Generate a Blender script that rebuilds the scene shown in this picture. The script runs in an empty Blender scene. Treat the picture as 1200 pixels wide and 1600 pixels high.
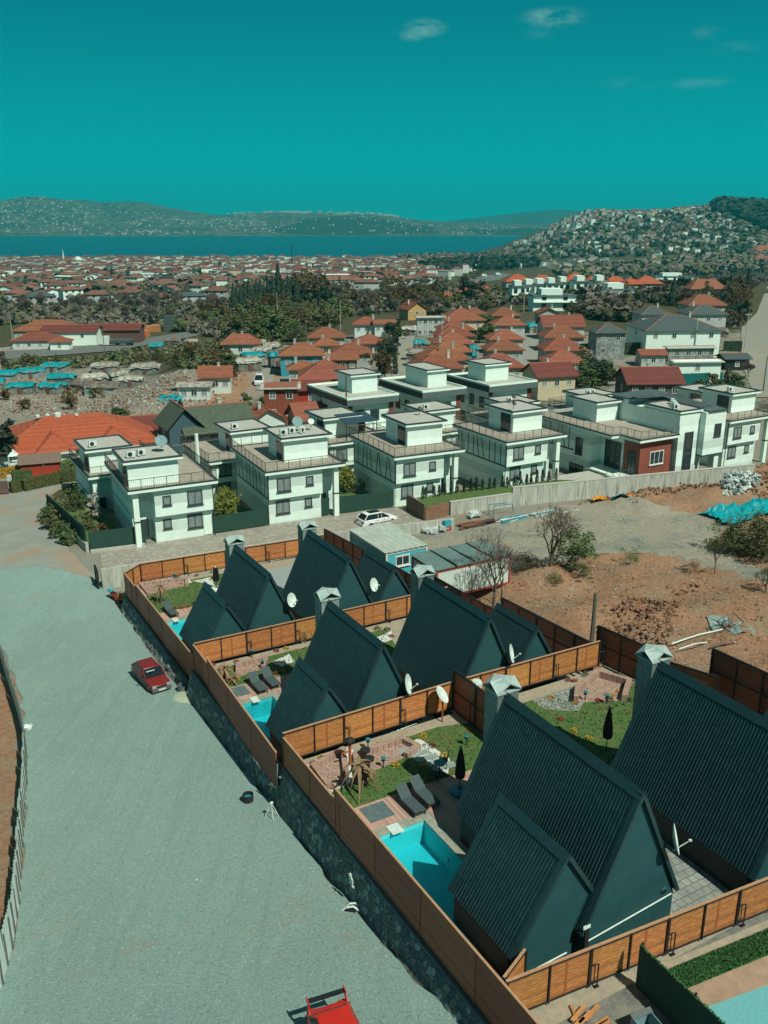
import bpy, bmesh, math, random
from mathutils import Vector, noise
SC = bpy.context.scene
COL = SC.collection
PI = math.pi
# ------------------------------------------------------------------ camera
CAMZ = 31.0; FPX = 1400.0; PITCH = math.radians(18.0)
cd = bpy.data.cameras.new('camera'); cam = bpy.data.objects.new('camera', cd); COL.objects.link(cam)
cam.location = (0, 0, CAMZ); cam.rotation_euler = (PI/2 - PITCH, 0, 0)
cd.sensor_fit = 'VERTICAL'; cd.sensor_height = 24.0; cd.lens = 24.0*FPX/1600.0
cd.clip_start = 0.5; cd.clip_end = 60000
SC.camera = cam
# ------------------------------------------------------------------ world, sun, exposure
SUN_AZ = math.radians(-48.0); SUN_EL = math.radians(52.0)      # direction towards the sun, counted from +X
wd = bpy.data.worlds.new('World'); SC.world = wd; wd.use_nodes = True
nt = wd.node_tree; nt.nodes.clear()
def N(tree, t, **kw):
    n = tree.nodes.new(t)
    for k, v in kw.items(): setattr(n, k, v)
    return n
out = N(nt, 'ShaderNodeOutputWorld'); bg = N(nt, 'ShaderNodeBackground')
sky = N(nt, 'ShaderNodeTexSky', sky_type='NISHITA'); sky.sun_disc = False
sky.sun_elevation = SUN_EL; sky.sun_rotation = math.radians(90) - SUN_AZ
sky.air_density = 1.0; sky.dust_density = 0.4; sky.ozone_density = 2.0
tc = N(nt, 'ShaderNodeTexCoord'); sep = N(nt, 'ShaderNodeSeparateXYZ')
nt.links.new(tc.outputs['Generated'], sep.inputs[0])
# teal colour of the air over the lake: tint over the physical sky, by height above the horizon
bw = N(nt, 'ShaderNodeRGBToBW'); nt.links.new(sky.outputs[0], bw.inputs[0])
ramp = N(nt, 'ShaderNodeValToRGB'); nt.links.new(sep.outputs[2], ramp.inputs[0])
er = ramp.color_ramp; er.elements[0].position = 0.0; er.elements[0].color = (0.002, 0.62, 0.62, 1)
er.elements[1].position = 1.0; er.elements[1].color = (0.075, 0.150, 0.180, 1)
for p, c in ((0.03, (0.002, 0.46, 0.475, 1)), (0.08, (0.002, 0.385, 0.41, 1)), (0.14, (0.002, 0.29, 0.335, 1)), (0.22, (0.002, 0.195, 0.250, 1)), (0.32, (0.012, 0.155, 0.200, 1)), (0.5, (0.065, 0.150, 0.185, 1))):
    e = er.elements.new(p); e.color = c
norm = N(nt, 'ShaderNodeMath', operation='MULTIPLY'); norm.inputs[1].default_value = 0.06
nt.links.new(bw.outputs[0], norm.inputs[0])
cl = N(nt, 'ShaderNodeClamp'); cl.inputs[1].default_value = 0.95; cl.inputs[2].default_value = 1.05
nt.links.new(norm.outputs[0], cl.inputs[0])
mul = N(nt, 'ShaderNodeVectorMath', operation='SCALE'); nt.links.new(ramp.outputs[0], mul.inputs[0]); nt.links.new(cl.outputs[0], mul.inputs[3])
# a few wisps of thin cloud: noise gathered around given directions
def pixdir(px, py):
    u = (px-600)/FPX; v = (py-800)/FPX; c, s = math.cos(PITCH), math.sin(PITCH)
    return Vector((u, c - v*s, -s - v*c))
acc = None
nz = N(nt, 'ShaderNodeTexNoise'); nz.inputs['Scale'].default_value = 26; nz.inputs['Detail'].default_value = 7; nz.inputs['Roughness'].default_value = .62
mp = N(nt, 'ShaderNodeMapping'); mp.inputs['Scale'].default_value = (1, 1, 3.0)
nt.links.new(tc.outputs['Generated'], mp.inputs[0]); nt.links.new(mp.outputs[0], nz.inputs['Vector'])
for (px, py, wx, wz, a) in ((664, 44, .026, .010, 1.0), (866, 27, .040, .011, .95), (1100, 52, .024, .008, .18), (1098, 129, .038, .007, .20), (990, 129, .04, .008, .12), (840, 55, .02, .008, .12), (1150, 76, .03, .01, .10), (640, 56, .022, .007, .35)):
    d = pixdir(px, py).normalized()
    sb = N(nt, 'ShaderNodeVectorMath', operation='SUBTRACT'); sb.inputs[1].default_value = d
    nt.links.new(tc.outputs['Generated'], sb.inputs[0])
    ml = N(nt, 'ShaderNodeVectorMath', operation='MULTIPLY'); ml.inputs[1].default_value = (1/wx, 1/wx, 1/wz)
    nt.links.new(sb.outputs[0], ml.inputs[0])
    ln = N(nt, 'ShaderNodeVectorMath', operation='LENGTH'); nt.links.new(ml.outputs[0], ln.inputs[0])
    mr = N(nt, 'ShaderNodeMapRange', interpolation_type='SMOOTHSTEP'); mr.inputs[1].default_value = 1.0; mr.inputs[2].default_value = 0.0
    mr.inputs[3].default_value = 0; mr.inputs[4].default_value = a; nt.links.new(ln.outputs['Value'], mr.inputs[0])
    if acc is None: acc = mr.outputs[0]
    else:
        ad = N(nt, 'ShaderNodeMath', operation='MAXIMUM'); nt.links.new(acc, ad.inputs[0]); nt.links.new(mr.outputs[0], ad.inputs[1]); acc = ad.outputs[0]
nr = N(nt, 'ShaderNodeMapRange'); nr.inputs[1].default_value = .40; nr.inputs[2].default_value = .72; nt.links.new(nz.outputs['Fac'], nr.inputs[0])
cm = N(nt, 'ShaderNodeMath', operation='MULTIPLY'); nt.links.new(acc, cm.inputs[0]); nt.links.new(nr.outputs[0], cm.inputs[1])
mx = N(nt, 'ShaderNodeMixRGB'); mx.inputs[2].default_value = (.34, .66, .56, 1)
nt.links.new(cm.outputs[0], mx.inputs[0]); nt.links.new(mul.outputs[0], mx.inputs[1])
nt.links.new(mx.outputs[0], bg.inputs[0]); bg.inputs[1].default_value = 1.0; nt.links.new(bg.outputs[0], out.inputs[0])
sl = bpy.data.lights.new('sun', 'SUN'); so = bpy.data.objects.new('sun', sl); COL.objects.link(so)
sl.energy = 4.9; sl.angle = math.radians(.53); sl.color = (1.0, 1.0, .86)
sd = Vector((math.cos(SUN_EL)*math.cos(SUN_AZ), math.cos(SUN_EL)*math.sin(SUN_AZ), math.sin(SUN_EL)))
so.rotation_euler = sd.to_track_quat('Z', 'Y').to_euler(); so.location = (60, -40, 120)
SC.view_settings.view_transform = 'Standard'; SC.view_settings.look = 'None'; SC.view_settings.gamma = 1
SC.view_settings.exposure = 0
# ------------------------------------------------------------------ helpers
TH = math.radians(29.5); CT, ST = math.cos(TH), math.sin(TH); OX, OY = 4.45, 25.4
def W(u, v): return (OX + u*CT - v*ST, OY + u*ST + v*CT)        # street grid of the estate -> world
def UV(x, y): x -= OX; y -= OY; return (x*CT + y*ST, -x*ST + y*CT)
def lerp(x, pts):
    if x <= pts[0][0]: return pts[0][1]
    for (a, p), (b, q) in zip(pts, pts[1:]):
        if x <= b: return p + (q-p)*(x-a)/(b-a)
    return pts[-1][1]
def sm(t): t = max(0., min(1., t)); return t*t*(3-2*t)
ROADZ = [(-12, 3.6), (1, 2.45), (9, 1.55), (19, .75), (35, -.3), (53, -1.05), (61, -.5), (68, 0)]
SHORE = [(1990, -9000), (1991, -1500), (2010, 0), (2260, 155), (2640, 308), (7300, 1282), (12000, 2200)]
def hill_ridge(x): return lerp(x, [(250, -52), (300, -34), (389, 3), (449, 31), (500, 47), (620, 46), (720, 54), (793, 62), (900, 58), (1100, 60), (1600, 62)])
def h(x, y):
    u, v = UV(x, y)
    y0 = 240 + 200*sm((x+20)/160.)
    z = 0
    if y > y0: z = lerp(y, [(y0, 0), (1000, -30), (1900, -47), (2000, -48.5)])
    near = lerp(v, ROADZ)
    if u > 22: near = near + (lerp(v, [(0, 3.0), (20, 1.5), (36, .5), (52, 0), (60, 0)]) - near)*sm((u-22)/8.)
    w = 1 - sm((v-60)/12.)
    z = z*(1-w) + near*w if v < 76 else z
    if v > 74 and y < 260: z -= 1.3*sm((v-74)/8.)*sm((u-2)/6.)*(1-sm((v-110)/30.))
    if x < -40 and y > 115: z -= 5*sm((-40-x)/20.)*sm((y-125)/60.)*(1-sm((y-700)/300.))        # low ground by the shanties
    if y > 1250 and x > 200:
        r = hill_ridge(x); s = sm((y-1330)/850.)*(1-sm((y-2350)/500.))
        if r > z: z += (r-z)*s
    if y > 1980:
        xs = lerp(y, SHORE)
        if x < xs: z = -58
        else: z = max(z, -49.0 + min(6, (x-xs)*.03)) if y > 2250 else max(z, -49)
    return z
def at(px, py, up=0.0):
    d = pixdir(px, py); t = 60.0
    lo, hi = 5.0, 20000.0
    t = 5.0
    while t < 20000:
        nt_ = t*1.01 + .2
        x, y, z = d.x*nt_, d.y*nt_, CAMZ + d.z*nt_
        if z <= h(x, y) + up: break
        t = nt_
    a, b = t, nt_
    for _ in range(18):
        m = (a+b)/2
        if CAMZ + d.z*m <= h(d.x*m, d.y*m) + up: b = m
        else: a = m
    return Vector((d.x*b, d.y*b, CAMZ + d.z*b - up))
def atz(px, py, z):
    d = pixdir(px, py); t = (z-CAMZ)/d.z
    return Vector((d.x*t, d.y*t, z))
MATS = {}
def mat(name, c1, c2=None, rough=.8, scale=4., bump=0., bscale=None, metal=0., thr=(.35, .65), detail=6, coords='Object', vary=0., wave=None, brick=None, spec=.4, c3=None, s3=.6, stretch=None):
    if name in MATS: return MATS[name]
    m = bpy.data.materials.new(name); m.use_nodes = True; t = m.node_tree; b = t.nodes['Principled BSDF']
    L = t.links.new
    b.inputs['Roughness'].default_value = rough; b.inputs['Metallic'].default_value = metal
    b.inputs['Specular IOR Level'].default_value = spec
    c2 = c2 or tuple(x*.82 for x in c1)
    co = N(t, 'ShaderNodeTexCoord'); src = co.outputs[coords]
    if coords == 'World':
        pass
    if stretch:
        mpn = N(t, 'ShaderNodeMapping'); mpn.inputs['Scale'].default_value = stretch; L(src, mpn.inputs[0]); src = mpn.outputs[0]
    nzn = N(t, 'ShaderNodeTexNoise'); nzn.inputs['Scale'].default_value = scale; nzn.inputs['Detail'].default_value = detail; nzn.inputs['Roughness'].default_value = .62
    L(src, nzn.inputs['Vector'])
    r = N(t, 'ShaderNodeMapRange'); r.inputs[1].default_value, r.inputs[2].default_value = thr; L(nzn.outputs['Fac'], r.inputs[0])
    mix = N(t, 'ShaderNodeMixRGB'); mix.inputs[1].default_value = (*c1, 1); mix.inputs[2].default_value = (*c2, 1); L(r.outputs[0], mix.inputs[0])
    col = mix.outputs[0]
    if c3:
        n3 = N(t, 'ShaderNodeTexNoise'); n3.inputs['Scale'].default_value = scale*s3; n3.inputs['Detail'].default_value = 5
        o3 = N(t, 'ShaderNodeMapping'); o3.inputs['Location'].default_value = (31, 17, 5); L(src, o3.inputs[0]); L(o3.outputs[0], n3.inputs['Vector'])
        r3 = N(t, 'ShaderNodeMapRange'); r3.inputs[1].default_value = .5; r3.inputs[2].default_value = .66; L(n3.outputs['Fac'], r3.inputs[0])
        m3 = N(t, 'ShaderNodeMixRGB'); m3.inputs[2].default_value = (*c3, 1); L(r3.outputs[0], m3.inputs[0]); L(col, m3.inputs[1]); col = m3.outputs[0]
    hgt = None
    if wave:                                  # (axis vector scale, colour, width): thin dark lines
        (ax, period, lc, wid) = wave
        sp = N(t, 'ShaderNodeSeparateXYZ'); L(co.outputs[coords], sp.inputs[0])
        dv = N(t, 'ShaderNodeMath', operation='DIVIDE'); dv.inputs[1].default_value = period; L(sp.outputs[ax], dv.inputs[0])
        fr = N(t, 'ShaderNodeMath', operation='FRACT'); L(dv.outputs[0], fr.inputs[0])
        lt = N(t, 'ShaderNodeMath', operation='LESS_THAN'); lt.inputs[1].default_value = wid; L(fr.outputs[0], lt.inputs[0])
        mw = N(t, 'ShaderNodeMixRGB'); mw.inputs[2].default_value = (*lc, 1); L(lt.outputs[0], mw.inputs[0]); L(col, mw.inputs[1])
        fl = N(t, 'ShaderNodeMath', operation='FLOOR'); L(dv.outputs[0], fl.inputs[0])
        wn = N(t, 'ShaderNodeTexWhiteNoise', noise_dimensions='1D'); L(fl.outputs[0], wn.inputs['W'])
        wr = N(t, 'ShaderNodeMapRange'); wr.inputs[3].default_value = .8; wr.inputs[4].default_value = 1.15; L(wn.outputs['Value'], wr.inputs[0])
        sc_ = N(t, 'ShaderNodeVectorMath', operation='SCALE'); L(mw.outputs[0], sc_.inputs[0]); L(wr.outputs[0], sc_.inputs[3]); col = sc_.outputs[0]
        hgt = lt.outputs[0]
    if brick:
        (bs, bw_, bh, mo, lc) = brick
        bt = N(t, 'ShaderNodeTexBrick'); bt.inputs['Scale'].default_value = bs; bt.inputs['Brick Width'].default_value = bw_; bt.inputs['Row Height'].default_value = bh
        bt.inputs['Mortar Size'].default_value = mo; bt.inputs['Mortar'].default_value = (*lc, 1); bt.inputs['Bias'].default_value = 0
        L(src, bt.inputs['Vector']); L(col, bt.inputs['Color1'])
        dk = N(t, 'ShaderNodeVectorMath', operation='SCALE'); dk.inputs[3].default_value = .8; L(col, dk.inputs[0]); L(dk.outputs[0], bt.inputs['Color2'])
        col = bt.outputs['Color']
    if vary:
        oi = N(t, 'ShaderNodeObjectInfo'); hs = N(t, 'ShaderNodeHueSaturation')
        v1 = N(t, 'ShaderNodeMapRange'); v1.inputs[3].default_value = 1-vary; v1.inputs[4].default_value = 1+vary; L(oi.outputs['Random'], v1.inputs[0])
        L(v1.outputs[0], hs.inputs['Value']); L(col, hs.inputs['Color']); col = hs.outputs[0]
        v2 = N(t, 'ShaderNodeMapRange'); v2.inputs[3].default_value = .498; v2.inputs[4].default_value = .5+.015
        wn2 = N(t, 'ShaderNodeTexWhiteNoise', noise_dimensions='1D'); L(oi.outputs['Random'], wn2.inputs['W']); L(wn2.outputs['Value'], v2.inputs[0]); L(v2.outputs[0], hs.inputs['Hue'])
    L(col, b.inputs['Base Color'])
    if bump or hgt:
        nb = N(t, 'ShaderNodeTexNoise'); nb.inputs['Scale'].default_value = bscale or scale*3; nb.inputs['Detail'].default_value = 5
        L(src, nb.inputs['Vector']); bp = N(t, 'ShaderNodeBump'); bp.inputs['Strength'].default_value = 1; bp.inputs['Distance'].default_value = bump or .01
        L(nb.outputs['Fac'], bp.inputs['Height']); L(bp.outputs[0], b.inputs['Normal'])
    MATS[name] = m; return m
def tag(o, label=None, cat=None, group=None, kind=None):
    if label: o['label'] = label
    if cat: o['category'] = cat
    if group: o['group'] = group
    if kind: o['kind'] = kind
    return o
def empty(name, loc=(0, 0, 0), rz=0., label=None, cat=None, group=None):
    o = bpy.data.objects.new(name, None); COL.objects.link(o); o.location = loc; o.rotation_euler = (0, 0, rz); o.empty_display_size = .3
    return tag(o, label, cat, group)
class MB:
    def __init__(s): s.v = []; s.f = []; s.mi = []; s.m = 0
    def add(s, pts, faces):
        b = len(s.v); s.v += [tuple(p) for p in pts]; s.f += [tuple(i+b for i in f) for f in faces]; s.mi += [s.m]*len(faces); return s
    def poly(s, *pts): return s.add(pts, [tuple(range(len(pts)))])
    def box(s, x0, y0, z0, x1, y1, z1):
        if x0 > x1: x0, x1 = x1, x0
        if y0 > y1: y0, y1 = y1, y0
        if z0 > z1: z0, z1 = z1, z0
        return s.add([(x0, y0, z0), (x1, y0, z0), (x1, y1, z0), (x0, y1, z0), (x0, y0, z1), (x1, y0, z1), (x1, y1, z1), (x0, y1, z1)],
                     [(0, 3, 2, 1), (4, 5, 6, 7), (0, 1, 5, 4), (1, 2, 6, 5), (2, 3, 7, 6), (3, 0, 4, 7)])
    def obox(s, c, sx, sy, sz, rz=0, rx=0, ry=0):
        from mathutils import Euler
        e = Euler((rx, ry, rz)).to_matrix(); c = Vector(c)
        P = [c + e @ Vector((a*sx/2, b*sy/2, d*sz/2)) for d in (-1, 1) for a, b in ((-1, -1), (1, -1), (1, 1), (-1, 1))]
        return s.add(P, [(0, 3, 2, 1), (4, 5, 6, 7), (0, 1, 5, 4), (1, 2, 6, 5), (2, 3, 7, 6), (3, 0, 4, 7)])
    def prism(s, pts, z0, z1):
        n = len(pts); zf = z0 if callable(z0) else (lambda x, y: z0)
        P = [(x, y, zf(x, y)) for x, y in pts] + [(x, y, z1) for x, y in pts]
        return s.add(P, [tuple(range(n))[::-1], tuple(range(n, 2*n))] + [(i, (i+1) % n, n+(i+1) % n, n+i) for i in range(n)])
    def tube(s, p0, p1, r0, r1=None, n=6, cap=True):
        r1 = r0 if r1 is None else r1
        p0, p1 = Vector(p0), Vector(p1); d = (p1-p0)
        if d.length < 1e-6: return s
        q = d.to_track_quat('Z', 'Y')
        A = [p0 + q @ Vector((r0*math.cos(2*PI*i/n), r0*math.sin(2*PI*i/n), 0)) for i in range(n)]
        B = [p1 + q @ Vector((r1*math.cos(2*PI*i/n), r1*math.sin(2*PI*i/n), 0)) for i in range(n)]
        F = [(i, (i+1) % n, n+(i+1) % n, n+i) for i in range(n)]
        if cap: F += [tuple(range(n))[::-1], tuple(range(n, 2*n))]
        return s.add(A+B, F)
    def path(s, pts, r, n=5):
        for a, b in zip(pts, pts[1:]): s.tube(a, b, r, r, n)
        return s
    def lathe(s, c, prof, n=16, q=None):
        c = Vector(c); P = []
        for r, z in prof:
            for i in range(n):
                p = Vector((r*math.cos(2*PI*i/n), r*math.sin(2*PI*i/n), z)); P.append(c + (q @ p if q else p))
        F = [(k*n+i, k*n+(i+1) % n, (k+1)*n+(i+1) % n, (k+1)*n+i) for k in range(len(prof)-1) for i in range(n)]
        F += [tuple(range(n))[::-1], tuple(range((len(prof)-1)*n, len(prof)*n))]
        return s.add(P, F)
    def build(s, name, m, parent=None, label=None, cat=None, group=None, kind=None, smooth=False, loc=None, rz=0):
        me = bpy.data.meshes.new(name); me.from_pydata(s.v, [], s.f)
        ms = m if isinstance(m, (list, tuple)) else [m]
        for q in ms: me.materials.append(q)
        if len(ms) > 1: me.polygons.foreach_set('material_index', s.mi)
        if smooth: me.polygons.foreach_set('use_smooth', [True]*len(me.polygons))
        me.update(); o = bpy.data.objects.new(name, me); COL.objects.link(o)
        if parent is not None: o.parent = parent
        if loc is not None: o.location = loc
        if rz: o.rotation_euler = (0, 0, rz)
        return tag(o, label, cat, group, kind)
def kids(o): return [c for c in bpy.data.objects if c.parent == o]
KC = {}
def copy_tree(o, loc=None, rz=None, label=None, group=None, scale=None, parent=None):
    c = o.copy(); COL.objects.link(c)
    if parent is not None: c.parent = parent
    if loc is not None: c.location = loc
    if rz is not None: c.rotation_euler = (0, 0, rz)
    if scale is not None: c.scale = scale
    if label: c['label'] = label
    if group: c['group'] = group
    if o.name not in KC: KC[o.name] = kids(o)
    for ch in KC[o.name]: copy_tree(ch, parent=c)
    return c
ORD = ['first', 'second', 'third', 'fourth', 'fifth', 'sixth', 'seventh', 'eighth', 'ninth', 'tenth', 'eleventh', 'twelfth', 'thirteenth', 'fourteenth', 'fifteenth', 'sixteenth', 'seventeenth', 'eighteenth', 'nineteenth', 'twentieth', 'twenty-first', 'twenty-second', 'twenty-third', 'twenty-fourth']
# ------------------------------------------------------------------ materials
WHITE = mat('white_render', (.66, .80, .73), (.59, .72, .66), rough=.75, scale=1.5, bump=.003, bscale=60, wave=(2, 1.0, (.56, .66, .59), .012))
WHITE2 = mat('white_paint', (.72, .86, .77), (.65, .78, .70), rough=.6, scale=2)
TRIM = mat('anthracite_trim', (.03, .042, .05), (.045, .06, .068), rough=.45, scale=3)
TERR = mat('terrace_tiles', (.40, .36, .29), (.33, .30, .25), rough=.8, scale=2, brick=(1, .6, .6, .012, (.25, .23, .2)))
CONC = mat('concrete', (.46, .48, .42), (.33, .345, .30), rough=.9, scale=1.6, bump=.01, bscale=20, stretch=(2.2, 2.2, .18), c3=(.20, .21, .185), s3=1.5)
CONC2 = mat('pale_concrete', (.42, .43, .37), (.33, .34, .30), rough=.9, scale=2, bump=.006, bscale=30)
GLASS = mat('dark_glass', (.015, .03, .036), (.03, .05, .055), rough=.08, scale=2, spec=.7)
CURT = mat('curtained_pane', (.25, .30, .28), (.12, .17, .17), rough=.25, scale=3, stretch=(6, 6, .4))
FRAME = mat('window_frame', (.045, .055, .055), rough=.5)
WFRAME = mat('white_window_frame', (.65, .68, .63), rough=.5)
RAIL = mat('railing_metal', (.10, .085, .07), rough=.5, metal=.3)
TILE = mat('clay_roof_tiles', (.29, .082, .044), (.19, .056, .034), rough=.8, scale=1.3, bump=.03, bscale=7, vary=.15, c3=(.15, .075, .05), s3=2.2, wave=(2, .155, (.17, .045, .028), .22))
TILEB = mat('bright_roof_tiles', (.40, .092, .036), (.32, .072, .030), rough=.75, scale=1.3, bump=.02, bscale=8, wave=(2, .085, (.28, .055, .02), .25), c3=(.33, .075, .035), s3=2)
TILED = mat('dark_red_roof_tiles', (.17, .042, .028), (.12, .032, .024), rough=.8, scale=2, bump=.02, bscale=8, wave=(2, .13, (.08, .022, .017), .22))
SLATE = mat('grey_roof_shingles', (.075, .105, .105), (.05, .075, .077), rough=.8, scale=2, bump=.01, bscale=12, wave=(2, .14, (.04, .06, .06), .2))
GREENR = mat('mossy_roof_shingles', (.075, .10, .065), (.05, .07, .05), rough=.85, scale=2, bump=.01, bscale=12)
ROOFC = mat('corrugated_roof_sheet', (.012, .040, .045), (.008, .031, .036), rough=.42, scale=1.2, bump=.001, bscale=40, spec=.4, c3=(.016, .048, .053), s3=3)
ROOFF = mat('roof_flashing', (.016, .046, .052), (.012, .036, .041), rough=.4, scale=3, spec=.5)
GABLE = mat('dark_teal_render', (.013, .070, .076), (.010, .055, .061), rough=.7, scale=1.2, bump=.004, bscale=30, thr=(.3, .7))
BLACKW = mat('black_side_wall', (.012, .018, .02), rough=.6)
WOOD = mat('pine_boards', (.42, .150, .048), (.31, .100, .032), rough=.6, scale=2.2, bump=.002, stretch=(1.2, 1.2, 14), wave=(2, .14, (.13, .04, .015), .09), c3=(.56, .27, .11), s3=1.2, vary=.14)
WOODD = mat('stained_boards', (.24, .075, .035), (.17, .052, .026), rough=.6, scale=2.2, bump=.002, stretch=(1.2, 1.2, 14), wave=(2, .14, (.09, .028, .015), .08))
WOODR = mat('weathered_brown_boards', (.40, .095, .052), (.30, .070, .040), rough=.6, scale=2, stretch=(1.2, 1.2, 14), wave=(2, .14, (.08, .03, .02), .09), bump=.002, vary=.14)
BATTEN = mat('wood_batten', (.36, .10, .032), rough=.6)
RAILW = mat('pale_wood_rail', (.44, .25, .14), rough=.6)
STEEL = mat('dark_steel', (.028, .028, .028), rough=.5, metal=.3)
CHIM = mat('chimney_stone_cladding', (.26, .36, .34), (.15, .22, .21), rough=.85, scale=5, bump=.02, bscale=14, brick=(1, .42, .16, .012, (.10, .14, .14)))
CHIMC = mat('chimney_cap_metal', (.36, .46, .43), (.28, .36, .34), rough=.5, scale=3)
DISH = mat('dish_white', (.60, .70, .64), (.48, .57, .53), rough=.5, scale=3)
PIPEM = mat('white_pipe', (.62, .72, .66), rough=.5)
GRASSM = mat('lawn_grass', (.045, .105, .022), (.075, .135, .035), rough=.9, scale=3, bump=.03, bscale=30, c3=(.11, .12, .04), s3=.7)
GRASSF = mat('artificial_turf', (.035, .115, .03), (.05, .15, .042), rough=.9, scale=12, bump=.03, bscale=45)
DECK = mat('composite_deck_boards', (.46, .30, .235), (.39, .245, .195), rough=.7, scale=1.5, stretch=(8, 1, 1), wave=(0, .14, (.14, .075, .06), .08))
COPING = mat('pool_coping', (.33, .35, .28), (.26, .28, .23), rough=.7, scale=2, brick=(1, .5, .5, .02, (.2, .2, .17)))
POOLT = mat('pool_mosaic', (.035, .52, .56), (.02, .40, .46), rough=.4, scale=9, brick=(3, .3, .3, .03, (.08, .6, .62)))
POOLD = mat('pale_blue_pool_shell', (.11, .33, .35), (.15, .40, .41), rough=.5, scale=14)
STONEP = mat('pink_block_paving', (.42, .285, .225), (.34, .225, .18), rough=.85, scale=3, brick=(1, .4, .2, .014, (.16, .11, .09)))
PEBB = mat('white_pebbles', (.70, .74, .68), (.42, .45, .42), rough=.8, scale=16, bump=.04, bscale=22)
SLAB = mat('grey_stepping_slab', (.27, .32, .30), (.22, .26, .25), rough=.8, scale=4)
MATG = mat('grey_mat', (.07, .11, .115), (.11, .16, .165), rough=.9, scale=3)
PAVER = mat('checkered_pavers', (.30, .33, .29), (.20, .22, .20), rough=.8, scale=2, brick=(1, .4, .4, .02, (.09, .1, .09)))
FABD = mat('dark_sling_fabric', (.055, .085, .09), (.04, .062, .066), rough=.8, scale=8)
BLACK = mat('black_plastic', (.012, .014, .016), rough=.5)
TEALP = mat('teal_plastic', (.02, .20, .24), (.015, .15, .18), rough=.4, scale=3)
BARK = mat('bark', (.14, .105, .08), (.08, .06, .048), rough=.9, scale=8)
TWIG = mat('bare_twigs', (.17, .135, .105), (.105, .085, .07), rough=.95, scale=3, vary=.2)
LEAFG = mat('green_leaves', (.062, .100, .030), (.095, .135, .042), rough=.8, scale=2.5, vary=.3)
LEAFO = mat('olive_leaves', (.115, .118, .042), (.078, .085, .034), rough=.85, scale=2.5, vary=.3)
LEAFD = mat('dark_conifer_leaves', (.018, .036, .022), (.030, .052, .03), rough=.9, scale=2, vary=.25)
LEAFY = mat('yellow_green_leaves', (.20, .21, .03), (.09, .13, .025), rough=.8, scale=4)
LEAFP = mat('pale_blossom', (.42, .38, .34), (.26, .24, .21), rough=.9, scale=3)
LEAFR = mat('rust_leaves', (.13, .085, .035), (.09, .062, .03), rough=.9, scale=3, vary=.2)
FLR = mat('red_shrub', (.30, .05, .03), (.16, .03, .02), rough=.8, scale=8)
FLY = mat('yellow_shrub', (.52, .32, .02), (.30, .24, .02), rough=.8, scale=8)
PALMM = mat('dry_palm_fronds', (.26, .17, .10), (.17, .12, .06), rough=.9, scale=6)
TARP = mat('turquoise_tarpaulin', (.0, .33, .35), (.0, .20, .22), rough=.45, scale=2, bump=.08, bscale=1.5, vary=.12)
SHACKW = mat('shack_scrap_walls', (.30, .30, .26), (.13, .10, .08), rough=.9, scale=1.2, vary=.3, c3=(.05, .18, .2), s3=2)
SCRAP = mat('scrap_sheet_roof', (.42, .44, .38), (.16, .14, .12), rough=.8, scale=1.2, vary=.25)
GREENF = mat('green_mesh_screen', (.016, .060, .043), (.012, .045, .033), rough=.85, scale=2, stretch=(6, 6, .5), bump=.004)
RUST = mat('rusty_brown_sheet', (.18, .12, .08), (.12, .085, .06), rough=.8, scale=1, stretch=(5, 5, .6))
SIDING = mat('teal_blue_wall', (.03, .30, .35), (.025, .25, .3), rough=.7, scale=2, vary=.1)
CREAM = mat('cream_wall', (.50, .43, .30), (.42, .36, .26), rough=.8, scale=1.5, vary=.15)
PALEW = mat('pale_wall', (.46, .50, .46), (.34, .38, .36), rough=.85, scale=1, vary=.2)
GREYW = mat('unpainted_block_wall', (.25, .28, .27), (.15, .175, .17), rough=.9, scale=1.5, brick=(1, .8, .3, .02, (.12, .14, .14)), c3=(.36, .38, .36), s3=.8)
BRICKR = mat('red_brick', (.27, .065, .035), (.20, .05, .03), rough=.85, scale=3, brick=(1, .25, .08, .008, (.30, .2, .15)))
REDP = mat('red_panel', (.35, .045, .022), (.28, .035, .02), rough=.6, scale=2)
REDCAR = mat('faded_red_car_paint', (.19, .015, .013), (.16, .013, .012), rough=.32, scale=1.5, spec=.6)
REDCAR2 = mat('bright_red_car_paint', (.50, .022, .010), (.46, .02, .01), rough=.22, scale=1.5, spec=.6)
WCAR = mat('white_car_paint', (.72, .76, .72), rough=.25, spec=.6)
CGLASS = mat('car_glass', (.01, .018, .022), rough=.06, spec=.8)
TYRE = mat('tyre_rubber', (.012, .012, .012), rough=.9)
CHROME = mat('bright_metal', (.6, .66, .64), rough=.25, metal=.6)
BUMPER = mat('grey_bumper_plastic', (.10, .115, .115), rough=.6)
ORANGE = mat('orange_plastic', (.75, .20, .01), (.6, .15, .01), rough=.5, scale=3)
LUMBER = mat('fresh_cut_timber', (.48, .22, .085), (.36, .15, .06), rough=.8, scale=4, stretch=(1, 1, 9), vary=.15)
POLEM = mat('weathered_pole', (.13, .12, .10), (.09, .085, .075), rough=.9, scale=3)
POLEC = mat('pale_pole', (.40, .43, .40), rough=.8)
RUBB = mat('white_rubble_bags', (.52, .58, .54), (.28, .33, .32), rough=.8, scale=1.5)
BLUEP = mat('light_blue_panel', (.07, .42, .50), (.06, .36, .44), rough=.5, scale=2)
ROCKM = mat('earth_clods', (.27, .165, .105), (.20, .12, .078), rough=.95, scale=3)
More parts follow.
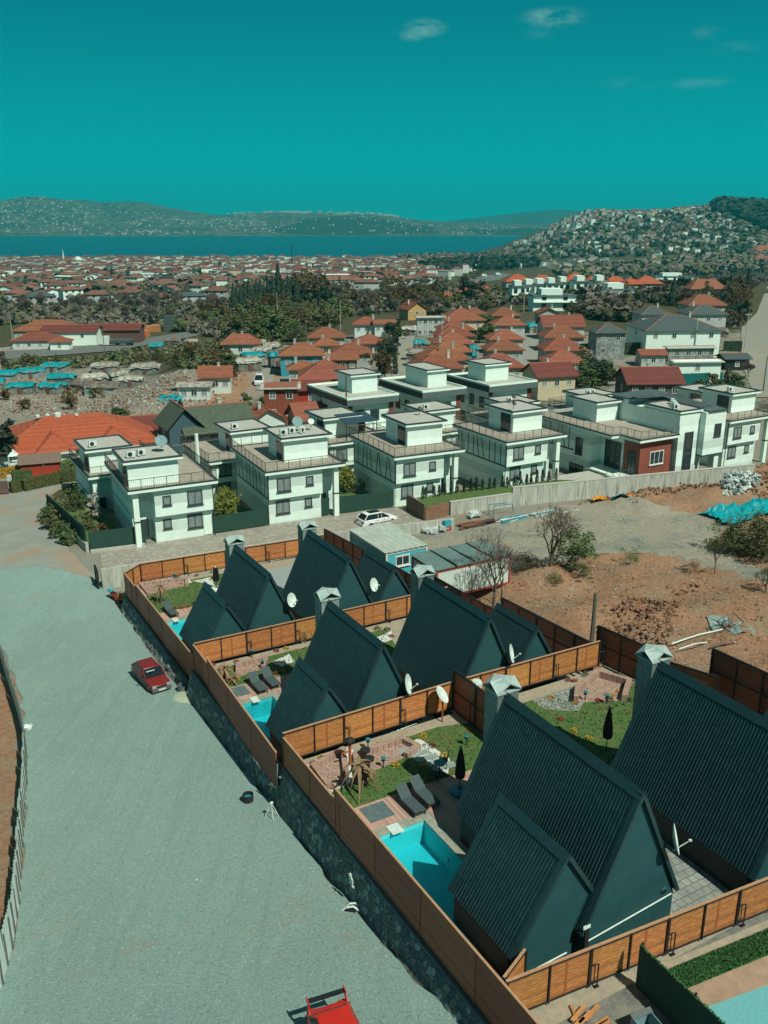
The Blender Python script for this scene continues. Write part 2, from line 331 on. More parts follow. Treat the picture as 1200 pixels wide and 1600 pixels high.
# stone of the retaining wall: irregular blocks
def stone_mat():
    m = bpy.data.materials.new('rubble_stone_wall'); m.use_nodes = True; t = m.node_tree; b = t.nodes['Principled BSDF']; L = t.links.new
    co = N(t, 'ShaderNodeTexCoord'); vo = N(t, 'ShaderNodeTexVoronoi', feature='F1'); vo.inputs['Scale'].default_value = 3.6; L(co.outputs['Object'], vo.inputs['Vector'])
    ve = N(t, 'ShaderNodeTexVoronoi', feature='DISTANCE_TO_EDGE'); ve.inputs['Scale'].default_value = 3.6; L(co.outputs['Object'], ve.inputs['Vector'])
    bw_ = N(t, 'ShaderNodeRGBToBW'); L(vo.outputs['Color'], bw_.inputs[0])
    r = N(t, 'ShaderNodeValToRGB'); r.color_ramp.elements[0].color = (.075, .125, .135, 1); r.color_ramp.elements[1].color = (.26, .33, .32, 1); r.color_ramp.elements[0].position = .2; r.color_ramp.elements[1].position = .8
    e = r.color_ramp.elements.new(.62); e.color = (.19, .18, .15, 1); L(bw_.outputs[0], r.inputs[0])
    mr = N(t, 'ShaderNodeMapRange'); mr.inputs[2].default_value = .05; L(ve.outputs['Distance'], mr.inputs[0])
    mx = N(t, 'ShaderNodeMixRGB'); mx.inputs[1].default_value = (.16, .20, .19, 1); L(mr.outputs[0], mx.inputs[0]); L(r.outputs[0], mx.inputs[2]); L(mx.outputs[0], b.inputs['Base Color'])
    bp = N(t, 'ShaderNodeBump'); bp.inputs['Distance'].default_value = .08; L(mr.outputs[0], bp.inputs['Height']); L(bp.outputs[0], b.inputs['Normal']); b.inputs['Roughness'].default_value = .9
    return m
STONE = stone_mat()
def gravel_mat(name, c1, c2, c3, c4):
    m = bpy.data.materials.new(name); m.use_nodes = True; t = m.node_tree; b = t.nodes['Principled BSDF']; L = t.links.new
    co = N(t, 'ShaderNodeTexCoord'); O = co.outputs['Object']
    def nz_(s, d=6, ro=.6, st=None):
        n = N(t, 'ShaderNodeTexNoise'); n.inputs['Scale'].default_value = s; n.inputs['Detail'].default_value = d; n.inputs['Roughness'].default_value = ro
        if st:
            q = N(t, 'ShaderNodeMapping'); q.inputs['Scale'].default_value = st; q.inputs['Rotation'].default_value = (0, 0, -TH); L(O, q.inputs[0]); L(q.outputs[0], n.inputs['Vector'])
        else: L(O, n.inputs['Vector'])
        return n.outputs['Fac']
    def mixc(f, a, bcol, lo, hi):
        r = N(t, 'ShaderNodeMapRange'); r.inputs[1].default_value = lo; r.inputs[2].default_value = hi; L(f, r.inputs[0])
        x = N(t, 'ShaderNodeMixRGB'); L(r.outputs[0], x.inputs[0])
        if isinstance(a, tuple): x.inputs[1].default_value = (*a, 1)
        else: L(a, x.inputs[1])
        x.inputs[2].default_value = (*bcol, 1); return x.outputs[0]
    c = mixc(nz_(.12, 4), c1, c2, .42, .62)
    c = mixc(nz_(.5, 5, .6, (1.6, .35, 1)), c, c3, .56, .74)
    c = mixc(nz_(.55, 6, .7, (3.2, .10, 1)), c, tuple(x*.86 for x in c2), .54, .78)
    c = mixc(nz_(.2, 9, .75), c, c4, .57, .74)
    c = mixc(nz_(8, 3, .85), c, tuple(x*.42 for x in c1), .54, .72)
    c = mixc(nz_(12, 2, .85), c, tuple(min(.8, x*1.8) for x in c1), .57, .74)
    L(c, b.inputs['Base Color']); b.inputs['Roughness'].default_value = .95; b.inputs['Specular IOR Level'].default_value = .2
    bp = N(t, 'ShaderNodeBump'); bp.inputs['Distance'].default_value = .06; L(nz_(6, 5, .85), bp.inputs['Height']); L(bp.outputs[0], b.inputs['Normal'])
    return m
GRAVEL = gravel_mat('grey_green_gravel', (.205, .305, .275), (.185, .28, .252), (.235, .33, .30), (.235, .24, .19))
PAVE = mat('worn_street_paving', (.27, .25, .20), (.21, .20, .165), rough=.9, scale=.7, bump=.006, bscale=12, c3=(.32, .31, .27), s3=3)
ASPH = mat('asphalt', (.135, .15, .14), (.10, .115, .11), rough=.9, scale=.6, bump=.004, bscale=10, c3=(.18, .18, .155), s3=2)
ROADL = mat('pale_dusty_road', (.25, .265, .225), (.20, .22, .19), rough=.95, scale=.4, c3=(.27, .215, .155), s3=.8)
# ground: zones painted as vertex colours (R red earth, G green cover, B grey rubble, A gravel)
def ground_mat():
    m = bpy.data.materials.new('ground_earth'); m.use_nodes = True; t = m.node_tree; b = t.nodes['Principled BSDF']; L = t.links.new
    co = N(t, 'ShaderNodeTexCoord'); O = co.outputs['Object']
    at_ = N(t, 'ShaderNodeAttribute'); at_.attribute_name = 'zone'; sp = N(t, 'ShaderNodeSeparateColor'); L(at_.outputs['Color'], sp.inputs[0])
    def nz_(s, d=6, ro=.6):
        n = N(t, 'ShaderNodeTexNoise'); n.inputs['Scale'].default_value = s; n.inputs['Detail'].default_value = d; n.inputs['Roughness'].default_value = ro; L(O, n.inputs['Vector']); return n.outputs['Fac']
    def two(s, a, c, lo=.4, hi=.62, d=7):
        r = N(t, 'ShaderNodeMapRange'); r.inputs[1].default_value = lo; r.inputs[2].default_value = hi; L(nz_(s, d, .68), r.inputs[0])
        x = N(t, 'ShaderNodeMixRGB'); L(r.outputs[0], x.inputs[0])
        for i, q in ((1, a), (2, c)):
            if isinstance(q, tuple): x.inputs[i].default_value = (*q, 1)
            else: L(q, x.inputs[i])
        return x.outputs[0]
    edge = nz_(.28, 8, .7)
    def over(base, col, ch):
        a = N(t, 'ShaderNodeMath', operation='ADD'); L(ch, a.inputs[0]); L(edge, a.inputs[1])
        r = N(t, 'ShaderNodeMapRange'); r.inputs[1].default_value = .92; r.inputs[2].default_value = 1.08; L(a.outputs[0], r.inputs[0])
        x = N(t, 'ShaderNodeMixRGB'); L(r.outputs[0], x.inputs[0]); L(base, x.inputs[1]); L(col, x.inputs[2]); return x.outputs[0]
    base = two(.15, two(1.5, (.26, .235, .18), (.20, .18, .14)), (.23, .24, .20))
    rub = two(1.1, two(3.5, (.24, .21, .165), (.33, .31, .26), .5, .6), (.10, .075, .055), .56, .66)
    grn = two(.05, two(.4, (.045, .058, .022), (.075, .075, .035)), two(.6, (.10, .085, .055), (.06, .05, .035)), .42, .6)
    red = two(.35, two(2.2, (.36, .205, .122), (.26, .145, .083)), two(3, (.34, .25, .17), (.24, .175, .115)), .44, .64)
    red = two(4.5, red, (.12, .075, .05), .56, .72)
    gra = two(.22, two(2.5, (.33, .30, .23), (.27, .255, .20)), (.17, .20, .18), .50, .68)
    c = over(base, rub, sp.outputs[2]); c = over(c, grn, sp.outputs[1]); c = over(c, red, sp.outputs[0]); c = over(c, gra, at_.outputs['Alpha'])
    L(c, b.inputs['Base Color']); b.inputs['Roughness'].default_value = .95; b.inputs['Specular IOR Level'].default_value = .15
    bp = N(t, 'ShaderNodeBump'); bp.inputs['Distance'].default_value = .22; L(nz_(1.6, 9, .78), bp.inputs['Height']); L(bp.outputs[0], b.inputs['Normal'])
    return m
GROUND = ground_mat()
# ------------------------------------------------------------------ terrain
def pip(x, y, P):
    c = False; n = len(P)
    for i in range(n):
        x1, y1 = P[i]; x2, y2 = P[i-1]
        if (y1 > y) != (y2 > y) and x < (x2-x1)*(y-y1)/(y2-y1)+x1: c = not c
    return c
def PX(*pts): return [(p.x, p.y) for p in (at(a, b) for a, b in pts)]
ZR = [PX((690, 905), (740, 893), (800, 893), (860, 880), (960, 866), (1060, 872), (1130, 890), (1205, 915), (1330, 1000), (1330, 1500), (1200, 1160), (1000, 1020), (900, 985), (790, 940), (690, 925)),
      PX((900, 792), (960, 772), (1060, 752), (1205, 728), (1330, 730), (1330, 830), (1205, 815), (1090, 800), (1000, 800)),
      PX((-400, 985), (-10, 1000), (33, 1093), (38, 1187), (33, 1267), (26, 1413), (10, 1483), (-20, 1540), (-400, 1700)),
      PX((322, 640), (345, 600), (385, 575), (392, 600), (372, 640), (340, 650)), PX((395, 590), (420, 575), (440, 585), (430, 605), (400, 612))]
ZR2 = PX((-60, 775), (55, 790), (72, 850), (20, 885), (-60, 890))
ZG = [PX((-60, 535), (150, 552), (250, 533), (350, 528), (480, 480), (700, 470), (560, 520), (440, 540), (380, 590), (300, 578), (180, 566), (100, 578), (-60, 592)),
      PX((1130, 830), (1210, 800), (1230, 880), (1160, 885), (1120, 862)), PX((880, 868), (1000, 862), (1010, 880), (900, 885)), PX((60, 760), (130, 730), (130, 800), (80, 800)), PX((170, 645), (215, 648), (208, 662), (180, 662))]
ZB = [PX((-60, 596), (90, 580), (330, 576), (420, 560), (470, 560), (440, 600), (330, 660), (250, 668), (-60, 668))]
ZA = [PX((640, 852), (700, 832), (760, 818), (860, 793), (930, 785), (1000, 795), (1100, 805), (1120, 830), (1110, 860), (1210, 900), (1210, 915), (1130, 888), (1060, 868), (960, 862), (860, 876), (800, 888), (740, 886), (690, 896))]
def mound(x, y):
    u, v = UV(x, y)
    if u < 23 or v > 60 or v < -25: return 0
    if not (pip(x, y, ZR[0]) or pip(x, y, ZR[1])): return 0
    n = noise.fractal(Vector((x*.16, y*.16, 3)), 1.0, 2.1, 6); r = abs(noise.noise(Vector((x*.5, y*.5, 9))))
    k = 1.0 if pip(x, y, ZR[0]) else .9
    z = k*(.15 + 1.25*n - .7*r) + .5*max(0, noise.noise(Vector((x*.11, y*.11, 6))))**.5
    if pip(x, y, ZR[1]):                     # berm of dug earth against the concrete wall
        z += .9*max(0, 1-abs(v-(48.5-.06*(u-60)))/4.0)
    return z*sm((u-23)/3)
def axis(lo, hi, d0, d1, g, dmin):
    a = [0.0]; d = dmin; x = d0
    out_ = [d0]
    while x > lo: x -= d; d = d*g; out_.append(x)
    out_.reverse(); x = d0
    while x < d1: x += dmin; out_.append(x)
    d = dmin
    while x < hi: x += d; d *= g; out_.append(x)
    return out_
xs = axis(-14000, 16000, -60, 75, 1.05, 1.1); ys = axis(-70, 1900, -6, 125, 1.025, 1.1)
ys = [y for y in ys if y < 1960] + [1975 + 12*i for i in range(26)] + [2300 + 45*i for i in range(28)] + [3650, 4000, 4500, 5200, 6200, 7500, 9000, 11600]
nx, ny = len(xs), len(ys); V = []; ZC = []
for y in ys:
    for x in xs:
        u, v = UV(x, y); z = h(x, y)
        if 20 < u < 120 and -25 < v < 60: z += mound(x, y)
        if y > 300: z += noise.fractal(Vector((x*.006, y*.006, 0)), 1., 2., 3)*(.6 if z > -56 else 0)
        if y > 1330 and x > 200 and z > -30: z += noise.fractal(Vector((x*.008, y*.008, 4)), 1., 2., 5)*7
        if -2.3 < u < 24 and -3 < v < 57: z = min(z, h(x, y)-.15)
        V.append((x, y, z))
        R_, G_, B_, A_ = 0, 0, 0, 0
        if y < 330:
            if any(pip(x, y, P) for P in ZR): R_ = 1
            elif pip(x, y, ZR2): R_ = .46
            if any(pip(x, y, P) for P in ZB): B_ = 1
            if any(pip(x, y, P) for P in ZG): G_ = .75
            if any(pip(x, y, P) for P in ZA): A_ = 1; R_ = 0
            if R_ == 0 and A_ == 0 and u > 22 and v < 40: R_ = .6
        if y > 230 and not B_ and G_ == 0: G_ = sm((y-230)/60.)*.8
        if v > 74 and y < 260 and R_ == 0 and B_ == 0: G_ = max(G_, .45)
        ZC += [R_, G_, B_, A_]
me = bpy.data.meshes.new('ground')
me.from_pydata(V, [], [(j*nx+i, j*nx+i+1, (j+1)*nx+i+1, (j+1)*nx+i) for j in range(ny-1) for i in range(nx-1)])
ca = me.color_attributes.new('zone', 'FLOAT_COLOR', 'POINT'); ca.data.foreach_set('color', ZC)
me.materials.append(GROUND); me.polygons.foreach_set('use_smooth', [True]*len(me.polygons)); me.update()
tag(bpy.data.objects.new('ground', me), kind='structure'); COL.objects.link(bpy.data.objects['ground'])
def drape(name, pts, m, dz=.05, res=2., kind='structure', jag=0., hf=None, label=None, cat=None, skirt=0, group=None):
    hf = hf or h
    if jag:
        q = []
        for i in range(len(pts)):
            (x1, y1), (x2, y2) = pts[i], pts[(i+1) % len(pts)]
            n = max(1, int(math.hypot(x2-x1, y2-y1)/1.2))
            for k in range(n):
                x, y = x1+(x2-x1)*k/n, y1+(y2-y1)*k/n
                q.append((x+jag*noise.noise(Vector((x*.9, y*.9, 1))), y+jag*noise.noise(Vector((x*.9, y*.9, 7)))))
        pts = q
    bm = bmesh.new(); f = bm.faces.new([bm.verts.new((x, y, 0)) for x, y in pts]); f.normal_update()
    if f.normal.z < 0: f.normal_flip()
    X = [p[0] for p in pts]; Y = [p[1] for p in pts]
    for lo, hi, ax in ((min(X), max(X), 0), (min(Y), max(Y), 1)):
        n = int((hi-lo)/res)
        for k in range(1, n+1):
            co = Vector((0, 0, 0)); co[ax] = lo+(hi-lo)*k/(n+1); no = Vector((0, 0, 0)); no[ax] = 1
            bmesh.ops.bisect_plane(bm, geom=bm.verts[:]+bm.edges[:]+bm.faces[:], plane_co=co, plane_no=no)
    bmesh.ops.triangulate(bm, faces=bm.faces[:])
    for v in bm.verts: v.co.z = hf(v.co.x, v.co.y)+dz
    me = bpy.data.meshes.new(name); bm.to_mesh(me); bm.free(); me.materials.append(m)
    o = bpy.data.objects.new(name, me); COL.objects.link(o)
    return tag(o, label, cat, group, kind)
wallb = [W(-1.32, v) for v in (-16, 0, 8, 17, 30, 45, 55.8)]
drape('gravel_road', PX((-60, 1010), (0, 1008), (36, 1093), (41, 1187), (38, 1267), (32, 1413), (20, 1483), (0, 1530), (-260, 1750)) + [W(-30, -16)] + wallb + PX((176, 918), (150, 900), (110, 880), (60, 876), (15, 884), (-60, 880)), GRAVEL, .06, 2., jag=.4)
drape('paved_street', [W(-1.2, 58.6), W(10, 58.1), W(22, 57.6), W(33.5, 56.6), W(33.0, 64.3), W(21, 65.2), W(11, 65.6), W(0, 65.9)], PAVE, .05, 2.)
drape('village_road', PX((-80, 762), (0, 764), (70, 758), (132, 744), (134, 752), (84, 772), (66, 800), (100, 850), (128, 884), (150, 905), (60, 884), (0, 892), (-80, 892)), ROADL, .07, 2., jag=.3)
drape('street', PX((585, 600), (597, 585), (612, 560), (622, 530), (630, 518), (652, 514), (648, 530), (640, 560), (632, 600)), ROADL, .12, 4.)
drape('side_street', PX((806, 585), (815, 560), (818, 530), (822, 519), (846, 519), (847, 540), (848, 560), (846, 585)), ROADL, .12, 4.)
drape('highway', PX((-40, 551), (60, 547), (180, 537), (300, 518), (360, 508), (362, 514), (300, 527), (180, 549), (60, 559), (-40, 566)), ASPH, .25, 6.)
drape('service_road', PX((150, 568), (190, 556), (240, 546), (262, 546), (210, 561), (165, 575)), ROADL, .15, 5.)
drape('far_highway', PX((690, 455), (712, 444), (735, 435), (785, 427), (800, 429), (745, 443), (722, 455), (705, 468)), ASPH, .4, 14.)
drape('hill_highway', PX((905, 398), (925, 396), (935, 403), (925, 410), (918, 408), (922, 402)), ROADL, 1.2, 14.)
drape('hill_road', PX((1180, 622), (1170, 600), (1158, 560), (1158, 512), (1182, 490), (1194, 460), (1202, 444), (1300, 444), (1300, 622)), ROADL, .15, 4., jag=.4)
drape('yard', PX((-10, 545), (40, 540), (110, 534), (220, 524), (226, 530), (150, 541), (60, 547), (-10, 551)), PAVE, .15, 6.)
drape('shanty_lane', PX((400, 610), (402, 590), (415, 575), (430, 570), (428, 590), (425, 612)), ROADL, .12, 4.)
# ------------------------------------------------------------------ lake and far shore
WATER = mat('lake_water', (.0, .10, .14), (.0, .088, .125), rough=.45, scale=.01, bump=1.0, bscale=.08, spec=.25)
MB().poly((-30000, 1850, -50), (3000, 1850, -50), (3000, 11700, -50), (-30000, 11700, -50)).build('lake', WATER, kind='structure')
HILLM = mat('scrub_hillside', (.075, .078, .050), (.028, .042, .030), rough=.95, scale=.004, thr=(.42, .56), detail=10, c3=(.16, .15, .11), s3=6)
FORM = mat('wooded_hillside', (.010, .022, .018), (.022, .038, .026), rough=.95, scale=.01)
FAINT = mat('distant_ridge', (.05, .07, .06), rough=1, scale=.002)
def zat(py, Y): v = (py-800)/FPX; c, s = math.cos(PITCH), math.sin(PITCH); return CAMZ + Y*(-s - v*c)/(c - v*s)
def range_(name, prof, Y0, Y1, m, rough, step=60, label=None):
    c = math.cos(PITCH)
    P = [((px-600)/FPX*Y1/1.045, zat(py, Y1)) for px, py in prof]
    xs_ = []; x = P[0][0]
    while x < P[-1][0]: xs_.append(x); x += step
    nr_ = 22; Vv = []
    for j in range(nr_+1):
        s = j/(nr_-3.)
        for x in xs_:
            zr = lerp(x, P); y = Y0 + (Y1-Y0)*s + 90*noise.noise(Vector((x*.0012, s*2, 5)))
            k = s if s < 1 else max(0, 2-s)
            n = noise.fractal(Vector((x*.0016, y*.0011, 2)), 1., 2.1, 7)
            z = -51 + (zr+51)*(sm(k*.9+.1)*.75+k*.25 if k > 0 else 0) + rough*n*math.sin(PI*min(1, k))*(zr+51)/100 + (rough*.10*noise.fractal(Vector((x*.006, 0, 8)), 1., 2., 4) if s >= .9 else 0)
            Vv.append((x, y, z))
    n_ = len(xs_)
    b = MB(); b.v = Vv; b.f = [(j*n_+i, j*n_+i+1, (j+1)*n_+i+1, (j+1)*n_+i) for j in range(nr_) for i in range(n_-1)]; b.mi = [0]*len(b.f)
    return b.build(name, m, kind='structure', smooth=True)
far_hills = range_('hills', [(-700, 330), (-200, 328), (0, 322), (60, 314), (130, 312), (180, 318), (215, 316), (255, 322), (300, 330), (345, 336), (400, 334), (440, 333), (500, 332), (560, 333), (600, 336), (650, 343), (720, 348), (800, 350), (860, 350), (960, 350)], 5200, 7600, HILLM, 38)
range_('wooded_hills', [(325, 367), (360, 361), (400, 357), (440, 350), (480, 342), (530, 337), (590, 340), (640, 350), (700, 356), (760, 358), (830, 356), (900, 358)], 5250, 6300, FORM, 14)
range_('distant_hills', [(640, 352), (700, 345), (760, 338), (830, 330), (870, 327), (920, 330), (990, 333), (1040, 331), (1100, 329), (1200, 330), (1300, 333)], 9600, 11200, FAINT, 20, 150)
# ------------------------------------------------------------------ A-frame estate
from mathutils import Quaternion, Matrix
def WL(u, v, z): x, y = W(u, v); return (x, y, z)
def slope_mb(x0, x1, z0, z1, y0, y1, per=.165, amp=.034, th=.05):
    # corrugated plane from ridge (x0,z0) to eave (x1,z1), ribs run down the slope
    b = MB(); n = Vector((z0-z1, 0, abs(x1-x0))).normalized();
    if x1 < x0: n.x = -abs(n.x)
    prof = []; y = y0; k = 0
    while y < y1:
        prof += [(y, 0), (y+per*.55, 0), (y+per*.68, amp), (y+per*.87, amp)]; y += per
    prof = [(min(a, y1), c) for a, c in prof] + [(y1, 0)]
    seg = 4; m = len(prof)
    for i in range(seg+1):
        f = i/seg; bx, bz = x0+(x1-x0)*f, z0+(z1-z0)*f
        b.v += [(bx+n.x*c, a, bz+n.z*c) for a, c in prof]
    for i in range(seg):
        for j in range(m-1): b.f.append((i*m+j, i*m+j+1, (i+1)*m+j+1, (i+1)*m+j)); b.mi.append(0)
    o = len(b.v); b.v += [(x0-n.x*th, y0, z0-n.z*th), (x0-n.x*th, y1, z0-n.z*th), (x1-n.x*th, y1, z1-n.z*th), (x1-n.x*th, y0, z1-n.z*th)]
    b.f += [(o, o+1, o+2, o+3)]; b.mi += [0]
    # fixing screws
    s_ = max(3, int((y1-y0)/1.2))
    for i in range(1, 5):
        f = i/5.; bx, bz = x0+(x1-x0)*f, z0+(z1-z0)*f
        for j in range(s_):
            yy = y0+per*.77+per*round((j+.5)*(y1-y0)/s_/per)
            if yy < y1-.1: c = Vector((bx, yy, bz))+n*(amp+.004); b.obox(c, .035, .035, .02)
    return b
def gable_roof_parts(root, ur, y0, y1, zr, ze, hw, g, wing=False, hide=None, backwin=False):
    for s in (-1, 1):
        slope_mb(ur, ur+s*hw, zr, ze, y0, y1).build('roof_slope', ROOFC, root)
        n = Vector((s*(zr-ze), 0, hw)).normalized(); d = Vector((s*hw, 0, ze-zr)).normalized()
        for (ya, yb) in ((y0-.05, y0+.22), (y1-.22, y1+.05)):      # verge flashing on both edges
            f = MB()
            A = Vector((ur, 0, zr)); Bp = Vector((ur+s*hw, 0, ze))
            P = []
            for base in (A, Bp):
                for off in (-.12, .045):
                    for yy in (ya, yb): P.append(Vector((base.x, yy, base.z))+n*off)
            f.add(P, [(0, 1, 3, 2), (4, 6, 7, 5), (2, 3, 7, 6), (0, 4, 5, 1), (0, 2, 6, 4), (1, 5, 7, 3)])
            f.build('verge_flashing', ROOFF, root)
    r = MB()
    for s in (-1, 1):
        n = Vector((s*(zr-ze), 0, hw)).normalized(); d = Vector((s*hw, 0, ze-zr)).normalized()
        A = Vector((ur, 0, zr))+Vector((0, 0, .075)); B = Vector((ur, 0, zr))+d*.38+n*.058
        r.add([(A.x, y0-.05, A.z), (A.x, y1+.05, A.z), (B.x, y1+.05, B.z), (B.x, y0-.05, B.z), (A.x, y0-.05, A.z-.07), (A.x, y1+.05, A.z-.07), (B.x-n.x*.05, y1+.05, B.z-n.z*.05), (B.x-n.x*.05, y0-.05, B.z-n.z*.05)],
              [(0, 1, 2, 3), (3, 2, 6, 7), (0, 3, 7, 4), (1, 5, 6, 2)])
    r.build('ridge_cap', ROOFF, root)
    i = .14; k = (zr-ze)/hw; zt = zr-.18
    def gp(yf, yb):
        w = hw-.14
        b = MB(); b.add([(ur-w, yf, g), (ur+w, yf, g), (ur+w, yf, ze-.1), (ur, yf, zt), (ur-w, yf, ze-.1), (ur-w, yb, g), (ur+w, yb, g), (ur+w, yb, ze-.1), (ur, yb, zt), (ur-w, yb, ze-.1)],
                        [(0, 1, 2, 3, 4), (9, 8, 7, 6, 5), (0, 5, 6, 1), (1, 6, 7, 2), (0, 4, 9, 5), (2, 7, 8, 3), (3, 8, 9, 4)]); return b
    gp(y0+.12, y0+.3).build('gable_wall', GABLE, root)
    gb = gp(y1-.35, y1-.2).build('gable_wall', GABLE, root)
    if backwin:
        f = MB(); f.box(ur-1.5, y1-.2, g+.1, ur+1.5, y1-.12, g+2.5); w = f.build('window', FRAME, root)
        p = MB(); p.box(ur-1.42, y1-.13, g+.18, ur-.04, y1-.10, g+2.42); p.box(ur+.04, y1-.13, g+.18, ur+1.42, y1-.10, g+2.42); p.build('pane', GLASS, w)
    for s in (-1, 1):
        if hide == s: continue
        b = MB(); x = ur+s*(hw-.16); b.box(x-.08, y0+.3, g, x+.08, y1-.35, ze-.06); b.build('side_wall', BLACKW, root)
def chimney_mb(root, uc, vc, z0, z1, wx=1.2, wy=1.0):
    b = MB(); b.box(uc-wx/2, vc-wy/2, z0, uc+wx/2, vc+wy/2, z1); c = b.build('chimney', CHIM, root)
    k = MB(); k.box(uc-wx*.36, vc-wy*.36, z1+.001, uc+wx*.36, vc+wy*.36, z1+.12); k.build('flue_dark_box', BLACK, c)  # solid black box stands in for the dark inside the cap openings
    p = MB(); a, d = wx/2+.1, wy/2+.1; zl, zm, zc = z1+.06, z1+.46, z1+.52
    for sx in (-1, 1):
        for sy in (-1, 1):
            for dz in (0, -.04):
                q = [(uc+sx*a, vc+sy*d, zl+dz), (uc, vc+sy*d, zm+dz), (uc, vc, zc+dz), (uc+sx*a, vc, zm+dz)]
                p.poly(*(q if (sx*sy > 0) == (dz == 0) else q[::-1]))
    for sx in (-1, 1):
        for sy in (-1, 1): p.box(uc+sx*(a-.02), vc+sy*(d-.02), z1, uc+sx*(a-.08), vc+sy*(d-.08), zl)
    p.build('chimney_cap', CHIMC, c)
    f = MB(); f.box(uc-wx/2-.06, vc-wy/2-.06, z1-.04, uc+wx/2+.06, vc+wy/2+.06, z1+.03); f.build('chimney_rim', CHIMC, c)
def a_frame(label, g, ur, v0, v1, zr, ze, hw, wur, wv0, wv1, wzr, wze, whw, pipe=True):
    T = empty('a_frame_house', WL(ur, v0, g), TH, label, 'house', 'dark A-frame holiday houses')
    # local coordinates: x from the main ridge, y from the front gable, z from the garden level
    Zr, Ze = zr-g, ze-g
    sd = 1 if wur > ur else -1
    gable_roof_parts(T, 0, 0, v1-v0, Zr, Ze, hw, 0, backwin=True)
    chimney_mb(T, .12, v1-v0+.45, 0, Zr+.02)
    wx = wur-ur; gable_roof_parts(T, wx, wv0-v0, wv1-v0, wzr-g, wze-g, whw, 0, hide=-sd)
    if pipe:
        y = .06; zz = .9
        xa = -hw+.2 if sd > 0 else wx-whw+.3
        b = MB(); b.tube((wx if sd < 0 else 0, min(y, wv0-v0+.06), zz-.05), (xa, min(y, wv0-v0+.06), zz-.12), .03); b.tube((hw-.3, y, zz+.35), (-hw+.4, y, zz), .03)
        b.path([(-hw+.4, y, zz), (-hw+.3, y-.05, zz+.15), (-hw+.15, y-.02, zz+.75)], .03); b.build('white_conduit', PIPEM, T)
        xv = -hw+.2 if sd < 0 else hw-.2
        j = MB(); j.box(xv-.10, y-.16, zz-.25, xv+.10, y, zz+.75); e = j.build('meter_box', STEEL, T)
        k = MB()
        for q in range(5): k.lathe((xv-.14+.07*q, y-.1, zz+.78), [(.03, 0), (.05, .04), (.03, .08), (.05, .12), (.02, .18)], 8)
        k.build('insulator', DISH, e)
    q = MB(); q.lathe((hw*.72, .1, 1.55), [(.17, 0), (.12, .05), (.10, .05)], 12, Quaternion((1, 0, 0), PI/2)); vv = q.build('wall_vent', GABLE, T)
    q = MB(); q.lathe((hw*.72, .045, 1.55), [(.09, 0), (.09, .01)], 12, Quaternion((1, 0, 0), PI/2)); q.build('vent_hole', BLACK, vv)
    return T
G1, G2, G3 = 3.3, 1.7, .4
a_frame('large dark A-frame house nearest the camera, closed parasol and pool on its left', G1, 6.6, .6, 9.3, 10.3, 4.7, 2.6, 3.35, .95, 5.2, 8.5, 4.7, 2.45)
a_frame('dark A-frame house cut off by the right edge of the picture', G1, 15.1, -.6, 8.1, 10.3, 4.7, 2.75, 18.6, -.3, 4.2, 8.5, 4.7, 2.45)
a_frame('dark A-frame house behind the nearest one, its lower wing beside the middle pool', G2, 5.75, 18.95+.35, 26.2, 8.7, 3.1, 2.6, 2.4, 19.4, 23.2, 6.95, 3.1, 2.25)
a_frame('dark A-frame house in the middle plot with a low wing on its right', G2, 13.0, 19.2, 26.6, 8.7, 3.1, 2.6, 16.9, 19.5, 23.7, 7.0, 3.1, 2.3)
a_frame('dark A-frame house of the farthest plot with a small wing beside a closed parasol', G3, 5.5, 35.1, 42.0, 7.4, 1.9, 2.5, 2.3, 35.4, 39.9, 5.65, 1.9, 2.2)
a_frame('dark A-frame house of the farthest plot in front of the light blue cabin', G3, 11.85, 35.1, 42.4, 7.4, 1.9, 2.6, 15.9, 35.4, 40.0, 5.7, 1.9, 2.3)
# ---- garden terraces (the ground of the three plots, with holes for the pools)
POOLS = [(G1, .40, 3.50, 3.4, 11.2, -.45, 23.3, -1.0, 18.72), (G2, .40, 2.80, 22.2, 28.55, -.45, 22.4, 18.72, 34.6), (G3, .40, 2.70, 39.5, 45.7, -.45, 20.6, 34.6, 54.2)]
PAVEG = mat('garden_concrete', (.34, .29, .21), (.26, .23, .17), rough=.9, scale=2, bump=.004, bscale=20, c3=(.24, .23, .18), s3=2)
for (g, pu0, pu1, pv0, pv1, u0, u1, v0, v1) in POOLS:
    b = MB(); zb = g-2.6
    b.box(u0, v0, zb, pu0, v1, g); b.box(pu1, v0, zb, u1, v1, g); b.box(pu0, v0, zb, pu1, pv0, g); b.box(pu0, pv1, zb, pu1, v1, g)
    b.build('garden_terrace', PAVEG, kind='structure', loc=WL(0, 0, 0), rz=TH)
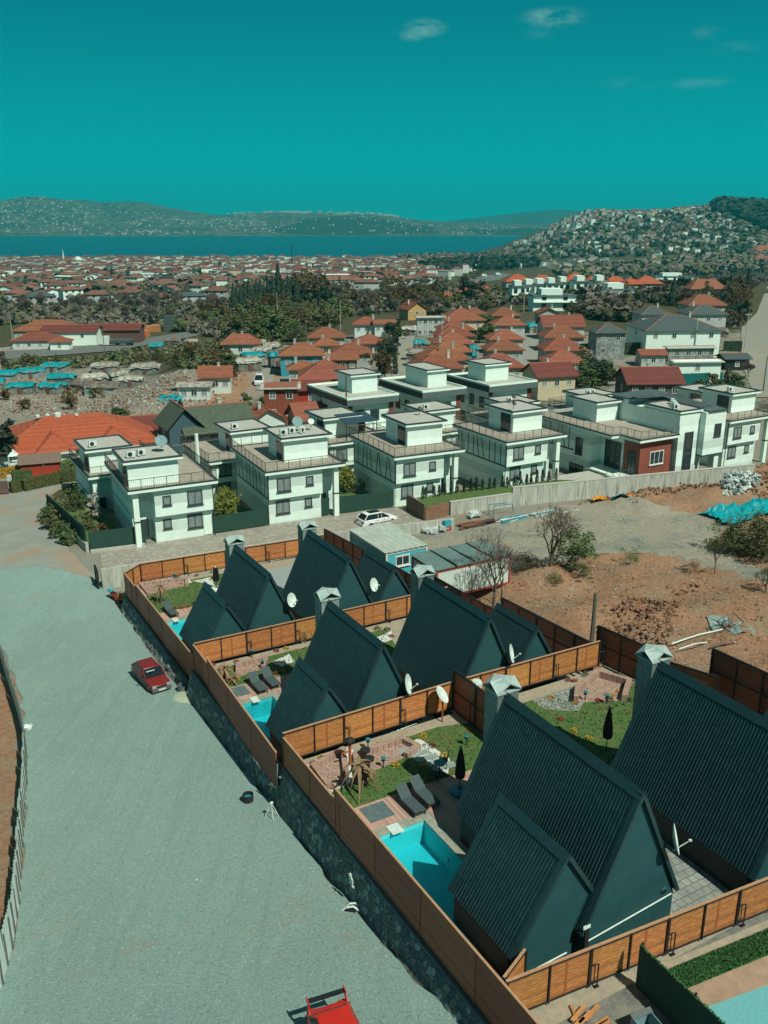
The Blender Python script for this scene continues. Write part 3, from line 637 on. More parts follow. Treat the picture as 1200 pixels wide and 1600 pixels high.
# ---- pools
pn = ['small turquoise swimming pool of the nearest plot, half in the shadow of the A-frame', 'small turquoise swimming pool of the middle plot below two loungers', 'small turquoise swimming pool of the farthest plot beside one lounger']
def water_mat():
    m = bpy.data.materials.new('pool_water'); m.use_nodes = True; b = m.node_tree.nodes['Principled BSDF']; t = m.node_tree
    b.inputs['Base Color'].default_value = (.70, .98, 1, 1); b.inputs['Roughness'].default_value = .02; b.inputs['Transmission Weight'].default_value = 1; b.inputs['IOR'].default_value = 1.33
    n = N(t, 'ShaderNodeTexNoise'); n.inputs['Scale'].default_value = 3; n.inputs['Detail'].default_value = 3; c = N(t, 'ShaderNodeTexCoord'); t.links.new(c.outputs['Object'], n.inputs['Vector'])
    p = N(t, 'ShaderNodeBump'); p.inputs['Distance'].default_value = .02; t.links.new(n.outputs['Fac'], p.inputs['Height']); t.links.new(p.outputs[0], b.inputs['Normal'])
    # let daylight through the surface like real water does: transparent for shadow via alpha mix
    tr = N(t, 'ShaderNodeBsdfTransparent'); tr.inputs[0].default_value = (.55, .93, .97, 1); mxs = N(t, 'ShaderNodeMixShader'); mxs.inputs[0].default_value = .30
    o = t.nodes['Material Output']; t.links.new(tr.outputs[0], mxs.inputs[1]); t.links.new(b.outputs[0], mxs.inputs[2])
    gl = N(t, 'ShaderNodeBsdfGlossy'); gl.inputs['Roughness'].default_value = .03; t.links.new(p.outputs[0], gl.inputs['Normal']); fr = N(t, 'ShaderNodeFresnel'); fr.inputs[0].default_value = 1.33
    m2 = N(t, 'ShaderNodeMixShader'); t.links.new(fr.outputs[0], m2.inputs[0]); t.links.new(tr.outputs[0], m2.inputs[1]); t.links.new(gl.outputs[0], m2.inputs[2])
    t.links.new(m2.outputs[0], o.inputs[0]); return m
PWATER = water_mat()
for (g, pu0, pu1, pv0, pv1, *_), lb in zip(POOLS, pn):
    T = empty('swimming_pool', WL(pu0, pv0, g), TH, lb, 'pool', 'pools of the A-frame gardens')
    w, l, dp = pu1-pu0, pv1-pv0, 1.35
    b = MB(); e = .012
    b.box(e, e, -dp, w-e, l-e, -dp+.1)
    for bx in ((e, e, -dp+.1, .10, l-e, -.012), (w-.10, e, -dp+.1, w-e, l-e, -.012), (.10, e, -dp+.1, w-.10, .10, -.012), (.10, l-.10, -dp+.1, w-.10, l-e, -.012)): b.box(*bx)
    b.build('pool_shell', POOLT, T)
    MB().poly((.11, .11, -.22), (w-.11, .11, -.22), (w-.11, l-.11, -.22), (.11, l-.11, -.22)).build('water', PWATER, T)
    c = MB(); k = .42
    c.box(-.38, -k, .002, .10, l+k, .05); c.box(w-.10, -k, .002, w+k, l+k, .05); c.box(.10, -k, .002, w-.10, .10, .05); c.box(.10, l-.10, .002, w-.10, l+k, .05)
    c.build('coping', COPING, T)
    s = MB(); s.box(w*.36, l-.35, .052, w*.56, l+.35, .09); s.build('skimmer_lid', DISH, T)
    s = MB(); s.lathe((w-.11, l*.72, -.75), [(.12, 0), (.10, .03)], 12, Quaternion((0, 1, 0), -PI/2)); s.build('pool_lamp', DISH, T)
# ---- fences
def fence(label, P0, P1, zt, zb, m=WOOD, bay=2.7, steel=-1, brace=True, zt1=None, rows=1, group='wooden fences of the A-frame plots', batten=True, name='wooden_fence', rail=RAILW):
    (u0, v0), (u1, v1) = P0, P1; L_ = math.hypot(u1-u0, v1-v0); a = math.atan2(v1-v0, u1-u0)
    T = empty(name, WL(u0, v0, zb), TH+a, label, 'fence', group)
    H = zt-zb; n = max(1, round(L_/bay)); bw = L_/n; s = steel
    for i in range(n):
        b = MB()
        if batten and i % 2 == 1 and steel:
            xm = bw*(i+.42)
            b.box(bw*i+.03, -.02, .06, xm-.05, .02, H-.04); b.box(xm+.05, -.02, .06, bw*(i+1)-.03, .02, H-.04); b.build('panel', m, T)
            MB().box(xm-.05, -.035, .05, xm+.05, .035, H-.03).build('batten', BATTEN, T)
        else:
            b.box(bw*i+.03, -.02, .06, bw*(i+1)-.03, .02, H-.04); b.build('panel', m, T)
    for i in range(n+1):
        if steel:
            r = .055 if i % 2 == 0 else .03
            MB().box(bw*i-r, s*.021, 0, bw*i+r, s*.10, H-.01).build('post', STEEL, T)
        else: MB().box(bw*i-.028, -.045, 0, bw*i+.028, .045, H-.02).build('post', m, T)
        if brace and steel and i % 2 == 0 and 0 < i <= n:
            b = MB(); x = bw*i+.30; b.path([(bw*i, s*.1, H*.58), (x, s*.16, H*.58), (x, s*.16, .0)], .03, 6); b.path([(bw*i, s*.1, .25), (x, s*.16, .25)], .03, 6)
            b.obox((x, s*.16, -.02), .16, .12, .04); b.build('brace', STEEL, T)
    if steel:
        b = MB(); b.box(0, s*.022, .04, L_, s*.075, .10); b.build('bottom_rail', STEEL, T)
        b = MB(); b.box(0, s*.022, H-.10, L_, s*.07, H-.04); b.build('upper_rail', STEEL, T)
        for k in range(1, rows):
            b = MB(); b.box(0, s*.022, H*k/rows-.03, L_, s*.07, H*k/rows+.03); b.build('middle_rail', STEEL, T)
    b = MB(); b.box(-.02, -.05, H-.038, L_+.02, .05, H+.012); b.build('top_rail', rail, T)
    return T
fence('long pine fence in front of the two nearest A-frame houses', (-.15, -.1), (22, -1.95), 5.2, 3.42, bay=1.83)
fence('pine fence with black steel posts behind the nearest lawn and stepping slabs', (-.6, 18.86), (10.35, 19.1), 5.2, 3.4, bay=1.83)
fence('pine fence behind the sunken seat of the right-hand garden', (10.45, 19.1), (21.6, 18.9), 5.2, 3.4, bay=1.86)
fence('pine fence behind the middle plot, below the two farthest A-frame gables', (-.35, 34.75), (20.2, 34.55), 3.55, 1.8, bay=1.87)
fence('pine fence of the farthest plot facing the paved street', (1.15, 54.75), (18.5, 53.7), 2.3, .55, bay=1.93, batten=False)
fence('short pine fence cutting the far left corner of the farthest plot', (-.55, 53.3), (1.12, 54.72), 2.3, .55, bay=1.1, batten=False)
fence('brown board fence along the gravel road beside the nearest pool', (-.62, 12.6), (-.55, -2.6), 5.62, 3.2, m=WOODR, bay=3.7, steel=0, brace=False)
fence('brown board fence along the gravel road beside the nearest garden', (-.62, 18.8), (-.62, 12.2), 5.0, 3.0, m=WOODR, bay=3.3, steel=0, brace=False)
fence('brown board fence along the gravel road beside the middle pool', (-.55, 31.4), (-.9, 19.2), 3.95, 1.5, m=WOODR, bay=3.6, steel=0, brace=False)
fence('brown board fence along the gravel road at the far corner of the middle plot', (-.45, 34.7), (-.5, 31.0), 3.5, 1.5, m=WOODR, bay=1.9, steel=0, brace=False)
fence('brown board fence along the gravel road beside the farthest pool', (-.55, 49.6), (-.45, 34.9), 2.55, .1, m=WOODR, bay=3.4, steel=0, brace=False)
fence('brown board fence along the gravel road at the far corner by the scooter', (-.6, 53.2), (-.55, 49.2), 2.3, .1, m=WOODR, bay=2, steel=0, brace=False)
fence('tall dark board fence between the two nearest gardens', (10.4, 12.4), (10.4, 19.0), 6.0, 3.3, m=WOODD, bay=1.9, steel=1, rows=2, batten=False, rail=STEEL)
fence('short pine fence between the gardens of the middle plot', (8.3, 28.3), (9.9, 28.2), 3.4, 1.72, bay=1.0, brace=False, batten=False)
fence('short pine fence between the gardens of the farthest plot', (8.2, 42.6), (9.5, 42.5), 2.2, .42, bay=1.0, brace=False, batten=False)
fence('small pine gate leaning out at the front corner by the nearest pool', (-.15, .05), (1.3, .7), 5.25, 3.9, bay=1.6, brace=False, batten=False)
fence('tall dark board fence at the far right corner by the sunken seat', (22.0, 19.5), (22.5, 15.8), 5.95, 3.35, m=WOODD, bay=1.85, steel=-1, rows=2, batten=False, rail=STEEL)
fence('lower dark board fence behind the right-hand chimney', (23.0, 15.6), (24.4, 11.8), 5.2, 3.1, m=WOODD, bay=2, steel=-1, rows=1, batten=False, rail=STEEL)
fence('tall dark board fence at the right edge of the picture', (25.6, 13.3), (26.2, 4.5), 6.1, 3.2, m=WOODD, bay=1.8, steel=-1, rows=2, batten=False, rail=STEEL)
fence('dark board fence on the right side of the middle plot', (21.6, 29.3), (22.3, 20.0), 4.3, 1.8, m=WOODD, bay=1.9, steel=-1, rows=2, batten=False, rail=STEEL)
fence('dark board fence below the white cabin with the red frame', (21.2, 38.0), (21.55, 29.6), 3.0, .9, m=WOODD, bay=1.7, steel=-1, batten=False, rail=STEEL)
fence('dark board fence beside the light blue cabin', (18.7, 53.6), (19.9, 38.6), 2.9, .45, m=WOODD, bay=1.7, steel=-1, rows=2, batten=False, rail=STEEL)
# ---- stone retaining wall along the gravel road
def stone_wall(label, va, vb, zt):
    T = empty('stone_retaining_wall', WL(-.62, va, 0), TH, label, 'wall', 'stone retaining walls along the gravel road')
    b = MB(); n = int((vb-va)/.22); m = 9
    for j in range(m+1):
        f = j/m
        for i in range(n+1):
            v = (vb-va)*i/n; x, y = W(-1.3, va+v); z0 = lerp(va+v, ROADZ)-.25; z = z0+(zt-z0)*f
            d = .11*(noise.cell(Vector((v*2.4, z*2.6, 1)))-.0)*.5 + .07*noise.noise(Vector((v*2, z*2, 0)))
            b.v.append((-.72+.62*f-d, v, z) if f < 1 else (0, v, zt))
    b.f = [(j*(n+1)+i, (j+1)*(n+1)+i, (j+1)*(n+1)+i+1, j*(n+1)+i+1) for j in range(m) for i in range(n)]; b.mi = [0]*len(b.f)
    z0 = zt-3.2; b.poly((0, 0, z0), (-.72, 0, z0), (0, 0, zt)); b.poly((0, vb-va, z0), (0, vb-va, zt), (-.72, vb-va, z0))
    b.build('stone_face', STONE, T)
    c = MB(); c.box(-.13, 0, zt-.02, .02, vb-va, zt+.10); c.build('concrete_capping', mat('dark_concrete_capping', (.10, .13, .13), rough=.9), T)
stone_wall('dark rubble stone wall below the board fence of the nearest plot', -2.6, 18.8, 3.08)
stone_wall('dark rubble stone wall below the board fence of the middle plot', 18.8, 34.8, 1.5)
stone_wall('dark rubble stone wall below the board fence of the farthest plot', 34.8, 53.2, .15)
# ---- garden surfaces
def flat(name, pts, z, m, kind='structure', dz=.012, **k): # pts in estate grid
    b = MB(); n = len(pts); b.prism(pts, z+.001, z+dz); return b.build(name, m, kind=kind, loc=WL(0, 0, 0), rz=TH, **k)
def pz(z, *P): return [UV(*atz(a, b, z)[:2]) for a, b in P]
def lawn(pts, z, dens=28):
    b = MB(); b.prism(pts, z+.001, z+.02)
    X = [p[0] for p in pts]; Y = [p[1] for p in pts]; A = (max(X)-min(X))*(max(Y)-min(Y))
    for k in range(int(A*dens)):
        x = R.uniform(min(X), max(X)); y = R.uniform(min(Y), max(Y))
        if not pip(x, y, pts): continue
        a = R.uniform(0, 6.28); l = R.uniform(.04, .09); hh = R.uniform(.05, .12)
        b.add([(x-l*math.cos(a), y-l*math.sin(a), z+.02), (x+l*math.cos(a), y+l*math.sin(a), z+.02), (x+R.uniform(-.05, .05), y+R.uniform(-.05, .05), z+.02+hh)], [(0, 1, 2)])
    b.build('grass', GRASSM, kind='stuff', loc=WL(0, 0, 0), rz=TH, label='short green lawn grass of an A-frame garden')
R = random.Random(5)
lawn([(-.35, 13.62), (4.0, 13.62), (10.3, 13.4), (10.3, 17.4), (8.5, 17.9), (.0, 17.7), (-.35, 17.5)], G1)
lawn([(10.8, 9.5), (22.6, 9.5), (22.0, 17.0), (10.8, 18.0)], G1)
flat('deck', [(-.35, 11.65), (3.95, 11.65), (3.95, 3.1), (4.5, 3.1), (4.5, 9.6), (9.4, 9.6), (9.4, 13.35), (4.0, 13.6), (-.35, 13.6)], G1, DECK, dz=.04)
flat('paving', [(9.3, -.3), (12.6, -.6), (12.6, 9.4), (9.4, 9.4)], G1, PAVER, dz=.02)
lawn([(-.2, 30.9), (9.0, 31.2), (9.0, 33.8), (.3, 33.8)], G2); lawn([(9.8, 27.4), (12.5, 27.4), (14, 33.6), (9.8, 33.8)], G2); lawn([(3.9, 30.5), (5.2, 30.4), (5.6, 31.2), (3.9, 31.2)], G2)
flat('deck', [(-.3, 29.0), (3.3, 29.0), (3.3, 22), (4.2, 22), (4.2, 27.4), (6, 28.3), (6, 30.6), (-.3, 30.85)], G2, DECK, dz=.04)
lawn([(-.3, 47.7), (6.5, 47.9), (8.2, 50), (8.2, 53.4), (.9, 53.5), (-.2, 52.6)], G3); lawn([(8.6, 46.2), (10.2, 46.0), (11.4, 51.0), (9.6, 51.2)], G3)
flat('deck', [(-.3, 46.15), (6.5, 46.15), (6.5, 47.6), (-.3, 47.6)], G3, DECK, dz=.04)
flat('patio', [(10.6, 46.4), (14.5, 46.0), (15.3, 52.2), (11.9, 52.2)], G3, SLAB, dz=.03)
def thing1(name, mb, m, label, cat, group=None, **k): return mb.build(name, m, label=label, cat=cat, group=group, **k)
for i, (u, v, g, lb) in enumerate(((1.05, 12.15, G1, 'grey mat on the pink deck at the head of the nearest pool'), (.25, 29.45, G2, 'grey mat on the deck at the head of the middle pool'))):
    b = MB(); b.box(0, 0, .045, 1.35, 1.25, .065)
    for k in range(6): b.box(.1+.2*k, .04, .0655, .14+.2*k, 1.2, .070)
    b.build('mat', MATG, label=lb, cat='mat', loc=WL(u, v, g), rz=TH)
# sunken seats and paths in pink block paving
def seat_block(label, P, z, hgt=.35, group='pink paved seating pits'):
    T = empty('sunken_seat', (0, 0, 0), 0, label, 'garden seat', group)
    Q = [atz(a, b, z) for a, b in P]; c = sum((Vector(q) for q in Q), Vector())/len(Q); T.location = c
    pts = [((q-c).x, (q-c).y) for q in Q]
    MB().prism(pts, .02, .06).build('floor', STONEP, T)
    for (x1, y1), (x2, y2) in zip(pts, pts[1:]):          # open towards the last edge
        L_ = math.hypot(x2-x1, y2-y1); a = math.atan2(y2-y1, x2-x1)
        b = MB(); b.obox(((x1+x2)/2, (y1+y2)/2, hgt/2+.02), L_+.28, .30, hgt+.006*(pts.index((x1, y1)) % 3), a); b.build('low_wall', STONEP, T)
seat_block('square pink seating pit edged with white pebbles in the nearest garden', [(541, 1214), (536, 1178), (490, 1203), (512, 1232)], G1)
seat_block('long pink bench pit with steps beside the grey stepping slabs', [(636, 1184), (652, 1172), (628, 1160), (556, 1186), (560, 1215)], G1)
seat_block('pink seating pit with high sides in the right-hand garden', [(975, 1096), (982, 1072), (934, 1058), (902, 1083), (900, 1098)], G1, .5)
seat_block('pink seating pit of the middle plot by the two loungers', [(412, 1046), (415, 1032), (372, 1043), (372, 1058)], G2)
seat_block('pink seating pit of the farthest plot near the palm', [(292, 915), (292, 907), (220, 915), (232, 930)], G3, .25)
flat('path', pz(G1, (832, 1096), (845, 1090), (935, 1058), (905, 1110), (888, 1112), (850, 1108)), G1, PAVER, dz=.025)
flat('pebbles', pz(G1, (478, 1196), (540, 1168), (552, 1172), (552, 1222), (508, 1244)), G1, PEBB, dz=.022, label='strip of white decorative pebbles round the seating pit')
flat('pebbles', pz(G1, (622, 1168), (655, 1154), (704, 1186), (700, 1210), (690, 1205), (652, 1180)), G1, PEBB, dz=.022, label='white pebbles between the grey stepping slabs')
flat('pebbles', pz(G3, (218, 922), (295, 905), (300, 910), (225, 932)), G3, PEBB, dz=.022)
flat('pebbles', pz(G3, (300, 908), (330, 902), (338, 922), (322, 912)), G3, PEBB, dz=.022)
flat('pebbles', pz(G2, (424, 1035), (452, 1022), (460, 1034), (440, 1042)), G2, PEBB, dz=.022)
flat('pebbles', pz(G2, (585, 998), (612, 986), (612, 1000), (595, 1006)), G2, PEBB, dz=.022)
for c in bpy.data.objects:
    if c.name.startswith('pebbles'): c['kind'] = 'stuff'; c['label'] = c.get('label') or 'white decorative pebbles in an A-frame garden'
u0, v0 = UV(*atz(640, 1172, G1)[:2]); u1, v1 = UV(*atz(694, 1199, G1)[:2])
for k in range(5):
    f = k/4.; b = MB(); b.obox((0, 0, .04), 1.35, .44, .05); b.build('stepping_slab', SLAB, label='%s grey stepping slab, counted from the pink bench pit towards the house' % ORD[k], cat='paving slab', group='grey stepping slabs', loc=WL(u0+(u1-u0)*f, v0+(v1-v0)*f, G1), rz=TH-.06)
# ---- garden furniture
def lounger(label, u, v, g, a=0., group='dark garden sun loungers'):
    T = empty('sun_lounger', WL(u, v, g+.04), TH+a, label, 'sun lounger', group)
    b = MB()
    for s in (-1, 1): b.box(s*.33-.02, -1.0, .27, s*.33+.02, .95, .31)
    b.box(-.33, -1.02, .27, .33, -.98, .31); b.box(-.33, .93, .27, .33, .97, .31); b.build('frame', STEEL, T)
    for x in (-.31, .31):
        for y in (-.85, .7): MB().tube((x, y, 0), (x, y, .28), .022).build('leg', STEEL, T)
    b = MB(); b.box(-.31, -.97, .315, .31, .28, .335); b.build('seat', FABD, T)
    b = MB(); b.obox((0, .60, .54), .62, .80, .022, rx=math.radians(36)); b.build('backrest', FABD, T)
    MB().tube((0, .62, .3), (0, .85, .70), .015).build('backrest_prop', STEEL, T)
    for x in (-.33, .33): MB().lathe((x, -.86, .06), [(.06, -.02), (.06, .02)], 10, Quaternion((0, 1, 0), PI/2)).build('wheel', BLACK, T)
lounger('left dark sun lounger on the pink deck above the nearest pool', 3.35, 12.35, G1, math.radians(2))
lounger('right dark sun lounger on the pink deck, next to the bistro table', 4.30, 12.6, G1, math.radians(2))
lounger('left dark sun lounger above the middle pool', 2.25, 29.9, G2, math.radians(2)); lounger('right dark sun lounger above the middle pool, against the A-frame roof', 3.25, 30.1, G2, math.radians(2))
lounger('single dark sun lounger above the farthest pool', 1.5, 47.1, G3, math.radians(4))
def parasol(label, u, v, g, base=True, top=TEALP, H=2.5):
    T = empty('closed_parasol', WL(u, v, g), TH, label, 'parasol', 'closed garden parasols')
    MB().tube((0, 0, .1), (0, 0, H), .025).build('pole', STEEL, T)
    b = MB(); prof = [(.05, .85), (.20, .92), (.24, 1.15), (.22, 1.6), (.15, 2.15), (.05, H-.06)]
    n = 20; P = []
    for r, z in prof:
        for i in range(n): a = 2*PI*i/n; rr = r*(1+.16*(1 if i % 2 else -1)); P.append((rr*math.cos(a), rr*math.sin(a), z))
    b.add(P, [(k*n+i, k*n+(i+1) % n, (k+1)*n+(i+1) % n, (k+1)*n+i) for k in range(len(prof)-1) for i in range(n)] + [tuple(range(n))[::-1], tuple(range((len(prof)-1)*n, len(prof)*n))]); b.build('canopy', BLACK, T)
    MB().lathe((0, 0, H-.06), [(.07, 0), (.06, .08), (.02, .12)], 10).build('finial', top, T)
    MB().lathe((0, 0, 1.25), [(.235, 0), (.24, .06)], 12).build('tie_band', STEEL, T)
    if base:
        b = MB(); b.lathe((0, 0, 0), [(.54, 0), (.57, .06), (.54, .22), (.34, .28), (.12, .29)], 8); bb = b.build('base', TEALP if g > 3 else DISH, T)
        MB().lathe((0, 0, .29), [(.12, 0), (.10, .05)], 12).build('filler_cap', BLACK, bb)
parasol('closed black parasol in a teal water-filled base on the nearest deck', 6.15, 12.1, G1, H=2.7)
parasol('closed black parasol on the lawn edge beside the right-hand A-frame', 15.2, 11.2, G1, base=False, H=2.8)
parasol('closed dark parasol with a pale top beside the farthest plot gable', 6.45, 50.0, G3, top=DISH, H=2.2)
# bistro table and chairs
T = empty('bistro_table', WL(6.1, 13.9, G1+.03), TH, 'small round dark garden table beside the closed parasol', 'table')
MB().lathe((0, 0, .70), [(.32, 0), (.33, .03), (.30, .04)], 18).build('table_top', TEALP, T); MB().tube((0, 0, .04), (0, 0, .70), .03).build('stem', STEEL, T); MB().lathe((0, 0, 0), [(.24, 0), (.20, .04)], 14).build('foot', STEEL, T)
for i, (u, v, a, lb) in enumerate(((5.5, 13.6, 1.2, 'dark garden chair on the lounger side of the round table'), (6.65, 14.4, -2.2, 'dark garden chair on the lawn side of the round table'))):
    T = empty('garden_chair', WL(u, v, G1+.03), TH+a, lb, 'chair', 'dark garden chairs')
    MB().box(-.22, -.22, .42, .22, .22, .46).build('seat', BLACK, T); MB().obox((0, .24, .68), .44, .04, .46, rx=-.2).build('backrest', BLACK, T)
    for x in (-.19, .19):
        for y in (-.19, .19): MB().tube((x, y, 0), (x*.95, y*.95, .42), .018).build('leg', BLACK, T)
# garden lamps and shrubs
def glamp(label, px, py, g):
    p = atz(px, py, g); T = empty('garden_lamp', p, TH, label, 'lamp', 'small dark garden lamps')
    MB().tube((0, 0, 0), (0, 0, .45), .035).build('post', STEEL, T); MB().lathe((0, 0, .45), [(.10, 0), (.11, .04), (.11, .16)], 10).build('head', STEEL, T); MB().lathe((0, 0, .61), [(.15, 0), (.13, .04), (.03, .07)], 10).build('lamp_shade', TEALP, T)
for i, (px, py, g, lb) in enumerate(((575, 1170, G1, 'small garden lamp on the strip of lawn by the pine fence'), (599, 1200, G1, 'small garden lamp beside the long pink bench pit'), (728, 1165, G1, 'small garden lamp at the foot of the tall dark fence'), (914, 1095, G1, 'small garden lamp beside the high-sided seating pit'), (948, 1100, G1, 'small garden lamp in front of the yellow bushes of the right-hand garden'), (394, 1028, G2, 'small garden lamp by the pine fence of the middle plot'), (411, 1045, G2, 'small garden lamp beside the middle loungers'), (273, 907, G3, 'small garden lamp in the farthest garden'))): glamp(lb, px, py, g)
def shrub(label, px, py, g, m, r, group, leafm=None):
    p = atz(px, py, g) if g is not None else at(px, py); T = empty('shrub', p, 0, label, 'shrub', group)
    b = MB(); rr = random.Random(int(px*31+py))
    for k in range(90):
        d = Vector((rr.gauss(0, 1), rr.gauss(0, 1), abs(rr.gauss(0, .8)))).normalized()*r*rr.uniform(.55, 1.05); c = Vector((d.x, d.y, d.z*.9+.12*r)); l = r*.20
        q = Vector((rr.gauss(0, 1), rr.gauss(0, 1), rr.gauss(0, 1))).normalized().to_track_quat('Z', 'Y')
        b.add([c+q @ Vector((-l, 0, 0)), c+q @ Vector((0, -l*.6, 0)), c+q @ Vector((l, 0, 0)), c+q @ Vector((0, l*.6, 0))], [(0, 1, 2, 3)])
    b.build('foliage', m, T); MB().tube((0, 0, -.02), (0, 0, r*.8), .02, .012, 5).build('stem', BARK, T)
SHR = [(504, 1186, 0), (524, 1182, 0), (485, 1208, 0), (592, 1166, 0), (661, 1153, 0), (618, 1196, 0), (694, 1182, 0), (662, 1200, 0), (502, 1229, 0), (489, 1194, 1), (496, 1218, 1), (519, 1231, 1), (534, 1226, 1), (580, 1212, 1), (675, 1166, 1), (643, 1177, 1), (564, 1205, 1)]
cy = cr = 0
for px, py, k in SHR:
    wh = 'round the square seating pit' if px < 545 else 'beside the long bench pit' if px < 640 else 'by the stepping slabs'
    if k: shrub('red shrub in the nearest garden '+wh, px, py, G1, FLR, .22, 'red shrubs in the gardens')
    else: shrub('yellow shrub in the nearest garden '+wh, px, py, G1, FLY, .27, 'yellow shrubs in the gardens')
n = 0
for px, py, k, g in [(862, 1092, 0, G1), (899, 1100, 0, G1), (956, 1088, 0, G1), (967, 1083, 0, G1), (897, 1143, 0, G1), (920, 1155, 0, G1), (876, 1125, 1, G1), (934, 1096, 1, G1), (898, 1065, 1, G1), (888, 1064, 1, G1), (928, 1054, 1, G1), (975, 1075, 1, G1), (915, 1056, 2, G1), (960, 1062, 2, G1), (985, 1095, 2, G1), (952, 1095, 2, G1),
                    (432, 1018, 1, G2), (447, 1014, 0, G2), (370, 1035, 1, G2), (370, 1062, 0, G2), (431, 1053, 1, G2), (443, 1050, 0, G2), (333, 1040, 1, G2), (605, 985, 2, G2), (590, 983, 2, G2), (612, 995, 1, G2),
                    (272, 952, 1, G3), (284, 951, 1, G3), (293, 949, 1, G3), (303, 948, 1, G3), (307, 900, 1, G3), (213, 922, 0, G3), (236, 912, 2, G3), (332, 905, 1, G3), (284, 913, 0, G3), (276, 904, 2, G3)]:
    n += 1; m = (FLY, FLR, LEAFG)[k]; cn = ('yellow', 'red', 'green')[k]; gd = {G1: 'right-hand garden', G2: 'middle garden', G3: 'farthest garden'}[g]
    shrub('small %s shrub in the %s %s' % (cn, gd, 'near the pine fence' if py < (1070 if g == G1 else 1025 if g == G2 else 915) else 'on the lawn'), px, py, g, m, .28 if k == 2 else .22, 'small %s shrubs in the %s' % (cn, gd))
# palms with dry hanging fronds
def palm(label, p, H, r, m=PALMM, dead=.5):
    T = empty('palm', p, 0, label, 'palm', 'small garden palms'); rr = random.Random(int(p[0]*100))
    MB().tube((0, 0, 0), (.05, 0, H), .10, .07, 8).build('trunk', BARK, T)
    b = MB()
    for k in range(22):
        a = rr.uniform(0, 2*PI); el = rr.uniform(-.9, 1.1); L_ = r*rr.uniform(.7, 1.1); pr = None
        for i in range(6):
            f = i/5.; x = L_*f*math.cos(el)*.9; z = H+L_*(f*math.sin(el)-.75*f*f); w = .11*(1-f)+.012
            c = Vector((math.cos(a)*x, math.sin(a)*x, z)); sdv = Vector((-math.sin(a), math.cos(a), 0))*w
            if pr: b.poly(pr[0], pr[1], c+sdv, c-sdv)
            pr = (c-sdv, c+sdv)
    b.build('fronds', m, T)
palm('dry palm with drooping brown fronds in the nearest garden', atz(562, 1240, G1), 1.7, 1.3); palm('thin young palm beside the dry palm of the nearest garden', atz(572, 1228, G1), .9, .8)
palm('dry palm at the road corner of the middle garden', atz(352, 1062, G2), .9, 1.1); palm('low dry palm near the mat of the middle garden', atz(362, 1070, G2), .5, .8)
palm('palm with reddish trunk in the farthest garden', atz(252, 942, G3), 1.5, 1.0); palm('small palm close to the farthest pine fence', atz(346, 884, G3), .9, .8, LEAFO); palm('small green palm between the two farthest chimneys', atz(400, 870, G3), .9, .9, LEAFO)
palm('reddish bare palm against the fence by the middle chimney', atz(478, 1000, G2), .7, .9, LEAFR)
# patio heater / wood lamp post
p = atz(547, 1196, G1); T = empty('garden_lantern_post', p, TH, 'wooden lantern post with dark cap beside the square seating pit', 'lantern')
MB().box(-.06, -.06, 0, .06, .06, 1.5).build('post', BATTEN, T); MB().lathe((0, 0, 1.5), [(.30, 0), (.28, .08), (.10, .18)], 8).build('cap', STEEL, T); MB().box(-.5, -.03, .85, 0, .03, .91).build('arm', BATTEN, T)
for u, v in ((3.15, 16.2), (3.35, 17.0)):
    T = empty('grill', WL(u, v, G1), TH, 'round black grill bowl beside the lantern post' if v < 17 else 'dark barrel planter beside the lantern post', 'grill' if v < 17 else 'planter')
    MB().lathe((0, 0, .45), [(.10, 0), (.26, .12), (.28, .25), (.2, .28)], 14).build('bowl', STEEL, T); MB().tube((0, 0, 0), (0, 0, .5), .05).build('stand', STEEL, T)
# satellite dishes
def dish(label, p, r, az, el=.25, mast=.8, arm=True, group='white satellite dishes on the A-frame houses'):
    T = empty('satellite_dish', p, az, label, 'satellite dish', group)        # looks along local +X
    q = Vector((math.cos(el), 0, math.sin(el))).to_track_quat('Z', 'Y'); b = MB()
    prof = [(r*k/6., .22*r*(k/6.)**2) for k in range(7)]; prof = prof + [(rr_, z-.012) for rr_, z in prof[::-1]]
    prof[0] = (.002, 0); prof[-1] = (.002, -.012)
    b.lathe((0, 0, 0), prof, 24, q); b.build('reflector', DISH, T, smooth=False)
    b = MB(); e = Vector((math.cos(el), 0, math.sin(el)))*r*1.1 + Vector((0, 0, -.15*r)); b.tube((.05*r, 0, -r*.9), e, .022)
    b.obox(e, .12, .07, .07); b.build('receiver_arm', DISH, T)
    b = MB(); b.tube((-.04, 0, 0), (-.3*r-.1, 0, -.1), .035); b.tube((-.3*r-.1, 0, -.1), (-.3*r-.1, 0, -mast), .035); b.build('bracket', STEEL, T)
A_ = math.radians(-14)
dish('large satellite dish on the right side of the nearest A-frame gable', WL(8.35, .42, 7.6), .60, A_); dish('satellite dish on the right edge of the farthest gable by the blue cabin', WL(13.7, 34.95, 4.9), .52, math.radians(-30), .3)
dish('satellite dish between the two farthest A-frame houses', WL(6.95, 34.95, 5.1), .52, math.radians(-28), .3); dish('satellite dish on the gable of the middle right A-frame', WL(14.45, 19.05, 6.0), .58, A_)
dish('satellite dish beside the middle left A-frame gable', WL(7.2, 19.15, 5.85), .58, A_)
p = atz(691, 1128, G1); T = empty('satellite_dish', p, TH-.5, 'tilted satellite dish on a wooden post at the back of the nearest lawn', 'satellite dish')
MB().tube((0, 0, 0), (0, 0, 1.35), .05).build('post', BATTEN, T); q = Vector((.75, -.2, .62)).to_track_quat('Z', 'Y'); b = MB(); b.lathe((-.1, .0, 1.75), [(.55*k/5., .1*(k/5.)**2) for k in range(6)][::1] + [(.55, .09), (.01, -.02)], 20, q); b.build('reflector', DISH, T); MB().tube((-.1, 0, 1.7), (0, 0, 1.3), .03).build('bracket', STEEL, T)
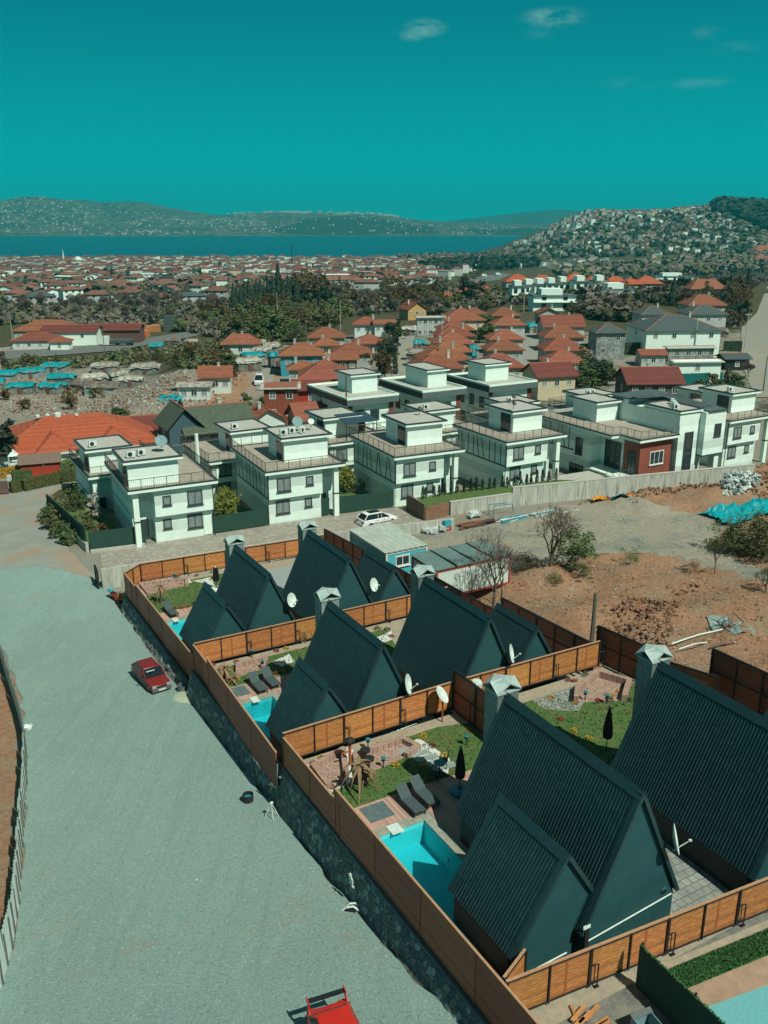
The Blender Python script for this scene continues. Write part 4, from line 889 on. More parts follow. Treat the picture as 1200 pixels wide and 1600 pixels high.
p = WL(11.6, 18.6, 4.6); T = empty('wall_box', p, TH, 'pale rounded box hung on the pine fence left of the chimney', 'box'); MB().lathe((0, -.16, 0), [(.30, 0), (.33, .5), (.28, .62)], 8).build('body', DISH, T); MB().box(-.05, -.2, -.3, .05, -.1, 0).build('bracket', STEEL, T)
p = WL(9.0, 33.9, 2.1); T = empty('floor_lamp', p, TH, 'white lamp with round shade beside the fence of the middle garden', 'lamp'); MB().tube((0, 0, -.4), (0, 0, .3), .03).build('post', STEEL, T); MB().lathe((0, 0, .2), [(.05, 0), (.2, .15), (.05, .35)], 10).build('shade', DISH, T)
# ---- front right corner: screened property
flat('paving', [(-.1, -.4), (22, -2.3), (22, -2.66), (5.2, -1.12), (-.1, -1.1)], G1, PAVEG, dz=.03)
SBASE = MB(); SBASE.prism([(-.4, -14), (26, -14), (26, -1.002), (-.4, -1.002)], 1.5, G1); SBASE.build('garden_terrace', mat('dusty_shadowed_ground', (.13, .14, .125), (.20, .19, .155), rough=.95, scale=2.5, bump=.02, bscale=18, c3=(.09, .10, .095)), kind='structure', loc=WL(0, 0, 0), rz=TH)  # ground colour darkened for the shadow beside the green screen fence
T = empty('green_screen_fence', WL(5.2, -1.25, G1), TH-PI/2-.02, 'tall dark green screen fence at the bottom right corner', 'fence')
b = MB(); b.box(0, -.03, 0, 9, .03, 1.95); b.build('screen', GREENF, T)
for k in range(4): MB().tube((k*2.6+.05, .06, 0), (k*2.6+.05, .06, 2.05), .05).build('post', STEEL, T)
b = MB(); rr = random.Random(3)
for k in range(500):
    x = rr.uniform(0, 9); b.obox((x, rr.gauss(0, .03), 1.96+rr.uniform(0, .03)), .03, .02, .04, rr.uniform(0, 3), rr.uniform(0, 3))
b.build('leafy_trim', GRASSF, T)
tp = [(5.35, -3.0), (5.35, -2.35), (26, -3.6), (26, -5.4), (9.5, -4.4)]
b = MB(); b.prism([(5.3, -1.18), (24, -2.95), (24, -4.2), (5.3, -2.2)], G1+.001, G1+.05)
for k in range(9000):
    x = rr.uniform(5.3, 16); y = -1.18-(x-5.3)*.096 - rr.uniform(0, 1.02); a = rr.uniform(0, 6.28); l = .03
    b.add([(x-l*math.cos(a), y-l*math.sin(a), G1+.05), (x+l*math.cos(a), y+l*math.sin(a), G1+.05), (x, y, G1+.05+rr.uniform(.04, .09))], [(0, 1, 2)])
b.build('grass', GRASSF, kind='stuff', loc=WL(0, 0, 0), rz=TH, label='strip of bright green artificial turf inside the green screen fence')
flat('deck', [(5.3, -2.21), (24, -4.21), (24, -6.1), (5.3, -3.12)], G1, mat('tan_deck', (.36, .24, .165), (.28, .19, .13), rough=.8, scale=2), dz=.09)
T = empty('raised_pool', WL(5.5, -7.9, G1), TH-.155, 'pale blue pool surface at the bottom right corner', 'pool'); MB().box(0, 0, 0, 18, 4.7, .12).build('pool_cover', POOLD, T); b = MB(); b.box(-.12, -.1, 0, 0, 4.8, .16); b.build('rim', COPING, T)
T = empty('equipment_cabinet', WL(3.45, -3.6, G1), TH-.1, 'small open-topped grey cabinet beside the green screen fence', 'cabinet'); T.scale = (.8, .7, .75)
b = MB(); b.box(0, 0, 0, .04, 1.4, .9); b.box(.96, 0, 0, 1.0, 1.4, .9); b.box(.04, 0, 0, .96, .04, .9); b.box(.04, 1.36, 0, .96, 1.4, .9); b.build('body', mat('blue_grey_sheet', (.16, .30, .34), rough=.5), T); b = MB(); b.obox((.5, 1.3, .96), 1.1, .3, .04, rx=.3); b.build('lid', BUMPER, T)
rr = random.Random(11)
for i in range(9):
    u, v = 2.0+rr.uniform(0, 1.4), -1.2-rr.uniform(0, 1.2); L_ = rr.uniform(.5, 1.3)
    b = MB(); b.obox((0, 0, .04), L_, rr.uniform(.10, .22), .05); b.build('timber_offcut', LUMBER, label='pale timber offcut on the ground below the front pine fence', cat='plank', group='timber offcuts below the front fence', loc=WL(u, v, G1+.005+.055*(i % 3)), rz=TH+rr.uniform(-.35, .45)+(1.4 if i == 4 else 0))
# ------------------------------------------------------------------ white villas
def railing(T, pts, z, hgt=.95, bay=1.35, name='railing', m=None):
    m = m or RAIL
    for (x0, y0), (x1, y1) in zip(pts, pts[1:]):
        L_ = math.hypot(x1-x0, y1-y0); n = max(1, round(L_/bay)); b = MB(); dx, dy = (x1-x0)/L_, (y1-y0)/L_
        b.tube((x0, y0, z+hgt), (x1, y1, z+hgt), .035, n=5); b.tube((x0, y0, z+.12), (x1, y1, z+.12), .018, n=4)
        for i in range(n+1): f = L_*i/n; b.tube((x0+dx*f, y0+dy*f, z), (x0+dx*f, y0+dy*f, z+hgt), .032, n=5)
        k = max(2, int(L_/.19))
        for i in range(1, k): f = L_*i/k; b.tube((x0+dx*f, y0+dy*f, z+.12), (x0+dx*f, y0+dy*f, z+hgt), .011, n=3, cap=False)
        b.build(name, m, T)
def window(T, x, z, w, hh, y=0., axis='y', s=-1, fr=.11, pane=None, m=None, door=False, name='window', split=1, sill=True):
    # set into a wall whose outer face is at y (axis 'y': wall runs along x) looking towards s
    m = m or FRAME; pane = pane or CURT
    def bx(b, a0, a1, d0, d1, z0, z1):
        if axis == 'y': b.box(a0, y+s*d0, z0, a1, y+s*d1, z1)
        else: b.box(y+s*d0, a0, z0, y+s*d1, a1, z1)
    f = MB(); bx(f, x, x+w, .004, .07, z, z+fr); bx(f, x, x+w, .004, .07, z+hh-fr, z+hh); bx(f, x, x+fr, .004, .07, z+fr, z+hh-fr); bx(f, x+w-fr, x+w, .004, .07, z+fr, z+hh-fr)
    for k in range(split): xm = x+w*(k+1)/(split+1); bx(f, xm-.035, xm+.035, .005, .055, z+fr, z+hh-fr)
    W_ = f.build('door' if door else name, m, T)
    p = MB(); bx(p, x+fr, x+w-fr, .003, .025, z+fr, z+hh-fr); p.build('pane', pane, W_)
    if not door and sill: q = MB(); bx(q, x-.08, x+w+.08, .004, .16, z-.07, z-.01); q.build('sill', m, W_)
    return W_
def ac(label, p, rz):
    T = empty('air_conditioner', p, rz, label, 'air conditioner', 'air conditioner units on the flat roofs')
    MB().box(-.42, -.16, .06, .42, .16, .66).build('casing', DISH, T)
    MB().lathe((-.1, -.165, .36), [(.23, 0), (.23, .012)], 16, Quaternion((1, 0, 0), PI/2)).build('fan_grille', STEEL, T)
    b = MB(); b.box(-.35, -.14, 0, -.3, .14, .06); b.box(.3, -.14, 0, .35, .14, .06); b.build('feet', STEEL, T)
ACN = [0]
def flat_roof_box(T, x0, x1, y0, y1, z0, hgt, over=.45, wall=WHITE, par=.18, name='penthouse', trim=TRIM):
    B_ = MB(); B_.box(x0, y0, z0, x1, y1, z0+hgt); b_ = B_.build(name, wall, T)
    s = MB(); s.box(x0-over, y0-over, z0+hgt+.002, x1+over, y1+over, z0+hgt+.22); s.build('roof_slab', WHITE2, b_)
    t = MB(); zz = z0+hgt+.222; a, b, c, d = x0-over, x1+over, y0-over, y1+over
    t.box(a, c, zz, b, c+.18, zz+par); t.box(a, d-.18, zz, b, d, zz+par); t.box(a, c+.18, zz, a+.18, d-.18, zz+par); t.box(b-.18, c+.18, zz, b, d-.18, zz+par); t.build('parapet', trim, b_)
    f = MB(); f.box(a+.18, c+.18, zz, b-.18, d-.18, zz+.03); f.build('roof_screed', CONC2, b_)
    return b_
def villa(label, u, v, zs, w, d, pent, zg=0., truss=True, col='right', mirror=False, windows=True, street=True, acs=0, group='white flat-roofed villas', railm=None, penth=2.4, dishes=0, rot=0.):
    # u,v: front left corner of the roof terrace slab, zs its top height; body inset below
    T = empty('villa', WL(u, v, zg), TH+rot, label, 'house', group)
    H = zs-zg; inset = .5; z1 = H-.34; zm = z1*.50
    rec0, rec1 = (w-inset-2.0, w-inset) if col == 'right' else (inset, inset+2.1)       # recess by the entrance
    xa, xb = (inset, rec0) if col == 'right' else (rec1, w-inset)
    up = MB(); up.box(xa, inset, zm, xb, d-inset, z1); up.build('upper_wall', WHITE, T)
    lo = MB(); lo.box(xa+(.0 if col == 'right' else 0), inset+.55, -.8, xb, d-inset, zm-.002); lo.build('lower_wall', WHITE, T)
    rc = MB(); rc.box(rec0+.002, inset+2.0, -.8, rec1-.002, d-inset-.01, z1-.001); rc.build('recessed_wall', WHITE, T)
    cx = rec1-.62 if col == 'right' else rec0+.0
    MB().box(cx, inset, -.8, cx+.55, inset+.55, z1).build('column', WHITE2, T)
    MB().box(cx-.02, inset-.02, zm-.35, cx+.57, inset+.57, zm-.2).build('column_band', TRIM, T)
    MB().box(rec0+.25 if col == 'right' else rec0+.75, inset+1.93, .02, rec0+1.15 if col == 'right' else rec0+1.7, inset+1.995, 2.15).build('door', GLASS, T)
    s = MB(); s.box(0, 0, z1+.002, w, d, H-.04); s.build('roof_slab', WHITE2, T)
    t = MB()
    for q in ((-.04, -.04, H-.038, w+.04, .12, H+.10), (-.04, d-.12, H-.038, w+.04, d+.04, H+.10), (-.04, .12, H-.038, .12, d-.12, H+.10), (w-.12, .12, H-.038, w+.04, d-.12, H+.10)): t.box(*q)
    t.build('slab_trim', TRIM, T)
    MB().box(.12, .12, H-.038, w-.12, d-.12, H).build('terrace_floor', TERR, T)
    railing(T, [(.1, d-.1), (.1, .1), (w-.1, .1), (w-.1, d-.1), (.1, d-.1)], H+.10, m=railm)
    x0, x1, y0, y1 = pent
    P = flat_roof_box(T, x0, x1, y0, y1, H+.001, penth)
    MB().box(x0-.06, y0+.5, H+.05, x0-.003, y0+2.4, H+2.2).build('door', GLASS, P)
    if windows:
        yy = inset; span = xb-xa
        big = xa+(.9 if col == 'right' else span-2.6); sml = xa+(span-1.9 if col == 'right' else .8)
        for z in (zm+.75, .95):
            y_ = yy if z > zm else yy+.55
            window(T, big, z, 1.55, 1.5, y_, split=1); window(T, sml, z+.35, .85, 1.0, y_, split=0)
    if truss:
        xw = inset
        b = MB(); b.box(xw-.045, inset, zm-.06, xw-.004, d-inset, zm+.10); b.build('floor_band', TRIM, T)
        n = 9; yy = inset+.1; rr = random.Random(int(u*10)); st = (d-2*inset-.2)/n
        for i in range(n+1):
            ya = yy+st*i; yb = ya+(rr.choice((-.5, .45, 0, .6)) if 0 < i < n else 0); yb = max(inset+.1, min(d-inset-.1, yb))
            b = MB(); dd = Vector((0, yb-ya, z1-zm-.15)); L_ = dd.length; ang = math.atan2(yb-ya, z1-zm-.15)
            b.obox((xw-.024-.0012*(i % 2), (ya+yb)/2, (z1+zm+.1)/2), .04, .10, L_, rx=-ang); b.build('facade_strip', TRIM, T)
    else:
        MB().box(inset-.045 if col == 'right' else rec0-.0, inset+2.1, zm-.06, (inset if col == 'right' else rec0)-.004, d-inset, zm+.08).build('floor_band', TRIM, T)
    MB().tube((w-inset+.08 if col != 'right' else inset-.1, inset+.1, 0), (w-inset+.08 if col != 'right' else inset-.1, inset+.1, z1), .05).build('downpipe', TRIM, T)
    for k in range(acs):
        ACN[0] += 1; x, y = WL(u+x0+.8+k*1.1, v+y0+1.2+.3*(k % 2), 0)[:2]
        ac('white air conditioner unit on a villa roof box', (x, y, zs+penth+.29), TH+.3*k)
    return T
AN = ['']
villa('white villa at the left end of the street, entrance column on its left corner', 3.0, 64.9, 6.0, 9.0, 12.4, (.4, 5.4, 1.3, 6.2), truss=False, col='left', acs=2, rot=-.05)
villa('white villa with dark diagonal strips, second in the front row, between two green screens', 17.2, 64.6, 6.0, 9.1, 12.6, (3.3, 8.4, 3.2, 8.4), acs=3, rot=-.06)
villa('white villa with dark diagonal strips, behind the parked white car', 31.9, 63.1, 6.1, 9.1, 12.6, (3.6, 8.2, 3.8, 9.4), acs=0, rot=-.06)
villa('white villa with dark diagonal strips behind the lawn and the row of young cypresses', 45.4, 60.6, 6.7, 9.0, 11.2, (3.5, 7.9, 3.5, 8.4), zg=.9, acs=0)
# second row, backing on the first
villa('white villa partly hidden behind the leftmost villa, beside the orange-roofed house', 2.0, 78.6, 4.2, 8.6, 10.5, (.6, 5.0, 1.6, 6.8), zg=-1.2, truss=False, windows=False, acs=1, col='left')
villa('white villa seen between the first and second villas of the street', 15.8, 78.8, 4.0, 9.0, 11.0, (4.2, 8.8, 3.0, 8.2), zg=-1.2, truss=False, acs=1)
villa('white villa behind the second, with a dark blue awning on its roof box', 31.6, 79.2, 4.2, 9.0, 11.0, (1.2, 6.0, 3.2, 8.2), zg=-1.8, truss=False, acs=0)
villa('white villa behind the one with the parked white car', 46.0, 78.2, 4.0, 9.0, 11.5, (.9, 5.7, 2.4, 7.4), zg=-2, truss=False, acs=1)
villa('white villa behind the one with the young cypresses', 58.4, 76.0, 4.1, 9.4, 11.5, (1.0, 5.6, 2.5, 7.5), zg=-2, truss=False, acs=1)
villa('white villa at the far right behind the big modern one', 74.0, 76.5, 3.6, 9.5, 11.5, (.8, 5.6, 3.0, 8.2), zg=-2.4, truss=False, acs=2)
villa('white villa cut off by the right edge of the picture', 77.6, 56.2, 6.6, 9.0, 13.0, (4.0, 8.6, 3.4, 8.4), zg=.4, truss=False, acs=1)
villa('white villa with long terrace behind the modern villa tower', 88.5, 70.0, 3.9, 9.5, 11.5, (2.4, 7.2, 2.5, 7.4), zg=-2.2, truss=False, acs=1)
# blue awning with its posts
T = empty('awning', WL(34.6, 80.0, 4.2), TH, 'dark blue sloping awning on a villa roof terrace', 'awning'); b = MB(); b.add([(0, 0, 2.25), (4.6, 0, 2.2), (4.6, 3.4, 2.75), (0, 3.4, 2.8), (0, 0, 2.15), (4.6, 0, 2.1), (4.6, 3.4, 2.65), (0, 3.4, 2.7)], [(0, 1, 2, 3), (7, 6, 5, 4), (0, 4, 5, 1), (1, 5, 6, 2), (2, 6, 7, 3), (3, 7, 4, 0)]); b.build('canopy', mat('slate_blue_cloth', (.02, .06, .085), rough=.7), T)
for x in (.1, 4.5):
    for y in (.1, 3.3): MB().tube((x, y, 0), (x, y, 2.15+y*.14), .05).build('post', STEEL, T)
b = MB(); b.box(.2, 3.2, .05, 4.4, 3.25, 2.4); b.build('curtain', mat('dark_curtain', (.04, .05, .05), rough=.9), T)
# big roof dishes
for i, (u, v, z, r, lb) in enumerate(((7.6, 68.4, 9.4, .62, 'grey-blue satellite dish on the roof box of the leftmost villa'), (23.5, 70.2, 9.35, .60, 'grey-blue mesh satellite dish on the roof box of the second villa'), (25.0, 69.8, 9.3, .36, 'small white satellite dish on the roof box of the second villa'),
        (39.6, 70.3, 9.2, .3, 'dark small satellite dish on the roof box of the third villa'), (52.0, 68.2, 9.9, .3, 'dark small satellite dish on the roof box of the fourth villa'), (49.3, 64.6, 9.9, .28, 'dark small dish at the front corner of the fourth villa roof box'))):
    T = empty('satellite_dish', WL(u, v, z), TH-1.75, lb, 'satellite dish', 'satellite dishes on the villa roofs'); q = Vector((.8, 0, .6)).to_track_quat('Z', 'Y')
    MB().lathe((0, 0, .35), [(r*k/5., .2*r*(k/5.)**2) for k in range(6)] + [(r, .2*r-.02), (.01, -.02)], 20, q).build('reflector', mat('grey_blue_dish', (.16, .28, .29), rough=.6) if i < 2 else DISH if i == 2 else STEEL, T)
    MB().tube((-.1, 0, -.4), (-.05, 0, .3), .035).build('mast', STEEL, T); MB().tube((0, 0, .1), (.55*r, 0, .75), .015).build('receiver_arm', STEEL, T)
# ---- the big modern villa on the right
VU, VV, VZ = 61.2, 55.3, .1
T = empty('villa', WL(VU, VV, VZ), TH, 'big modern white villa with a red brick bay and a tall narrow window', 'house', 'white flat-roofed villas')
def bx(name, x0, y0, z0, x1, y1, z1, m=WHITE, p=None): b = MB(); b.box(x0, y0, z0, x1, y1, z1); return b.build(name, m, p or T)
H = 6.1
bx('brick_bay', .7, .7, 0.9, 5.9, 3.4, H-.35, BRICKR); bx('stone_base', .72, .72, -1.2, 5.88, 3.4, .898, mat('grey_stone_base', (.12, .16, .16), (.07, .1, .1), rough=.9, scale=4, bump=.03)); bx('wall', .9, 3.42, -1.2, 6.2, 7.6, H-.35)
bx('terrace_wall', -1.6, 1.2, -1.2, .68, 3.4, 1.2); bx('balcony_slab', -2.0, 1.0, 1.202, .68, 3.41, 1.4, WHITE2); bx('balcony_slab', -1.6, 3.42, 1.202, .88, 7.5, 1.4, WHITE2)
bx('wall', -.9, 7.62, -1.2, 6.2, 19, H-.35)
bx('roof_slab', -.1, 0, H-.34, 6.4, 3.4, H, WHITE2); bx('roof_slab', -1.4, 3.42, H-.34, 6.4, 19.4, H, WHITE2)
for q in ((-.14, -.04, 6.44, .1), (-.14, .1, .1, 3.38), (-1.44, 3.38, -.16, 3.54), (-1.44, 3.56, -1.26, 19.4)): bx('slab_trim', q[0], q[1], H-.02, q[2], q[3], H+.12, TRIM)
bx('terrace_floor', .1, .1, H+.001, 6.4, 19.2, H+.03, TERR); bx('terrace_floor', -1.2, 3.6, H+.001, .098, 19.2, H+.03, TERR)
railing(T, [(6.3, .05), (0, .05), (0, 3.45), (-1.3, 3.45), (-1.3, 19)], H+.12); railing(T, [(.5, 1.1), (-1.9, 1.1), (-1.9, 3.3)], 1.4)
window(T, 2.4, 2.6, 2.3, 1.7, .7, pane=GLASS, m=WFRAME, split=2); window(T, 1.3, 1.4, 1.3, 2.9, .7, 'x', -1, pane=GLASS, door=True)
window(T, 4.0, 1.45, 2.8, 3.4, .9, 'x', -1, pane=GLASS, door=True, split=2); window(T, 4.0, -1.1, 2.6, 2.2, .9, 'x', -1, pane=GLASS, door=True, split=1)
window(T, 9.0, 2.4, 1.3, 2.2, -.9, 'x', -1, pane=GLASS, split=1); window(T, 8.6, -1.1, 2.6, 2.2, -.9, 'x', -1, pane=GLASS, door=True, split=1)
for i, dy in enumerate((0, .8, -.7, .9, -.5, .6)):
    b = MB(); b.obox((-.93-.0015*(i % 2), 11.6+i*1.2, 4.3), .04, .10, 2.7+abs(dy)*.3, rx=-math.atan2(dy, 2.6)); b.build('facade_strip', TRIM, T)
bx('floor_band', -.95, 10.6, 2.7, -.905, 19, 2.9, TRIM)
# stair tower with tall window, upper box and roof
bx('tower', 6.42, .2, -1.2, 9.9, 9, H+2.3); tw = window(T, 7.5, .6, 1.5, 5.6, .2, pane=GLASS, split=0); bx('tower_band', 6.40, .17, .55, 9.92, .2, .75, TRIM)
bx('transom', 7.55, .10, 4.0, 8.95, .19, 4.2, TRIM, tw); bx('transom', 7.55, .10, 1.9, 8.95, .19, 2.05, TRIM, tw)
ub = bx('upper_box', 9.92, -.7, 3.2, 13.5, 10, H+2.5); bx('upper_box_band', 9.90, -.72, 3.0, 13.52, 9.9, 3.19, TRIM); window(T, 11.6, 5.4, 1.2, 1.6, -.7, pane=GLASS, split=0)
bx('column', 12.4, -.5, -1.2, 13.2, .4, 2.99, WHITE2); bx('wall', 10.0, 2.5, -1.2, 13.3, 10, 2.99); window(T, 10.9, -1.0, 1.1, 3.3, 2.5, pane=GLASS, door=True, split=0)
P = flat_roof_box(T, 6.6, 9.7, .4, 5.8, H+2.302, .25, over=.4); flat_roof_box(T, 2.4, 6.0, 10.4, 15.0, H+.04, 2.3)
b = MB(); b.add([(6.2, 8.6, H+3.4), (13.8, 8.6, H+2.9), (13.8, -.9, H+2.56), (10.25, -.9, H+2.6), (10.25, 6.9, H+3.2), (6.2, 6.9, H+3.35)], [(0, 5, 4, 3, 2, 1)]); b.add([(6.2, 8.6, H+3.3), (13.8, 8.6, H+2.8), (13.8, -.9, H+2.51), (10.25, -.9, H+2.51), (10.25, 6.9, H+3.1), (6.2, 6.9, H+3.25)], [(0, 1, 2, 3, 4, 5)]); b.build('dark_roof', SLATE, T)
bx('rear_box', 6.45, 9.02, H+.04, 13.4, 12, H+2.9); bx('rear_roof', 6.2, 8.62, H+2.92, 13.7, 12.3, H+3.05, SLATE)
MB().tube((.2, .62, -1), (.2, .62, H-.4), .05).build('downpipe', TRIM, T)
for k in range(4): ac('air conditioner on the roof of the big modern villa, %s from the left' % ORD[k], WL(VU+7.0+k*.75, VV+1.6+k*.9, VZ+H+2.81), TH+.2*k)
# ---- row of villas with a dark roof band (third row)
def band_villa(label, u, v, z, w, d, pent):
    T = empty('villa', WL(u, v, -1.3), TH, label, 'house', 'villas with dark roof bands'); H = z+1.3
    bx_ = lambda n, a, b_, c, d_, e, f, m=WHITE, p=None: (lambda q: (q.box(a, b_, c, d_, e, f), q.build(n, m, p or T))[1])(MB())
    bx_('wall', .5, .9, 0, w-.5, d-.5, H-.9)
    bx_('roof_band', 0, 0, H-.898, w, d, H, mat('grey_roof_band', (.10, .14, .14), (.08, .115, .115), rough=.6)); 
    q = MB(); q.box(-.03, .02, H-.9, 0-.002, d, H-.0); q.build('side_band', TRIM, T)
    bx_('roof_rim', 0, 0, H+.001, w, .2, H+.3, WHITE2); bx_('roof_rim', 0, .2, H+.001, .2, d, H+.3, WHITE2); bx_('roof_rim', w-.2, .2, H+.001, w, d, H+.3, WHITE2); bx_('roof_rim', .2, d-.2, H+.001, w-.2, d, H+.3, WHITE2)
    bx_('roof_screed', .2, .2, H+.001, w-.2, d-.2, H+.04, CONC2)
    P = flat_roof_box(T, *pent, H+.04, 2.5, over=.4, trim=TRIM)
    bx_('red_panel', w-1.3, .82, 1.5, w-.5, .898, H-.92, mat('brick_red_panel', (.20, .05, .035), rough=.8))
    if w > 8.6: bx_('red_panel', .5, .82, 2.8, 1.3, .898, H-.92, MATS['brick_red_panel'])
    window(T, 1.7, 3.1, 1.6, 2.4, .9, pane=GLASS, door=True, split=1); window(T, 4.3, 3.8, 1.5, 1.5, .9, pane=GLASS, split=1)
    for i in range(4): window(T, 2.0+i*2.8, 3.6, 1.3, 1.7, .5, 'x', -1, pane=GLASS, split=1)
    for i in range(2): window(T, 3.0+i*4.2, .6, 1.3, 1.5, .5, 'x', -1, pane=GLASS, split=1)
    bx_('balcony', 1.2, -1.1, 2.6, w-1.4, .88, 2.8, WHITE2); railing(T, [(1.2, .8), (1.2, -1.05), (w-1.4, -1.05), (w-1.4, .8)], 2.8)
band_villa('white villa with dark roof band, leftmost of three, behind the tall lamp pole', 42.8, 95.6, 6.0, 8.8, 14.0, (3.2, 7.6, 4.6, 9.4))
band_villa('white villa with dark roof band, middle one of three', 55.6, 95.3, 6.0, 8.1, 13.8, (2.9, 6.4, 3.2, 10.0))
band_villa('white villa with dark roof band, rightmost of three', 67.6, 94.6, 6.0, 9.6, 12.5, (2.2, 6.8, 4.2, 9.2))
# ---- screens, walls and street furniture around the villas
def screen(label, P0, P1, z0, hh, m=GREENF, name='green_screen_fence', cat='fence', group='green mesh screens of the villas', th=.05, posts=True, cap=False):
    (u0, v0), (u1, v1) = P0, P1; L_ = math.hypot(u1-u0, v1-v0); a = math.atan2(v1-v0, u1-u0); T = empty(name, WL(u0, v0, z0), TH+a, label, cat, group)
    b = MB(); b.box(0, -th, 0, L_, th, hh); b.build('screen' if posts else 'wall_body', m, T)
    if posts:
        n = max(1, round(L_/2.2))
        for k in range(n+1): x = min(L_-.04, max(.04, L_*k/n)); MB().box(x-.035, th+.001, 0, x+.035, th+.07, hh+.05).build('post', STEEL, T)
    if cap: MB().box(-.02, -th-.03, hh+.001, L_+.02, th+.03, hh+.06).build('coping', CONC2, T)
    return T
screen('green mesh screen left of the leftmost villa, meeting the corner post', (-.8, 66.6), (4.6, 65.9), .05, 1.9)
screen('green mesh screen between the first and the second villa of the street', (11.6, 65.6), (17.6, 65.3), .05, 1.8)
screen('green mesh screen between the second villa and the white car', (25.4, 65.3), (32.2, 64.0), .05, 1.9)
screen('short green mesh gate under the recess of the second villa', (23.6, 65.4), (24.9, 65.35), .05, 1.9)
screen('green mesh screen along the side garden at the left end', (-1.0, 66.9), (-2.2, 80.5), .9, 1.5)
screen('pale concrete wall under the side garden screen at the left end', (-1.05, 66.4), (-2.3, 80.8), -.9, 1.8, m=CONC2, name='concrete_wall', cat='wall', group='concrete walls', th=.14, posts=False)
screen('narrow white framed door beside the leftmost villa', (10.6, 65.55), (11.35, 65.5), .05, 2.0, m=WHITE2, name='garden_door', cat='door', group='garden doors', posts=True)
screen('low concrete kerb wall in front of the left green screen', (-.8, 66.2), (4.4, 65.5), -.3, .5, m=CONC2, name='concrete_wall', cat='wall', group='concrete walls', th=.2, posts=False)
screen('dark steel gate at the corner of the paved street', (-1.9, 57.9), (-1.75, 59.6), -.6, 1.7, m=STEEL, name='steel_gate', cat='gate', group='steel gates', th=.05)
screen('long streaked concrete wall along the back of the pine fence and the street', (-1.6, 58.0), (21.6, 56.6), -1.3, 2.5, m=CONC, name='concrete_wall', cat='wall', group='concrete walls', th=.16, posts=False)
screen('streaked concrete wall in front of the parked white car', (21.6, 56.6), (34.2, 54.6), -1.2, 2.35, m=CONC, name='concrete_wall', cat='wall', group='concrete walls', th=.16, posts=False)
screen('tall streaked concrete wall below the big modern villa', (44.4, 57.9), (76.8, 51.2), -.8, 3.0, m=CONC, name='concrete_wall', cat='wall', group='concrete walls', th=.2, posts=False, cap=True)
screen('lower concrete wall in front of the villa lawn', (36.4, 58.6), (44.4, 57.9), -.8, 2.3, m=CONC, name='concrete_wall', cat='wall', group='concrete walls', th=.2, posts=False, cap=True)
screen('brown ribbed sheet wall at the end of the street', (33.2, 62.4), (32.9, 58.2), -.5, 2.4, m=RUST, name='sheet_wall', cat='wall', group='brown sheet walls', th=.1, posts=False)
screen('gate of dark lattice bars in front of stacked firewood', (32.9, 58.1), (36.2, 58.5), -.4, 2.0, m=mat('firewood_behind_lattice', (.30, .17, .10), (.10, .05, .03), rough=.9, scale=9), name='lattice_gate', cat='gate', group='lattice gates', th=.05)
drape('lawn_terrace', [W(33.3, 62.2), W(33.3, 59), W(36.4, 58.9), W(44.4, 58.2), W(52, 56.8), W(56, 58.8), W(53.5, 60.6), W(45.4, 61.4), W(45, 63.0)], GRASSM, .03, 2., hf=lambda x, y: 1.15)
drape('side_garden', [W(-1.9, 79.5), W(-.8, 67.3), W(3.0, 66.6), W(3.0, 77.5), W(.8, 79.5)], GRASSM, .03, 2., hf=lambda x, y: .35)
drape('garden', [W(12.3, 66.2), W(17.4, 65.9), W(17.4, 79), W(12.3, 79)], GRASSM, .03, 2., hf=lambda x, y: .05); drape('garden', [W(26.5, 66), W(31.8, 65), W(31.8, 79), W(26.5, 79)], GRASSM, .03, 2., hf=lambda x, y: .05)
MB().prism([(36.4, 58.9), (44.4, 58.1), (60, 54.6), (60, 62), (33.4, 63), (33.4, 58.9)], -1, 1.13).build('terrace_fill', CONC2, kind='structure', loc=WL(0, 0, 0), rz=TH)
